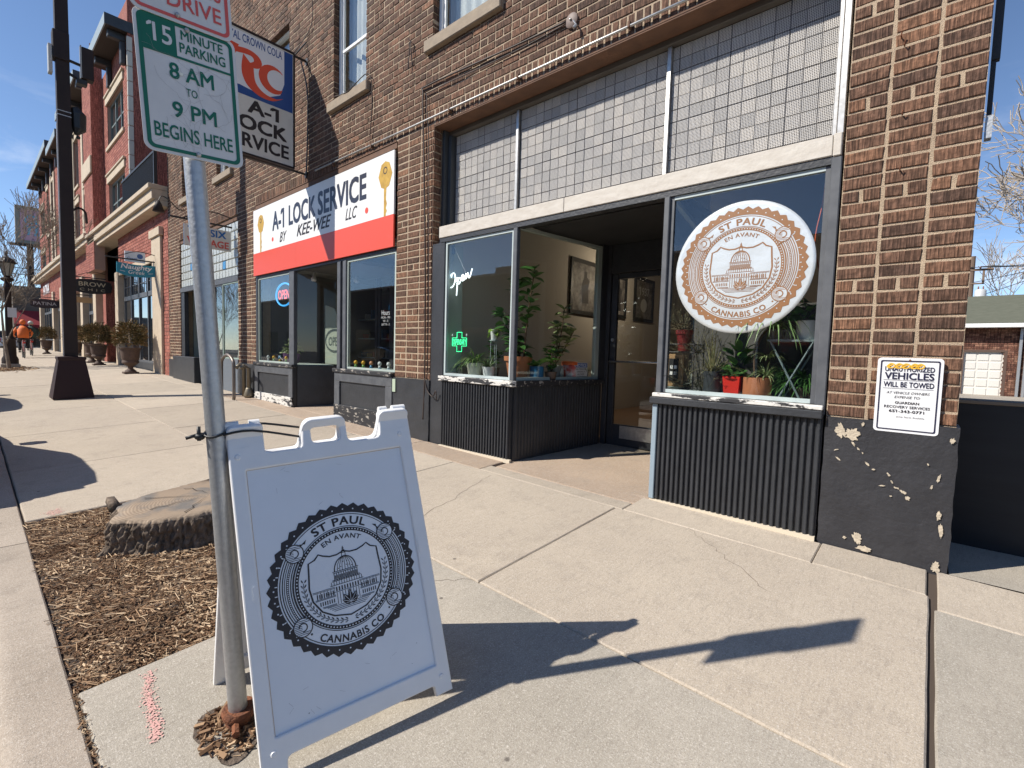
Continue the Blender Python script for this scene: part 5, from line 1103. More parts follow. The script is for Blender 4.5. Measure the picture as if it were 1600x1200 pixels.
mb = MB(); pm = plane((-5.98, 4.026, .45), (1, 0, 0), (0, 0, 1)); text(mb, 'Hours', pm, 0, .06, .07, width=.2); [text(mb, s, pm, 0, z, .03, width=w) for s, z, w in (('MON - FRI', .01, .22), ('10 - 5', -.04, .13), ('SAT 10 - 2', -.09, .2))]; wd = mb.build('window_lettering', M('faint_white_vinyl', (.45, .46, .46), .5), bld)
# ================================================================== VINTAGE SHOP FRONT
boxes('steel_beam', [(-15.89, -11.61, 3.99, 4.10, 2.872, 2.885), (-15.89, -11.61, 4.02, 4.10, 2.77, 2.868)], rust_dark, bld)
gbm = M('glass_block', (.55, .57, .54), .2, c2=(.40, .42, .40), scale=30, amt=.3, bump=.8, bscale=28); gbb = M('blue_glass_block', (.06, .25, .50), .2, bump=.6, bscale=28)
gb = boxes('glass_block_transom', [(-15.89, -11.61, 4.07, 4.10, 1.56, 2.77)], M('block_mortar', (.42, .41, .38), .9), bld); proto = {}
for i in range(21):
    for j in range(6):
        x, z = -15.87+.2025*i, 1.575+.1995*j; blue = (i, j) in ((12, 4), (16, 1), (4, 2), (9, 3))
        if blue not in proto: m = MB(); m.cbox(0, .188, -.03, .03, 0, .185, .012); proto[blue] = m.mesh('block', gbb if blue else gbm)
        o = link('block', proto[blue], gb, local=True); o.location = (x, 4.06, z)
boxes('head_frame', [(-15.89, -11.61, 4.0, 4.10, 1.44, 1.558)], grey_frame, bld)
storewin('shop_window', (-13.15, -12.62, -.30, 1.438), fr=grey_frame); storewin('shop_window', (-12.60, -11.61, -.30, 1.438), fr=M('pale_green_frame', (.30, .38, .33), .5))
each('door_frame', [(-15.89, -15.6, 4.02, 4.12, -1.0, 1.438), (-13.3, -13.155, 4.0, 4.1, -.4, 1.438)], black_paint, bld)
d3 = boxes('door', [(-15.2, -15.05, 4.5, 4.56, -1.0, 1.40), (-14.2, -14.05, 4.5, 4.56, -1.0, 1.4), (-15.049, -14.201, 4.5, 4.56, -1.0, -.72)], black_paint, bld); boxes('door_pane', [(-15.049, -14.201, 4.525, 4.53, -.72, 1.4)], glass_dark, d3)
boxes('kick_panel', [(-13.3, -11.61, 3.99, 4.08, -1.1, -.302)], M('grey_blue_kick_paint', (.13, .15, .175), .6, bump=.5, bscale=8, bstretch=(.1, 1, 6)), bld)
boxes('entry_base', [(-16.3, -14.38, 3.90, 4.10, -1.0, -.33)], black_paint, bld, .01)
each('interior_wall', [(-15.9, -15.86, 4.305, 8, -1.2, 2.8), (-15.86, -11.6, 7.95, 8, -1.2, 2.8)], jamb_pale, bld)
t = thing('mannequin', 'headless dress form in a white lace dress in the vintage shop window', 'mannequin', (-11.95, 4.5, -1.0)); m = MB(); c = (-12.0, 4.45, -.95); m.lathe([(.02, 1.98), (.05, 1.96), (.06, 1.86), (.17, 1.80), (.165, 1.62), (.12, 1.42), (.17, 1.25), (.24, 1.0), (.33, .66)][::-1], c, 18); m.build('dress', M('white_lace', (.72, .70, .66), .8, c2=(.55, .52, .47), scale=25, bump=.6, bscale=30), t, True); m = MB(); m.lathe([(.02, .02), (.02, .7)], c, 8); m.lathe([(.2, 0), (.19, .03)], c, 16); m.build('stand', black_metal, t); m = MB(); m.tube([(c[0]-.16, c[1], c[2]+1.76), (c[0]-.24, c[1]-.05, c[2]+1.5), (c[0]-.2, c[1]-.12, c[2]+1.3)], [.05, .04, .03], 8); m.tube([(c[0]+.16, c[1], c[2]+1.76), (c[0]+.24, c[1]-.05, c[2]+1.5), (c[0]+.2, c[1]-.12, c[2]+1.3)], [.05, .04, .03], 8); m.build('sleeve', bpy.data.materials['white_lace'], t, True)
t = thing('green_shelf', 'pale green panel standing beside the dress form', 'panel', (-12.4, 4.8, -.3)); boxes('panel', [(-13.0, -12.2, 4.75, 4.8, -.3, 1.1)], M('green_panel', (.20, .30, .22), .7), t)
# ================================================================== SIGNS
t = thing('shop_sign_board', 'long white and red name board of the key shop above its windows', 'sign board', (-8.2, 3.97, 1.45))
sw_ = M('satin_white_board', (.80, .80, .78), .4, c2=(.76, .76, .74), scale=2)
boxes('board', [(-10.61, -8.69, 3.960, 3.985, 1.89, 2.755), (-8.688, -5.72, 3.960, 3.985, 1.89, 2.755)], sw_, t); boxes('red_band', [(-10.61, -8.69, 3.958, 3.985, 1.445, 1.888), (-8.688, -5.72, 3.958, 3.985, 1.445, 1.888)], sign_red, t)
pm = plane((0, 3.9595, 0), (1, 0, 0), (0, 0, 1)); nv = M('dark_navy_vinyl', (.025, .028, .05), .4)
m = MB(); text(m, 'A-1 LOCK', pm, -8.83, 2.235, .335, .0012, 1.72, .032); text(m, 'SERVICE', pm, -7.15, 2.235, .355, .0012, 1.48, .032); m.build('lettering', nv, t)
m = MB(); text(m, 'BY', pm, -9.22, 1.975, .175, .0012, .30, .012, .35); text(m, 'KEE-WEE', pm, -8.05, 1.985, .19, .0012, 1.22, .02, .35); m.build('script_lettering', ink, t); m = MB(); text(m, 'LLC', pm, -6.83, 2.0, .17, .0012, .34, -.012, .35); m.build('thin_lettering', ink, t)
m = MB(); dot(m, pm, -9.68, 2.07, .042, .0012, 16); dot(m, pm, -6.40, 2.05, .045, .0012, 16); m.build('red_dot', sign_red, t)
def goldkey(u, v0, v1, fl):
    m = MB(); h = v1-v0; r = h*.19; hx = [(u+r*math.cos(math.radians(a))*1.05, v1-r*1.15+r*1.2*math.sin(math.radians(a))) for a in (0, 55, 90, 125, 180, 235, 270, 305)]
    m.add([pm(*p, .0016) for p in hx], [tuple(range(8))]); sh = [(u-.03, v1-r*2.2), (u-.028, v0+.02), (u, v0-.02), (u+.022, v0+.03), (u+.02, v0+.12), (u+.045, v0+.16), (u+.02, v0+.2), (u+.045, v0+.26), (u+.022, v0+.32), (u+.03, v1-r*2.2)]
    m.add([pm(*p, .0012) for p in sh], [tuple(range(10))]); m.build('printed_key', gold, t)
    m = MB(); ring(m, pm, r*.22, r*.32, .0022, k=20, cu=u, cv=v1-r*.75); m.build('key_hole', ink, t)
goldkey(-10.24, 1.83, 2.62, 1); goldkey(-5.93, 1.80, 2.64, -1)
# RC blade sign -----------------------------------------------------
RX = -8.30; t = thing('blade_sign', 'projecting cola sign with a red monogram on blue, in an iron frame', 'sign', (RX, 3.2, 3.04))
y0, y1, z0, z1 = 2.60, 3.735, 3.04, 4.87
boxes('cabinet', [(RX-.16, RX, y0, y1, z0, z1)], cream_plastic, t, .004)
boxes('edge_frame', [(RX-.18, RX+.012, y0-.02, y1+.02, z1+.001, z1+.03), (RX-.18, RX+.012, y0-.02, y1+.02, z0-.03, z0-.001), (RX-.18, RX+.012, y1+.001, y1+.025, z0, z1), (RX-.18, RX+.012, y0-.025, y0-.001, z0, z1)], dark_metal, t)
pm = plane((RX, y0, z0), (0, 1, 0), (0, 0, 1)); W = y1-y0
m = MB(); rect(m, pm, .03, W-.012, .87, 1.30, .002); rect(m, pm, W-.16, W-.012, 1.30, 1.81, .002); m.build('blue_field', blue_logo, t)
m = MB(); m.add([pm(u, v, .003) for u, v in [(.03, 1.52), (.03, .95), (.30, 1.0), (.55, .97), (.75, .985), (.92, 1.08), (.985, 1.28), (.985, 1.60), (.90, 1.62), (.5, 1.60), (.2, 1.6)]], [tuple(range(11))]); m.build('white_field', sign_white2, t)
m = MB(); rect(m, pm, .03, W-.15, 1.58, 1.80, .0035); m.build('white_field', sign_white2, t)
m = MB(); D_ = math.radians
m.add([pm(u, v, .0042) for u, v in [(.03, 1.60), (.30, 1.585), (.22, 1.35), (.18, 1.10), (.17, .97), (.03, .95)]], [(0, 1, 2, 3, 4, 5)])
m.add([pm(.80+.215*math.cos(D_(a)), 1.275+.215*math.sin(D_(a)), .0050) for a in range(42, 322, 14)]+[pm(.865+.15*math.cos(D_(a)), 1.29+.15*math.sin(D_(a)), .0050) for a in range(306, 52, -14)], [tuple(range(20+19))])
Rp = smooth_path([(.36, 1.48), (.335, 1.3), (.35, 1.15), (.43, 1.02), (.60, .935), (.80, .94), (.97, 1.04)], 4)+smooth_path([(.86, .99), (.72, .995), (.60, 1.05), (.53, 1.15), (.51, 1.34)], 4)
m.add([pm(u, v, .0046) for u, v in Rp], [tuple(range(len(Rp)))])
Bp = smooth_path([(.20, 1.53), (.42, 1.575), (.57, 1.54), (.635, 1.45), (.60, 1.36), (.50, 1.325), (.40, 1.34)], 4)+smooth_path([(.46, 1.385), (.515, 1.43), (.49, 1.485), (.40, 1.49), (.25, 1.46)], 4)
m.add([pm(u, v, .0054) for u, v in Bp], [tuple(range(len(Bp)))])
m.build('red_monogram', red_logo, t)
m = MB(); text(m, 'ROYAL CROWN COLA', pm, .50, 1.655, .115, .0055, .90, .012); m.build('blue_lettering', blue_logo, t)
m = MB(); text(m, 'A-1', pm, .66, .64, .19, .003, .48, .035); text(m, 'LOCK', pm, .58, .37, .20, .003, .90, .035); text(m, 'SERVICE', pm, .56, .10, .20, .003, 1.0, .03); m.build('black_lettering', ink, t)
m = MB()
for z in (z0-.03, z1+.03): m.tube([(RX-.08, y0-.05, z), (RX-.08, 3.998, z)], .02, 6); m.tube([(RX-.08, 3.99, z), (RX-.08, 3.995, z)], .06, 8)
m.tube([(RX-.08, y1+.03, z1), (RX-.08, 3.99, z1+.35)], .012, 5); m.tube(smooth_path([(RX-.08, 3.9, z1), (RX+.03, 3.96, z1-.5), (RX+.02, 3.97, z1-1.2), (RX-.05, 3.98, z0-.1)], 5), .012, 5); m.build('iron_bracket', black_metal, t)
# wall cables, conduits ----------------------------------------------
t = thing('conduit', 'shiny metal conduit running along the brick soldier course', 'pipe', (-5, 3.97, 2.92)); m = MB()
m.tube([(-8.0, 3.968, 2.985), (-5.35, 3.968, 2.955), (-2.9, 3.968, 2.94), (-.56, 3.968, 2.925)], .013, 8); m.build('pipe', silver, t, True); m = MB(); [m.cbox(x-.012, x+.012, 3.950, 3.998, 2.92, 2.975, .003) for x in (-7.4, -6.3, -4.6, -3.5, -2.2, -1.2)]; m.build('strap', rust_dark, t)
t = thing('cable', 'pair of thin brown cables running up the brick column and along the wall', 'cable', (-5.05, 3.97, 1)); m = MB()
m.tube(smooth_path([(-5.02, 3.975, -.9), (-5.0, 3.975, -.3), (-5.03, 3.975, 1.2), (-5.09, 3.97, 2.6), (-5.13, 3.975, 3.30), (-5.02, 3.975, 3.38), (-3.6, 3.975, 3.30), (-2.9, 3.975, 3.27)], 6), .010, 6)
m.tube(smooth_path([(-4.94, 3.975, -.25), (-4.95, 3.975, .8), (-4.99, 3.97, 2.6), (-5.05, 3.975, 3.22), (-4.96, 3.975, 3.29), (-3.6, 3.975, 3.24), (-2.9, 3.975, 3.25)], 6), .006, 6); m.tube(smooth_path([(-5.0, 3.975, -.35), (-4.93, 3.96, -.5), (-4.80, 3.95, -.58), (-4.74, 3.95, -.50), (-4.72, 3.95, -.62)], 5), .007, 6); m.build('wire', cable_m, t, True)
t = thing('wall_box', 'round brown junction disc with a small lever on the brick wall', 'fitting', (-2.84, 3.96, 3.26)); m = MB(); m.lathe([(.0, 0), (.068, 0), (.07, .02), (.05, .03), (0, .032)], n=20); m.v = [(-2.84+a, 3.998-c, 3.26+b) for a, b, c in m.v]; m.build('disc', M('dusty_brown_cover', (.18, .13, .11), .6), t, 'auto'); m = MB(); m.ball((-2.84, 3.962, 3.26), .012); m.tube([(-2.80, 3.96, 3.23), (-2.76, 3.95, 3.17)], .008, 6); m.tube([(-2.76, 3.95, 3.17), (-2.78, 3.93, 3.14)], .016, 8); m.build('lever', silver, t)
t = thing('wall_wires', 'loose dark wires and hooks hanging on the upper brick wall by the window', 'wire', (-6.0, 3.97, 4)); m = MB()
for P_ in (([(-7.35, 3.96, 3.98), (-6.9, 3.93, 3.90), (-6.4, 3.96, 4.0), (-6.3, 3.97, 3.6), (-6.35, 3.97, 3.1)]), ([(-5.42, 3.96, 4.05), (-5.40, 3.95, 3.9), (-5.44, 3.96, 3.72)]), ([(-5.40, 3.96, 4.05), (-5.37, 3.95, 3.95), (-5.36, 3.97, 3.74)]), ([(-5.43, 3.95, 4.10), (-5.36, 3.95, 4.02)]), ([(-8.15, 3.96, 6.0), (-8.15, 3.97, 5.4), (-8.9, 3.97, 5.2), (-9.6, 3.97, 5.3)])): m = MB(); m.tube(smooth_path(P_, 5), .007, 5); m.build('wire', cable_m, t)
t = thing('wall_hooks', 'three small rusty hooks in the mortar of the brick pier', 'hook', (-.2, 3.98, 1.8)); m = MB(); [(m.tube([(x, 4.0, z), (x, 3.97, z), (x+.004, 3.965, z+.018)], .0045, 5)) for x, z in ((-.27, 2.09), (-.25, 2.03), (-.235, 1.60), (-.225, 1.25))]; m.build('hook', rust, t)
t = thing('corner_bracket', 'grey metal bracket and dark downpipe at the corner of the building', 'bracket', (.2, 4.1, 1.8)); m = MB(); m.box(.158, .188, 4.03, 4.09, 1.36, 1.49); m.build('bracket', galv, t); m = MB(); m.box(.162, .200, 4.12, 4.17, 1.85, 5); m.box(.162, .185, 4.13, 4.16, 1.5, 1.85); m.build('downpipe', black_metal, t)
# tow sign -----------------------------------------------------------
t = thing('tow_sign', 'white sign reading UNAUTHORIZED VEHICLES WILL BE TOWED on the brick pier', 'sign', (-.1, 3.975, -.44)); th = math.radians(.8)
pm = plane((-.097, 3.970, -.196), (math.cos(th), .0, -math.sin(th)*.3), (0, -.02, 1))
plate('plate', lambda u, v, n: pm(u, v, n-.001), [rrect(-.163, .163, -.242, .242, .022)], .004, .001, sign_white2, t)
m = MB(); o = rrect(-.147, .147, -.226, .226, .010); i_ = rrect(-.140, .140, -.219, .219, .008); k = len(o); m.add([pm(*p, .002) for p in o+i_], [(j, (j+1) % k, (j+1) % k+k, j+k) for j in range(k)])
rect(m, pm, -.128, .124, .098, .1000, .002); rect(m, pm, -.128, .124, .044, .0460, .002)
text(m, 'UNAUTHORIZED', pm, 0, .156, .030, .002, .245, .02); text(m, 'VEHICLES', pm, 0, .106, .041, .002, .245, .026); text(m, 'WILL BE TOWED', pm, 0, .055, .032, .002, .25, .02); m.build('bold_lettering', navy, t)
m = MB(); text(m, 'AT VEHICLE OWNERS', pm, 0, .010, .0155, .002, .215, 0, .25); text(m, 'EXPENSE TO:', pm, 0, -.018, .0155, .002, .13, 0, .25); text(m, 'GUARDIAN', pm, 0, -.054, .0155, .002, .12, .02); text(m, 'RECOVERY SERVICES', pm, 0, -.082, .016, .002, .228, .012); text(m, '651-343-0771', pm, 0, -.110, .017, .002, .175, .018); text(m, 'Jump Starts Available', pm, .02, -.142, .009, .002, .14, 0, .25); m.build('fine_lettering', ink, t)
m = MB()
for c in (-.095, -.055, -.02, .022, .05): m.v and None; stroke(m, pm, smooth_path([(c-.02, .185), (c, .205), (c+.022, .195), (c+.01, .178), (c-.015, .18), (c+.01, .198)], 4), .007, .0026)
m.build('marker_scrawl', yellow_mark, t); m = MB(); dot(m, pm, 0, .228, .006, .003, 8); m.build('bolt', rust, t)
# sign post with two parking signs -----------------------------------
PB = Vector((-1.862, .637, -1.43)); PT = Vector((-1.949, .487, 1.46)); pole_at = lambda z: PB+(PT-PB)*((z-PB.z)/(PT.z-PB.z))
t = thing('sign_post', 'galvanised steel sign post leaning slightly in a rusty collar', 'post', (PB.x, PB.y, -1.42)); m = MB(); m.tube([PB, PT], .0315, 24); m.build('pole', galv, t, 'auto')
m = MB(); m.tube([tuple(PB+Vector((.012, -.03, .03+i*.25))-Vector((.0136, .0096, 0))*i*1.0) for i in range(2)], .001, 3)
m = MB(); c = (PB.x, PB.y, gz(PB.x, PB.y)); m.lathe([(.046, -.03), (.046, .03), (.056, .034), (.060, .052), (.055, .062), (.034, .060)], c, 22); m.tube([(c[0]+.05, c[1]-.03, c[2]+.03), (c[0]+.095, c[1]-.045, c[2]+.03)], .013, 6); m.build('rusty_collar', rust, t, 'auto')
def sign_face(O, U, V, w, h): return plane(Vector(O), U, V)
SU = Vector((.045, .997, .0615)).normalized(); SV = Vector((-.0115, -.061, .998)); SV = (SV-SU*SV.dot(SU)).normalized()
t = thing('parking_sign', 'cracked white sign with green letters, 15 MINUTE PARKING 8 AM TO 9 PM', 'sign', (-2.0, .55, .65)); w, h = .305, .457
SS = .929; O = Vector((-1.894, .388, .610)); pm0 = plane(O+SU*w*SS/2+SV*h*SS/2, SU, SV); pm = lambda u, v, n=0: pm0(u*SS, v*SS, n)
plate('plate', lambda u, v, n: pm(u, v, n), [rrect(-w/2, w/2, -h/2, h/2, .028, 7)], .003, .0008, sign_white, t)
m = MB(); a, b = w/2, h/2; o = rrect(-a+.010, a-.010, -b+.010, b-.010, .022, 7); i_ = rrect(-a+.022, a-.022, -b+.022, b-.022, .014, 7); k = len(o); N1 = .0022
m.add([pm(*p, .0012) for p in o+i_], [(j, (j+1) % k, (j+1) % k+k, j+k) for j in range(k)])
rect(m, pm, -a+.021, -.035, b-.120, b-.021, .0016); rect(m, pm, -a+.021, a-.021, b-.128, b-.120, .0016); m.build('green_border', green_ink, t)
m = MB(); text(m, '15', pm, -.082, b-.094, .058, .0022, .070, .012); m.build('white_lettering', sign_white, t)
m = MB(); text(m, 'MINUTE', pm, .045, b-.060, .030, .0016, .130, .015); text(m, 'PARKING', pm, .045, b-.104, .032, .0016, .142, .015); text(m, '8 AM', pm, .005, .030, .050, .0016, .135, .018); text(m, 'TO', pm, .0, -.018, .026, .0016, .034, .005); text(m, '9 PM', pm, .005, -.098, .050, .0016, .135, .018); text(m, 'BEGINS HERE', pm, 0, -.176, .046, .0016, .240, .015); m.build('green_lettering', green_ink, t)
m = MB(); r = random.Random(5)
def crack(p, a, L_, w):
    pts = [p]; k = 0
    while k < L_ and abs(p[0]) < a_w and abs(p[1]) < a_h: a += r.gauss(0, .35); p = (p[0]+.012*math.cos(a), p[1]+.012*math.sin(a)); pts.append(p); k += .012
    if len(pts) > 2: stroke(m, pm, pts, w, .0026)
    return pts
a_w, a_h = w/2-.03, h/2-.03
for i in range(16):
    P_ = crack((r.uniform(-.10, .10), r.uniform(-.19, .12)), r.random()*6.28, r.uniform(.06, .22), .00055)
    if len(P_) > 5: crack(P_[len(P_)//2], r.random()*6.28, .08, .0005)
m.build('surface_crack', crack_m, t)
m = MB(); [m.ball(pm(u, v, .003), (.008, .008, .008), 8, 5) for u, v in ((0.0, .205), (.005, -.212))]; m.build('bolt', galv, t)
m = MB(); dot(m, pm, -.028, .05, .006, .003, 7); m.build('bare_spot', M('bare_bright', (.8, .8, .7), .4), t)
t = thing('parking_sign', 'upper white sign with red border ending in the word DRIVE', 'sign', (-2.0, .52, 1.1))
O2_ = O+SV*.446*SS+SU*-.006+Vector((.006, 0, 0)); ww, hh = .305, .457; pm1 = plane(O2_+SU*ww*SS/2+SV*hh*SS/2, SU, SV); pm = lambda u, v, n=0: pm1(u*SS, v*SS, n)
plate('plate', lambda u, v, n: pm(u, v, n), [rrect(-ww/2, ww/2, -hh/2, hh/2, .028, 7)], .003, .0008, sign_white, t)
a, b = ww/2, hh/2; m = MB(); o = rrect(-a+.010, a-.010, -b+.010, b-.010, .022, 7); i_ = rrect(-a+.021, a-.021, -b+.021, b-.021, .014, 7); k = len(o); m.add([pm(*p, .0012) for p in o+i_], [(j, (j+1) % k, (j+1) % k+k, j+k) for j in range(k)]); m.build('red_border', red_ink, t)
m = MB(); text(m, 'DRIVE', pm, .035, -b+.048, .050, .0016, .165, .012); text(m, 'ACROSS', pm, .02, -b+.122, .050, .0016, .2, .012); text(m, 'PARKING', pm, 0, .04, .055, .0016, .22, .015); text(m, 'NO', pm, 0, .12, .06, .0016, .1, .015); m.build('red_lettering', red_ink, t); m = MB(); m.ball(pm(-.02, -.205, .003), (.008, .008, .008), 8, 5); m.build('bolt', galv, t)
# sandwich board ------------------------------------------------------
AU = Vector((.2339, .9704, .0595)).normalized(); AV = Vector((-.3158, .018, .9486)); AV = (AV-AU*AV.dot(AU)).normalized(); AO = Vector((-1.5393, .6233, -1.2892))
t = thing('sandwich_board', 'white plastic sandwich board with dark round emblem tied to the sign post', 'sandwich board', (-1.7, .95, -1.38))
fm = plane(AO, AU, AV); AN = AU.cross(AV)
BX_ = (AU.x, AU.y, 0); hinge = AO+AV*1.05
AV2 = Vector((.235, .0, .90)); AV2 = (AV2-AU*AV2.dot(AU)).normalized(); AU2 = AU
def back(u, v, n=0):       # rear leaf, mirrored about the hinge
    p = hinge-AV2*(1.05-v)*-1*-1 if False else hinge+AU*u-AV2.reflect(Vector((1, 0, 0)))*0
    return tuple(hinge+AU*u+Vector((-.235, .03, -.915)).normalized()*(1.05-v)+Vector((-1, .2, .25)).normalized()*n)
def arc(cx, cy, r, a0, a1, k=4): return [(cx+r*math.cos(math.radians(a0+(a1-a0)*i/k)), cy+r*math.sin(math.radians(a0+(a1-a0)*i/k))) for i in range(k+1)]
L0, R0 = -.040, .645
outer = [(L0, -.135 if False else -.118), (L0+.078, -.118), (L0+.080, -.075)]+[(L0+.084, -.064), (L0+.095, -.060)]+[(R0-.085, -.060), (R0-.074, -.064), (R0-.070, -.100), (R0, -.100)]
outer += [(R0, 1.035)]+arc(R0-.025, 1.035, .025, 0, 90)+arc(R0-.110, 1.040, .020, 90, 180)+[(R0-.132, .985)]+arc(R0-.155, .965, .020, 0, -90, 3)+[(.405, .945)]
outer += arc(.398, .965, .02, -90, -180, 3)+arc(.345, 1.025, .033, 0, 90)+arc(.245, 1.025, .033, 90, 180)+[(.205, .965)]+arc(.190, .960, .015, 0, -90, 3)+[(.10, .945), (.078, .95)]+[(.078, 1.045)]+arc(.063, 1.045, .015, 0, 90, 3)+arc(L0+.02, 1.04, .02, 90, 180)
hnd = rrect(.242, .350, .955, 1.022, .018, 4)
win_ = rrect(.010, .590, .010, .890, .004, 2)
for side, fn, nm in ((0, fm, 'front_panel'), (1, back, 'back_panel')):
    fr_ = plate(nm, (lambda f: lambda u, v, n: f(u, v, n+.004))(fn), [outer, hnd, win_], .030, .006, white_plastic, t)
    m = MB(); m.prism([(.005, .005), (.595, .005), (.595, .895), (.005, .895)], -.010, -.006, fn)
    if side == 0:
        m.build('poster_board', board_m, fr_); 
        STK = 1.3; emblem(lambda u, v, n: fm(.302+u, .437+v, n-.0059), .272, ink, fr_, board_m, .0008); STK = 1.0
        m = MB(); stroke(m, lambda u, v, n: fm(u, v, n), [(.0115, .0115), (.0115, .8885), (.5885, .8885)], .0022, -.0045); m.build('grubby_edge', edge_dirt, fr_)
        m = MB(); [m.lathe([(.009, 0), (.008, .004), (0, .005)], n=10) for _ in ()]
        for u, v in ((.595, .945), (-.012, .94), (.0, -.035), (.605, -.035)):
            c = fm(u, v, .004); k = 10; m.add([fm(u+.010*math.cos(6.283*i/k), v+.010*math.sin(6.283*i/k), .004) for i in range(k)]+[fm(u+.007*math.cos(6.283*i/k), v+.007*math.sin(6.283*i/k), .0085) for i in range(k)], [tuple(range(k, 2*k))]+[(i, (i+1) % k, (i+1) % k+k, i+k) for i in range(k)])
        m.build('rivet', white_plastic, fr_)
        m = MB(); stroke(m, fm, [(.52, .968), (.62, .972)], .0025, .0055); stroke(m, fm, [(-.02, .972), (.03, .975)], .0025, .0055); m.build('moulded_ridge', white_plastic, fr_)
        m = MB(); r = random.Random(9)
        for u, v, q in ((.53, .115, .0022), (.32, .745, .0016), (.12, .035, .003), (.50, .05, .0018), (.20, .82, .0012), (.42, .10, .0012), (.08, .30, .0012)): dot(m, fm, u, v, q, -.0048, 6, q*.6, r.random()*3)
        for i in range(14): u = r.uniform(.03, .57); v = r.choice((r.uniform(.02, .12), r.uniform(.7, .88))); a = r.random()*3; stroke(m, fm, [(u, v), (u+.02*math.cos(a), v+.02*math.sin(a))], .0006, -.0048)
        m.build('scuff', M('grey_scuff', (.30, .31, .33), .8), fr_)['kind'] = 'stuff'
        m = MB(); text(m, 'SIGNICADE', fm, .30, 1.033, .010, .0052, .06, 0, .3); m.build('moulded_mark', M('pale_emboss', (.62, .65, .70), .4), fr_)
        m = MB(); blb = [(.598, .50), (.606, .49), (.606, .455), (.598, .445)]; m.prism(blb, -.004, .0065, fm); m.prism([(.0, .50), (-.008, .49), (-.008, .45), (.0, .44)], -.004, .0065, fm); m.build('insert_clip', white_plastic, fr_)
    else: m.build('poster_board', board_m, fr_)
for a, b in ((L0+.002, L0+.045), (L0+.078, L0+.113), (R0-.118, R0-.085), (R0-.060, R0-.004)): m = MB(); m.tube([hinge+AU*a+Vector((-.012, 0, .004)), hinge+AU*b+Vector((-.012, 0, .004))], .0165, 12); m.build('hinge', white_plastic, t, 'auto')
m = MB(); m.tube(smooth_path([fm(.60, .30, -.02), tuple(Vector(fm(.60, .30, -.02))*.5+Vector(back(.60, .30, 0))*.5+Vector((0, 0, -.02))), back(.60, .30, 0)], 4), .008, 6); m.build('spreader', white_plastic, t)
t = thing('cable_tie', 'black bungee tie looped round the steel post and the white board', 'tie', (-1.97, .6, -.3)); zc = -.315
c = pole_at(zc); m = MB(); k = 22; m.tube([(c.x+.036*math.cos(6.283*i/k), c.y+.036*math.sin(6.283*i/k), zc+.006*math.sin(6.283*i/k*2)) for i in range(k+1)], .0045, 6)
h1 = hinge+AU*.215; m.tube(smooth_path([(c.x+.036, c.y+.01, zc), (c.x+.06, c.y+.10, zc+.01), tuple(h1+Vector((.0, 0, -.065)))], 4), .0042, 6); m.tube(smooth_path([(c.x+.02, c.y+.03, zc+.004), (c.x+.02, c.y+.12, zc+.03), tuple(h1+Vector((-.02, 0, -.030)))], 4), .0042, 6)
m.ball((c.x-.02, c.y-.045, zc-.006), (.022, .018, .014), 8, 6); m.tube([(c.x-.01, c.y-.05, zc-.02), (c.x-.015, c.y-.05, zc+.03)], .007, 6); m.tube([(c.x-.02, c.y-.05, zc), (c.x-.03, c.y-.085, zc-.01)], .006, 6); m.build('strap', M('black_rubber', (.012, .012, .013), .5), t, True)
# ================================================================== STREET FURNITURE
DX, DY = -13.1, 1.40; t = thing('utility_pole', 'tall dark bronze square pole on a flared base with mounted boxes', 'pole', (DX, DY, gz(DX, DY)))
gp_ = gz(DX, DY); m = MB(); m.lathe([(.435, 0), (.435, .04), (.285, .76), (.30, .79), (.30, .83), (.14, .84)], (DX, DY, gp_), 4); m.build('base', M('maroon_bronze', (.034, .018, .019), .6, spec=.25), t)
m = MB(); m.lathe([(.145, .84), (.135, 9.5)], (DX, DY, gp_), 4); m.build('shaft', dark_metal, t)
m = MB(); m.cbox(DX-.1, DX+.13, DY-.14, DY+.10, 5.42, 5.95, .01); m.cbox(DX-.1, DX+.1, DY+.28, DY+.46, 5.22, 5.82, .01); m.build('equipment_box', dark_metal, t)
m = MB(); m.cbox(DX-.06, DX+.1, DY-.205, DY-.145, 5.13, 5.66, .008); m.box(DX-.02, DX+.09, DY+.26, DY+.279, 5.22, 5.84); m.build('pale_antenna', M('pale_grey_cover', (.45, .45, .43), .5), t)
m = MB(); m.tube([(DX, DY+.08, 5.50), (DX, DY+.29, 5.48)], .03, 6); m.tube([(DX, DY+.1, 5.25), (DX, DY+.32, 5.16)], .03, 6); m.cbox(DX-.08, DX+.08, DY+.2, DY+.36, 5.10, 5.20, .01); m.build('bracket_arm', black_metal, t)
m = MB(); m.tube([(DX+.02, DY+.16, 4.62), (DX+.02, DY+.22, 4.5), (DX+.02, DY+.22, 4.22), (DX+.02, DY+.17, 4.1)], [.06, .12, .11, .03], 8); m.ball((DX+.05, DY+.20, 4.05), .035); m.build('siren', black_metal, t)
m = MB(); [m.lathe([(.145, z), (.145, z+.014)], (DX, DY, 0), 4) for z in (4.38, 4.46)]; m.build('steel_strap', silver, t); m = MB(); m.tube([(DX+.09, DY-.115, gp_+.84), (DX+.09, DY-.115, 4.2)], .008, 5); m.build('ground_wire', galv, t)
m = MB(); m.tube(smooth_path([(DX, DY+.1, 2.62), (DX, DY+.19, 2.68), (DX, DY+.28, 2.62), (DX, DY+.30, 2.4)], 4), .022, 6); m.build('conduit_elbow', dark_metal, t)
m = MB(); pmx = plane((DX+.29, DY, gp_+.62), (0, 1, 0), (0, 0, 1)); dot(m, pmx, -.06, -.06, .05, -.12, 6, .03, .8)
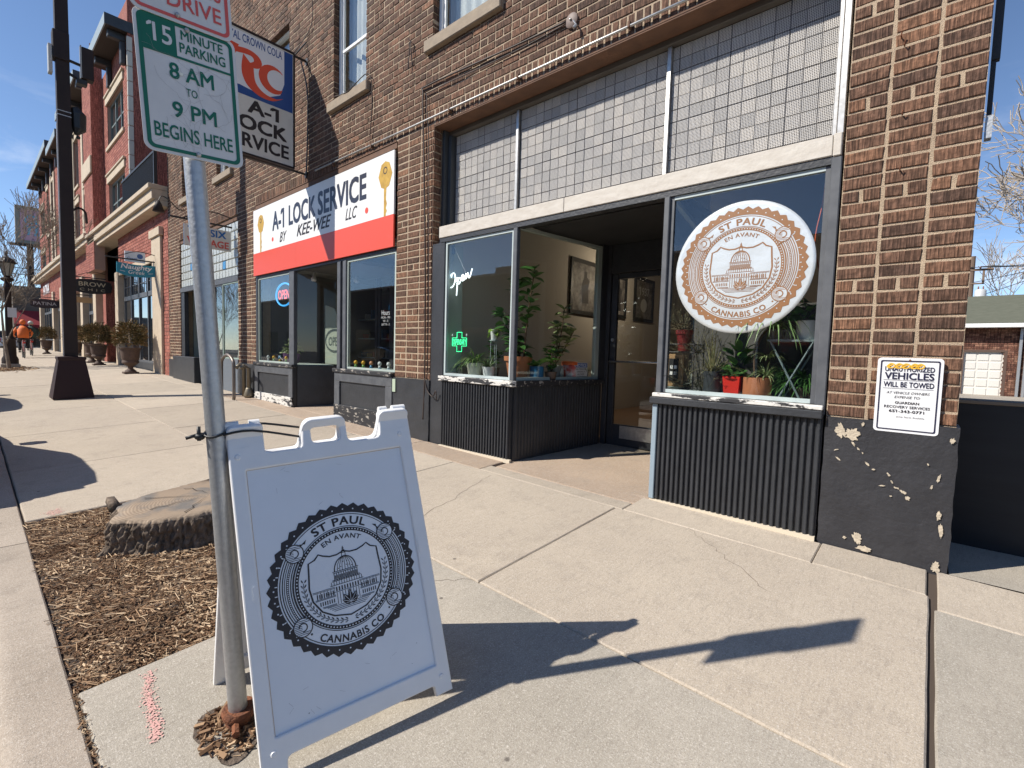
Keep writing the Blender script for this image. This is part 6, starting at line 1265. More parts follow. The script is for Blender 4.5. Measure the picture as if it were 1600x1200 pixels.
# bike hoop, standpipe
t = thing('bike_rack', 'bent steel bike hoop beside the brick column', 'bike rack', (-10.95, 3.65, -1.08)); m = MB(); x0, x1, y = -11.25, -10.55, 3.55; zz = gz(-11, y); m.tube(smooth_path([(x0, y, zz), (x0, y, zz+.62), (x0+.06, y, zz+.80), ((x0+x1)/2, y, zz+.90), (x1-.06, y, zz+.80), (x1, y, zz+.62), (x1, y, zz)], 5), .032, 10); m.build('hoop', M('worn_hoop_steel', (.20, .17, .15), .45, .6), t, True)
t = thing('standpipe', 'twin valve standpipe at the foot of the dark column', 'fire connection', (-10.75, 3.85, -1.1)); m = MB()
for x in (-11.0, -10.74): m.tube([(x, 3.9, zz), (x, 3.9, zz+.62), (x, 3.8, zz+.68), (x, 3.74, zz+.62)], .04, 8)
m.lathe([(.09, .02), (.10, .06), (.06, .2), (.05, .22)], (-10.74, 3.9, zz), 10); m.build('pipes', M('aged_brass_pipe', (.22, .19, .14), .5, .5), t, True)
# urn planters --------------------------------------------------------
iron_urn = M('rusty_iron_urn', (.065, .042, .034), .75, c2=(.12, .075, .055), scale=12); fir = mat_tone('evergreen_tips', [(0, (.045, .042, .02)), (.4, (.10, .085, .035)), (.7, (.22, .145, .065)), (1, (.38, .22, .11))])
def urn(c, lab, seed, bare=True):
    r = random.Random(seed); t = thing('urn_planter', lab, 'planter', c, 'iron urn planters outside the red brick building')
    m = MB(); m.lathe([(.26, 0), (.26, .05), (.16, .055)], (0, 0, 0), 4); m.lathe([(.15, .05), (.14, .09), (.07, .15), (.07, .21), (.17, .29), (.215, .33), (.215, .38), (.20, .40), (.225, .46), (.25, .74), (.30, .77), (.30, .80), (.24, .79)], (0, 0, 0), 20); m.build('urn', iron_urn, t, 'auto', local=True)
    m = MB()
    for _ in range(2400):
        a = r.random()*6.28; e = math.asin(r.uniform(-.55, 1)); q = r.uniform(.25, 1)**.6; d = Vector((math.cos(a)*math.cos(e), math.sin(a)*math.cos(e), math.sin(e))); s = 1+.22*nz3(d.x*2+seed, d.y*2, d.z*2); p = Vector((d.x*.42*q*s, d.y*.42*q*s, 1.12+d.z*.48*q*s)); m.t = max(.01, min(1, .25+.5*q*r.random()+.3*nz3(p.x*4, p.y*4, p.z*4+seed)+.2*r.random()))
        leaf_at(m, p, d+Vector((r.gauss(0, .4), r.gauss(0, .4), r.gauss(0, .4))), r.uniform(.05, .10), r.uniform(.016, .032), .2, r.random()*6)
    m.build('foliage', fir, t, local=True)['kind'] = 'stuff'
    if bare: m = MB(); [m.tube([(0, 0, .9), (r.uniform(-.1, .1), r.uniform(-.1, .1), 1.45), (r.uniform(-.2, .2), r.uniform(-.15, .15), 1.70)], [.012, .010, .006], 5) for _ in range(3)]; m.build('bare_twig', M('pale_twig', (.45, .35, .26), .8), t, local=True)
    return t
urn((-18.6, 3.35, gz(-18.6, 3.35)), 'rusty iron urn with an evergreen ball, nearest of the urns, by the teal sign', 1); urn((-23.9, 3.35, gz(-23.9, 3.35)), 'iron urn with brownish evergreen, right one of the pair beside the doorway', 4); urn((-26.1, 3.45, gz(-26.1, 3.45)), 'iron urn with browning evergreen, left one of the pair beside the doorway', 8, False); urn((-30.2, 3.4, gz(-30.2, 3.4)), 'urn planter half hidden behind the dark pole', 12, False); urn((-38.5, 3.1, gz(-38.5, 3.1)), 'far pale urn with dry evergreen near the cyclists', 15, False)
# street lamp
t = thing('street_lamp', 'ornate dark street lamp with a glass lantern on a stone footing', 'street lamp', (-24.4, 1.03, -.96)); c = (-24.4, 1.03, gz(-24.4, 1.03))
m = MB(); m.lathe([(.34, 0), (.34, .12), (.30, .14)], c, 4); m.build('footing', conc_grey, t); m = MB(); m.lathe([(.22, .14), (.22, .3), (.17, .42), (.16, .95), (.19, 1.0), (.10, 1.1), (.085, 2.75), (.12, 2.80), (.10, 2.9), (.07, 2.98), (.17, 3.05), (.18, 3.1), (.09, 3.16), (.09, 3.2)], c, 12); m.build('column', dark_metal, t, 'auto')
m = MB(); m.lathe([(.10, 3.2), (.205, 3.62), (.205, 3.63)], c, 8); m.build('lantern_glass', M('milky_lantern_glass', (.35, .34, .30), .2), t)
m = MB(); m.lathe([(.25, 3.63), (.26, 3.66), (.17, 3.78), (.04, 3.88), (.03, 3.94), (.045, 3.97), (.01, 4.06)], c, 10); [m.tube([(c[0]+.104*math.cos(a), c[1]+.104*math.sin(a), c[2]+3.2), (c[0]+.21*math.cos(a), c[1]+.21*math.sin(a), c[2]+3.64)], .012, 4) for a in [i*math.pi/4+.39 for i in range(8)]]; m.build('lantern_cap', black_metal, t)
# bare trees ----------------------------------------------------------
def tree(name, lab, base, h, r0, seed, levels=5, mat=bark, spread=.55, trunk=.35, lean=(0, 0), nb=3, cat='tree', sides=6, twig=.004, grp=None, k0=5, drift=.16):
    r = random.Random(seed); t = thing(name, lab, cat, base, grp); T_ = MB(); L_ = MB()
    def grow(p, d, L__, rad, lev):
        k = 4 if lev else k0; pts = [p]; rs = [rad]; q = Vector(p); dd = Vector(d)
        for i in range(k):
            dd = (dd+Vector((r.gauss(0, drift), r.gauss(0, drift), r.gauss(0, drift*.6)+.05))).normalized(); q = q+dd*L__/k; pts.append(tuple(q)); rs.append(max(rad*(1-.5*(i+1)/k), twig))
        (T_ if lev == 0 else L_).tube(pts, rs, sides if lev < 2 else (4 if lev < 4 else 3), False)
        if lev < levels:
            n = nb+(r.random() < .5) + (1 if lev > 2 else 0)
            for i in range(n):
                j = len(pts)-1 if i < 2 else r.randrange(2, len(pts)); az = r.random()*6.28; tilt = spread*r.uniform(.5, 1.4)
                o = dd.orthogonal().normalized(); o = Matrix.Rotation(az, 3, dd) @ o; nd = (dd*math.cos(tilt)+o*math.sin(tilt)).normalized()
                grow(pts[j], nd, L__*r.uniform(.62, .85), max(rs[j]*(.72 if i < 2 else .5), twig), lev+1)
    grow(tuple(base), Vector((lean[0], lean[1], 1)).normalized(), h*trunk, r0, 0); T_.build('trunk', mat, t, True); L_.build('crown', mat, t, True); return t
tree('street_tree', 'slim bare young street tree beside the lamp', (-23.3, .95, -.98), 4.6, .055, 5, 5, bark, .5, .42, (0, .0), 3, sides=6, twig=.006, drift=.07)
sg = thing('small_sign', 'small pale square sign fixed on the young tree stake', 'sign', (-23.3, 1.05, .8)); boxes('plate', [(-23.25, -23.22, .96, 1.17, .74, 1.06)], sign_white, sg)
struct(chips('far_mulch', 'mulch round the young street tree', 900, lambda r: (-23.3+r.gauss(0, .7), .95+r.gauss(0, .28)), lambda x, y: gz(x, y)+.005, .02, .07, 12))
tree('large_tree', 'big bare cottonwood rising behind the garage', (4.3, 45, -1.2), 42, .6, 23, 6, M('pale_bark', (.46, .39, .32), .9, c2=(.32, .27, .22), scale=3), .62, .15, (-.05, -.02), 3, sides=7, twig=.024, drift=.22)  # pale bark mottled with a darker brown
tree('large_tree', 'finer grey bare tree further behind the utility pole', (4.6, 62, -1.2), 15, .2, 6, 4, M('distant_grey_bark', (.40, .36, .33), .9), .5, .30, (0, 0), 3, sides=5, twig=.022)
for i, (x, y, h, s, lab) in enumerate(((-66, -2.6, 9, 3, 'bare tree far up the street on the left edge'), (-58, 1.1, 6, 9, 'small bare tree in front of the red awning shop'))): tree('street_tree', lab, (x, y, -.65), h, .16 if i == 0 else .08, s, 5, bark, .5, .3, twig=.015)
# people on bicycles --------------------------------------------------
def skin_body(name, pts, edges, radii, mat, parent, sub=2, root=0):
    me = bpy.data.meshes.new('s'); me.from_pydata(pts, edges, []); o = bpy.data.objects.new('s', me); COL.objects.link(o)
    md = o.modifiers.new('k', 'SKIN'); 
    for i, v in enumerate(me.skin_vertices[0].data): v.radius = (radii[i], radii[i]); v.use_root = (i == root)
    sb = o.modifiers.new('b', 'SUBSURF'); sb.levels = sub; sb.render_levels = sub
    dg = bpy.context.evaluated_depsgraph_get(); dg.update(); m2 = bpy.data.meshes.new_from_object(o.evaluated_get(dg)); bpy.data.objects.remove(o); m2.materials.clear(); m2.materials.append(mat); m2.polygons.foreach_set('use_smooth', [True]*len(m2.polygons)); q = link(name, m2, parent, local=True); return q
def cyclist(x, y, coat, hat, lab, blab, s=1.0, hood=True):
    z = gz(x, y); b = thing('bicycle', blab, 'bicycle', (x, y, z), 'bicycles ridden away down the pavement'); tyre = M('tyre', (.02, .02, .02), .7) if 'tyre' not in bpy.data.materials else bpy.data.materials['tyre']; fr = M('bike_frame', (.35, .12, .10), .4) if 'bike_frame' not in bpy.data.materials else bpy.data.materials['bike_frame']
    for cx in (-.52, .52):
        m = MB(); k = 24; m.tube([(cx+.33*math.cos(6.283*i/k), 0, .34+.33*math.sin(6.283*i/k)) for i in range(k+1)], .02, 6, False); w = m.build('wheel', tyre, b, True, local=True); m = MB(); [m.tube([(cx, 0, .34), (cx+.32*math.cos(a), 0, .34+.32*math.sin(a))], .003, 3) for a in [i*.393 for i in range(16)]]; m.build('spokes', silver, w, local=True)
    m = MB(); [m.tube(p, .016, 6) for p in ([(.52, 0, .34), (.18, 0, .86)], [(.52, 0, .34), (.08, 0, .32)], [(.08, 0, .32), (.20, 0, .90)], [(.08, 0, .32), (-.36, 0, .80)], [(.18, 0, .80), (-.36, 0, .86)], [(-.52, 0, .34), (-.36, 0, .92)])]; m.build('frame', fr, b, local=True)
    m = MB(); m.tube([(-.38, -.28, 1.02), (-.36, 0, .98), (-.38, .28, 1.02)], .012, 6); m.build('handlebar', black_metal, b, local=True); m = MB(); m.ball((.22, 0, .93), (.13, .08, .035)); m.build('saddle', black_metal, b, local=True)
    m = MB(); m.cbox(.45, .51, -.05, .05, .72, .80, .01); m.build('reflector', M('red_reflector', (.5, .03, .02), .3) if 'red_reflector' not in bpy.data.materials else bpy.data.materials['red_reflector'], b, local=True)
    p = thing('person', lab, 'person', (x, y, z), 'cyclists riding away'); dk = bpy.data.materials.get('dark_trousers') or M('dark_trousers', (.02, .02, .025), .8)
    sk = bpy.data.materials.get('skin') or M('skin', (.5, .3, .22), .6)
    V = [(.20, 0, 1.02), (.16, 0, 1.25), (.05, 0, 1.50), (.02, 0, 1.60), (-.02, 0, 1.70), (.20, -.11, .98), (-.12, -.14, .80), (.10, -.13, .42), (.02, -.13, .36), (.20, .11, .98), (-.10, .14, .98), (.02, .13, .62), (-.06, .13, .56), (.05, -.20, 1.46), (-.10, -.29, 1.22), (-.34, -.26, 1.06), (.05, .20, 1.46), (-.10, .29, 1.22), (-.34, .26, 1.06)]
    E_ = [(0, 1), (1, 2), (2, 3), (3, 4), (0, 5), (5, 6), (6, 7), (7, 8), (0, 9), (9, 10), (10, 11), (11, 12), (2, 13), (13, 14), (14, 15), (2, 16), (16, 17), (17, 18)]
    Rr = [.16, .16, .15, .06, .10, .11, .085, .06, .05, .11, .085, .06, .05, .085, .065, .04, .085, .065, .04]
    body = skin_body('body', V, E_, Rr, dk, p); cu_ = MB(); cu_.tube([(.22, 0, .98), (.20, 0, 1.15), (.12, 0, 1.38), (.05, 0, 1.55)], [.18, .19, .19, .11], 14); cv = [(a, b_*1.12, c_) for a, b_, c_ in cu_.v]; cu_.v = cv
    for sy in (-1, 1): cu_.tube([(.05, sy*.18, 1.47), (-.10, sy*.31, 1.23), (-.32, sy*.27, 1.08)], [.085, .07, .05], 10)
    cu_.build('jacket', coat, p, True, local=True)
    m = MB(); m.ball((-.02, 0, 1.73), (.11, .09, .13), 14, 10); m.ball((-.13, 0, 1.72), (.02, .018, .025), 8, 5); [m.ball((-.03, sy*.092, 1.72), (.02, .012, .03), 8, 5) for sy in (-1, 1)]; m.build('head', sk, p, True, local=True)
    m = MB(); [m.ball((-.118, sy*.035, 1.755), .012, 6, 4) for sy in (-1, 1)]; m.box(-.128, -.12, -.025, .025, 1.668, 1.676); m.build('face', dk, p, local=True)
    m = MB(); m.ball((.01, 0, 1.76), (.135, .115, .14), 14, 9); 
    if not hood: m.v = [(a, b_, max(c_, 1.74)) for a, b_, c_ in m.v]
    else: m.v = [(max(a, -.06), b_, c_) for a, b_, c_ in m.v]
    m.build('hood' if hood else 'helmet', hat, p, True, local=True)
    for sy in (-1, 1):
        m = MB(); m.ball((-.37, sy*.26, 1.05), (.045, .04, .03)); [m.tube([(-.39, sy*.26+k*.018, 1.06), (-.43, sy*.26+k*.018, 1.05), (-.435, sy*.26+k*.018, 1.02)], .009, 5) for k in (-1.5, -.5, .5, 1.5)]; m.tube([(-.36, sy*.225, 1.05), (-.40, sy*.22, 1.03)], .01, 5); m.build('hand', sk, p, True, local=True)
    for sy, zz_ in ((-1, .34), (1, .54)): m = MB(); m.cbox(-.14, .10, sy*.13-.045, sy*.13+.045, zz_-.07, zz_+.0, .02); m.build('shoe', dk, p, local=True)
    p.scale = b.scale = (s, s, s)
cyclist(-33.2, 1.86, M('orange_jacket', (.72, .16, .03), .7), bpy.data.materials['orange_jacket'], 'person in an orange hooded jacket riding away on a bicycle', 'bicycle under the rider in the orange jacket', .98)
cyclist(-36.6, 2.35, M('dark_green_jacket', (.02, .05, .045), .7), M('pale_helmet', (.45, .52, .5), .5), 'person in dark clothes with a pale grey helmet riding beside', 'bicycle under the rider with the pale helmet', .98, False)
# ================================================================== CARS (parked along the kerb, seen as shadow and reflection)
def car(lab, x0, y0, paint, H=1.52, L_=4.5, W=1.82, z=None):
    """nose towards -x; x0 = rear bumper, y0 = kerb side"""
    z = gz(x0-L_/2, .1)-.175 if z is None else z; t = thing('parked_car', lab, 'car', (x0-L_/2, y0-W/2, z), 'cars parked along the kerb')
    lo = [(0, .30), (.02, .62), (.08, .92), (.35, .98), (1.2, .97), (3.05, .95), (3.3, .93), (4.1, .80), (4.42, .68), (4.5, .45), (4.46, .25), (.1, .22)]
    cab = [(.22, .96), (.38, 1.30), (.62, H-.06), (1.1, H), (1.9, H), (2.25, H-.05), (3.18, .96)]
    sx_ = L_/4.5; ym = y0-W/2
    def loft(prof, secs, nm, mat, par):
        m = MB(); k = len(prof); vs = []
        for off, ins in secs:
            cx = L_/2; cz = sum(p[1] for p in prof)/k
            for px, pz in prof: xx = px*sx_; vs.append((x0-(cx+(xx-cx)*(1-ins)), ym+off, z+cz+(pz-cz)*(1-ins*.9)))
        n = len(secs); m.add(vs, [(i*k+j, i*k+(j+1) % k, (i+1)*k+(j+1) % k, (i+1)*k+j) for i in range(n-1) for j in range(k)]+[tuple(range(k))[::-1], tuple(range((n-1)*k, n*k))]); return m.build(nm, mat, par, 'auto')
    h = W/2; body = loft(lo, [(-h, .05), (-h+.06, .012), (-h+.2, 0), (h-.2, 0), (h-.06, .012), (h, .05)], 'body', paint, t)
    loft(cab, [(-h+.20, .16), (-h+.12, .05), (-h+.3, 0), (h-.3, 0), (h-.12, .05), (h-.20, .16)], 'cabin', glass_dark_solid, t)
    m = MB(); m.cbox(x0-2.15*sx_, x0-.6*sx_, ym-h+.28, ym+h-.28, z+H-.045, z+H+.004, .015); m.build('roof', paint, t)
    for wx in (.85*sx_, 3.62*sx_):
        for wy in (ym-h+.11, ym+h-.11):
            m = MB(); m.tube([(x0-wx, wy-.11, z+.33), (x0-wx, wy+.11, z+.33)], .33, 22); w = m.build('wheel', M('tyre', (.02, .02, .02), .7) if 'tyre' not in bpy.data.materials else bpy.data.materials['tyre'], t, 'auto'); m = MB(); m.tube([(x0-wx, wy-.115, z+.33), (x0-wx, wy+.115, z+.33)], .2, 14); m.build('rim', silver, w, 'auto')
    for s in (-1, 1):
        yy = ym+s*(h+.005); m = MB(); m.cbox(x0-3.0*sx_, x0-2.82*sx_, min(yy, yy+s*.17), max(yy, yy+s*.17), z+.97, z+1.10, .02); m.build('wing_mirror', paint, t)
        m = MB(); m.cbox(x0-4.46*sx_, x0-4.25*sx_, ym+s*.55-.17, ym+s*.55+.17, z+.58, z+.70, .02); m.build('headlight', M('lamp_glass', (.6, .6, .6), .1) if 'lamp_glass' not in bpy.data.materials else bpy.data.materials['lamp_glass'], t); m = MB(); m.cbox(x0-.16, x0+.0, ym+s*.7-.1, ym+s*.7+.1, z+.72, z+.9, .02); m.build('tail_light', bpy.data.materials['red_reflector'], t)
    return t
glass_dark_solid = M('tinted_car_glass', (.015, .017, .02), .08, spec=.8)
car('dark grey hatchback parked at the kerb casting its shadow on the pavement', -5.98, -.30, M('dark_grey_car_paint', (.05, .055, .06), .3, .3, coat=1), H=1.60, L_=4.45)
car('dark blue saloon parked further up the street, reflected in the key shop window', -12.0, -.35, M('dark_blue_car_paint', (.02, .03, .06), .3, .3, coat=1), H=1.46, L_=4.6)
# ================================================================== RED BRICK BUILDING
rb = thing('red_building', 'three storey red brick building with cream trim and deep eaves', 'building', (-35, 4, -.8))
mrb = MB()
RO = []   # openings of the main facade (y=4)
def redwall(x0, x1, z0, z1, y, ops, name='wall', mat=None, course=.105, pitch=.30):
    """backing plus brick courses as ledges of real relief"""
    m = MB()
    for a, b, c, d in clipsolid(x0, x1, z0, z1, ops): m.box(a, b, y+.012, y+.35, c, d)
    m.build(name, red_mortar if mat is None else mat, rb); m = MB(); r = random.Random(int(x0*7)); z = z0; i = 0
    while z < z1-.03:
        segs = [(x0, x1)]
        for o in ops:
            if o[3] > z+.04 and o[2] < z+.06:
                nv = []
                for a, b in segs:
                    if o[1] <= a or o[0] >= b: nv.append((a, b)); continue
                    if a < o[0]: nv.append((a, o[0]))
                    if b > o[1]: nv.append((o[1], b))
                segs = nv
        for a, b in segs:
            x = a-(pitch/2 if i % 2 else 0)
            while x < b-.02:
                p, q = max(x, a), min(x+pitch-.016, b)
                if q-p > .04: m.t = r.uniform(.01, 1); m.add([(p, y, z+.008), (q, y, z+.008), (q, y, z+course-.008), (p, y, z+course-.008), (p, y+.02, z+.008), (q, y+.02, z+.008), (q, y+.02, z+course-.008), (p, y+.02, z+course-.008)], [(0, 1, 2, 3), (1, 0, 4, 5), (3, 2, 6, 7), (2, 1, 5, 6), (0, 3, 7, 4)])
                x += pitch
        z += course; i += 1
    m.build('brick', red_brick, rb)['kind'] = 'stuff'
def rwin(x0, x1, z0, z1, y=4.0, n=3, arch=False, head=True):
    w = boxes('window', [(x0, x0+.07, y+.10, y+.16, z0, z1), (x1-.07, x1, y+.10, y+.16, z0, z1), (x0+.07, x1-.07, y+.10, y+.16, z0, z0+.07), (x0+.07, x1-.07, y+.10, y+.16, z1-.07, z1)]+[(x0+(x1-x0)*i/n-.035, x0+(x1-x0)*i/n+.035, y+.10, y+.16, z0+.07, z1-.07) for i in range(1, n)]+[(x0+.07, x1-.07, y+.12, y+.15, (z0+z1)/2-.03, (z0+z1)/2+.03)], M('grey_green_window_frame', (.16, .19, .18), .5) if 'grey_green_window_frame' not in bpy.data.materials else bpy.data.materials['grey_green_window_frame'], rb)
    m = MB(); m.box(x0+.02, x1-.02, y+.135, y+.14, z0+.03, z1-.03); m.build('pane', rglass, w)
    if head: each('window_sill', [(x0-.12, x1+.12, y-.06, y+.12, z0-.14, z0-.003)], cream, rb, .01); boxes('window_head', [(x0-.15, x1+.15, y-.05, y+.10, z1+.003, z1+.28), (x0-.2, x1+.2, y-.09, y+.10, z1+.283, z1+.36)], cream, rb, .01)
rglass = M('reflective_window_glass', (.02, .025, .03), .04, spec=1.0, coat=1)
UPW = []
bays = []
# bay A: ground floor at y=4, x -22..-17.05; upper floors set back behind a balcony
redwall(-18.55, -17.03, -1, 3.95, 4.0, [], 'wall'); each('wall_pier', [(-18.62, -17.6, 3.93, 3.999, -1.0, 3.25)], cream, rb, .01); boxes('pier_cap', [(-18.7, -17.5, 3.88, 3.998, 3.25, 3.5)], cream, rb, .01)
redwall(-23.9, -18.63, 2.72, 4.0, 4.0, [], 'wall'); boxes('lintel_band', [(-23.7, -18.63, 3.94, 4.0, 2.55, 2.78)], cream, rb, .01)
boxes('belt_course', [(-27.9, -17.0, 3.70, 4.3, 3.98, 4.14), (-27.9, -17.0, 3.62, 4.3, 4.143, 4.42), (-27.9, -17.0, 3.54, 4.3, 4.423, 4.56)], cream, rb, .01)
each('wall_pier', [(-24.1, -23.55, 3.90, 4.1, -.95, 2.7)], cream, rb, .01)
# shop front under bay A
def shopfront(x0, x1, zt, ndiv, y=4.1, tz=1.66, bz=-.58):
    sp = boxes('shop_front', [(x0, x1, y-.02, y+.06, bz-.08, bz), (x0, x1, y-.03, y+.08, tz-.08, tz+.08), (x0, x1, y-.02, y+.06, zt-.1, zt), (x0, x0+.12, y-.02, y+.08, bz, zt), (x1-.12, x1, y-.02, y+.08, bz, zt)]+[(x0+(x1-x0)*i/ndiv-.05, x0+(x1-x0)*i/ndiv+.05, y-.03, y+.07, bz, zt) for i in range(1, ndiv)], grey_frame, rb)
    for i in range(ndiv):
        a, b = x0+(x1-x0)*i/ndiv+.05, x0+(x1-x0)*(i+1)/ndiv-.05; m = MB(); m.box(a, b, y+.01, y+.015, bz+.0, tz-.08); m.build('pane', rglass, sp)
        for j in range(4):
            for k in range(2): m = MB(); q = (b-a)/4; zz2 = (zt-.1-tz-.08)/2; m.box(a+q*j+.015, a+q*(j+1)-.015, y+.01, y+.015, tz+.08+zz2*k+.015, tz+.08+zz2*(k+1)-.015); m.build('small_pane', rglass, sp)
        m = MB(); [m.box(a+(b-a)*j/4-.012, a+(b-a)*j/4+.012, y, y+.03, tz+.08, zt-.1) for j in range(1, 4)]; m.box(a, b, y, y+.03, (tz+.08+zt-.1)/2-.012, (tz+.08+zt-.1)/2+.012); m.build('glazing_bars', grey_frame, sp)
    boxes('shop_base', [(x0, x1, y-.04, y+.06, -1.1, bz-.083)], black_paint, rb)
shopfront(-23.5, -18.65, 2.54, 4)
# upper side wall facing the balcony, and recessed pale wall
each('side_wall', [(-22.0, -21.62, 4.36, 12, 4.56, 11.9), (-21.64, -21.60, 4.005, 4.358, 4.56, 11.9)], red_brick, rb)
each('quoin', [(-21.66, -21.56, 3.97, 4.12, 4.6+.5*i, 5.08+.5*i) for i in range(12)], M('pale_quoin', (.52, .48, .42), .8), rb, .01)
boxes('recessed_wall', [(-21.6, -17.02, 7.0, 7.3, 4.5, 8.6)], grey_brick, rb)
t = thing('balcony_railing', 'black iron balcony railing with an upright air conditioner above the teal sign', 'railing', (-19.5, 3.75, 4.56)); m = MB(); m.box(-21.5, -17.1, 3.72, 3.78, 5.5, 5.56); m.box(-21.5, -17.1, 3.73, 3.77, 4.62, 4.67); m.box(-17.14, -17.08, 3.7, 3.78, 4.56, 5.66); m.build('rail', black_metal, t)
for i in range(44): m = MB(); x = -21.45+.1*i; m.box(x-.01, x+.01, 3.74, 3.76, 4.67, 5.5); m.build('baluster', black_metal, t)
m = MB(); m.cbox(-20.1, -19.2, 3.9, 4.2, 4.57, 5.35, .02); m.build('air_conditioner', M('beige_louvre', (.25, .23, .2), .7), t)
# main upper facade, x -52..-21.6
ups = []
for (a, b) in ((-25.35, -22.45), (-31.0, -29.9), (-33.9, -32.8), (-38.4, -35.6), (-43.6, -42.5), (-46.6, -45.5), (-50.6, -48.2)):
    ups += [(a, b, 4.75 if False else 4.72, 6.35), (a, b, 7.75, 9.4)] if b-a > 2 else [(a, b, 5.3, 7.0), (a, b, 7.9, 10.2)]
redwall(-26.3, -21.62, 4.56, 10.7, 4.0, ups); redwall(-28.3, -26.3, 3.0, 10.9, 3.62, [], course=.105); redwall(-35.0, -28.3, 3.2, 11.3, 4.0, ups); redwall(-41.0, -35.0, 4.56, 10.7, 4.0, ups); redwall(-52, -41.0, 3.2, 11.35, 4.0, ups)
each('side_wall', [(-26.301, -26.28, 3.63, 4.0, 4.6, 12.0)], red_brick, rb)
for o in ups: rwin(*o, n=3 if o[1]-o[0] > 2 else 1)
boxes('stone_block', [(-28.35, -26.25, 3.55, 3.62, 6.9, 7.6)], cream, rb, .02)
each('stone_surround', [(a-.5, a-.05, 3.93, 3.998, 4.6, 10.6) for a in (-31.0, -33.9+.0, -43.6)]+[(b+.05, b+.5, 3.93, 3.998, 4.6, 10.6) for b in (-29.9, -42.5)], cream, rb, .01)
for a, b, z in ((-25.3, -21.6, 10.72), (-34.9, -28.6, 11.35), (-39.4, -35.2, 10.72), (-52.3, -39.9, 11.4)):
    boxes('eave', [(a, b, 3.42, 4.3, z, z+.12)], M('dark_soffit_boards', (.05, .04, .035), .8) if 'dark_soffit_boards' not in bpy.data.materials else bpy.data.materials['dark_soffit_boards'], rb); boxes('fascia', [(a, b, 3.38, 3.418, z-.02, z+.34), ], M('pale_blue_grey_fascia', (.28, .34, .37), .5) if 'pale_blue_grey_fascia' not in bpy.data.materials else bpy.data.materials['pale_blue_grey_fascia'], rb)
    boxes('fascia_end', [(b+.002, b+.03, 3.38, 4.3, z-.02, z+.34)], black_paint, rb); each('parapet', [(a+.2, b-.02, 4.0, 4.3, z+.30, z+1.1)], red_brick, rb)
    x = b-.35
    while x > a+.3: each('eave_bracket', [(x-.1, x+.1, 3.5, 3.99, z-.25, z-.001), (x-.1, x+.1, 3.84, 3.99, z-1.0, z-.253)], black_paint, rb, .02); x -= 2.4
boxes('belt_course', [(-52.5, -27.9, 3.6, 4.0, 4.3, 4.5), (-52.5, -27.9, 3.5, 4.0, 4.503, 4.7)], cream, rb, .01)
# ground floor of the far bays
each('wall_pier', [(a, a+.7, 3.85, 4.2, -1, 3.2) for a in (-28.6, -32.2, -36.0, -40.0, -44.0, -52.0)], cream, rb, .01); redwall(-41, -28.0, 2.6, 4.3, 3.95, [], 'wall'); redwall(-52, -41, 2.6, 4.3, 3.95, [], 'wall')
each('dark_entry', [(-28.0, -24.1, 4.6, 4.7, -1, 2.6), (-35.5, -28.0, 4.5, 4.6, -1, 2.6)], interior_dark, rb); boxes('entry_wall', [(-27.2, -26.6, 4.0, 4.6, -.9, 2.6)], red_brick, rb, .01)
shopfront(-31.4, -29.0, 2.55, 2, tz=1.4); shopfront(-43.9, -40.9, 2.9, 3, tz=2.0, bz=.1); shopfront(-51.2, -44.1, 2.9, 5, tz=2.0, bz=.1); shopfront(-39.2, -36.6, 2.6, 2)
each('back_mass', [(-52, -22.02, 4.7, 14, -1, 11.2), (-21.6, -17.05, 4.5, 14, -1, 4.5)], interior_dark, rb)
pmr = plane((-47.6, 3.93, 3.3), (1, 0, 0), (0, 0, 1)); m = MB(); text(m, 'PATINA', pmr, 0, 0, .62, .03, 3.6, .03); m.build('wall_lettering', sign_white2, rb)
# gooseneck lamp at the dark building's left edge
t = thing('gooseneck_lamp', 'dark gooseneck wall lamp over the teal sign', 'lamp', (-15.4, 4, 3.6)); m = MB(); m.tube(smooth_path([(-15.4, 4.0, 3.62), (-15.38, 3.85, 3.60), (-15.36, 3.65, 3.78), (-15.33, 3.48, 3.84), (-15.3, 3.40, 3.68)], 5), .014, 6); m.build('arm', black_metal, t); m = MB(); m.tube([(-15.3, 3.40, 3.70), (-15.3, 3.40, 3.62), (-15.3, 3.40, 3.42)], [.03, .07, .135], 14); m.build('shade', dark_metal, t, True)
# hanging signs
def hang(nm, lab, X, y0, y1, z0, z1, faces, outline=None, top=True):
    t = thing(nm, lab, 'sign', (X, (y0+y1)/2, z0)); pm = plane((X, (y0+y1)/2, (z0+z1)/2), (0, 1, 0), (0, 0, 1)); o = outline or [(-(y1-y0)/2, -(z1-z0)/2), ((y1-y0)/2, -(z1-z0)/2), ((y1-y0)/2, (z1-z0)/2), (-(y1-y0)/2, (z1-z0)/2)]
    m = MB(); m.prism(o, -.05, 0, pm); m.build('board', faces, t)
    if top: m = MB(); m.tube([(X-.025, y0-.25, z1+.10), (X-.025, 4.0, z1+.10)], .022, 6); [m.tube([(X-.025, y, z1+.1), (X-.025, y, z1-.03)], .008, 4) for y in (y0+.1, y1-.1)]; m.tube(smooth_path([(X-.025, y0, z1+.12), (X-.025, (y0+y1)/2, z1+.35), (X-.025, 4.0, z1+.3)], 4), .012, 5); m.build('bracket', black_metal, t)
    return t, pm
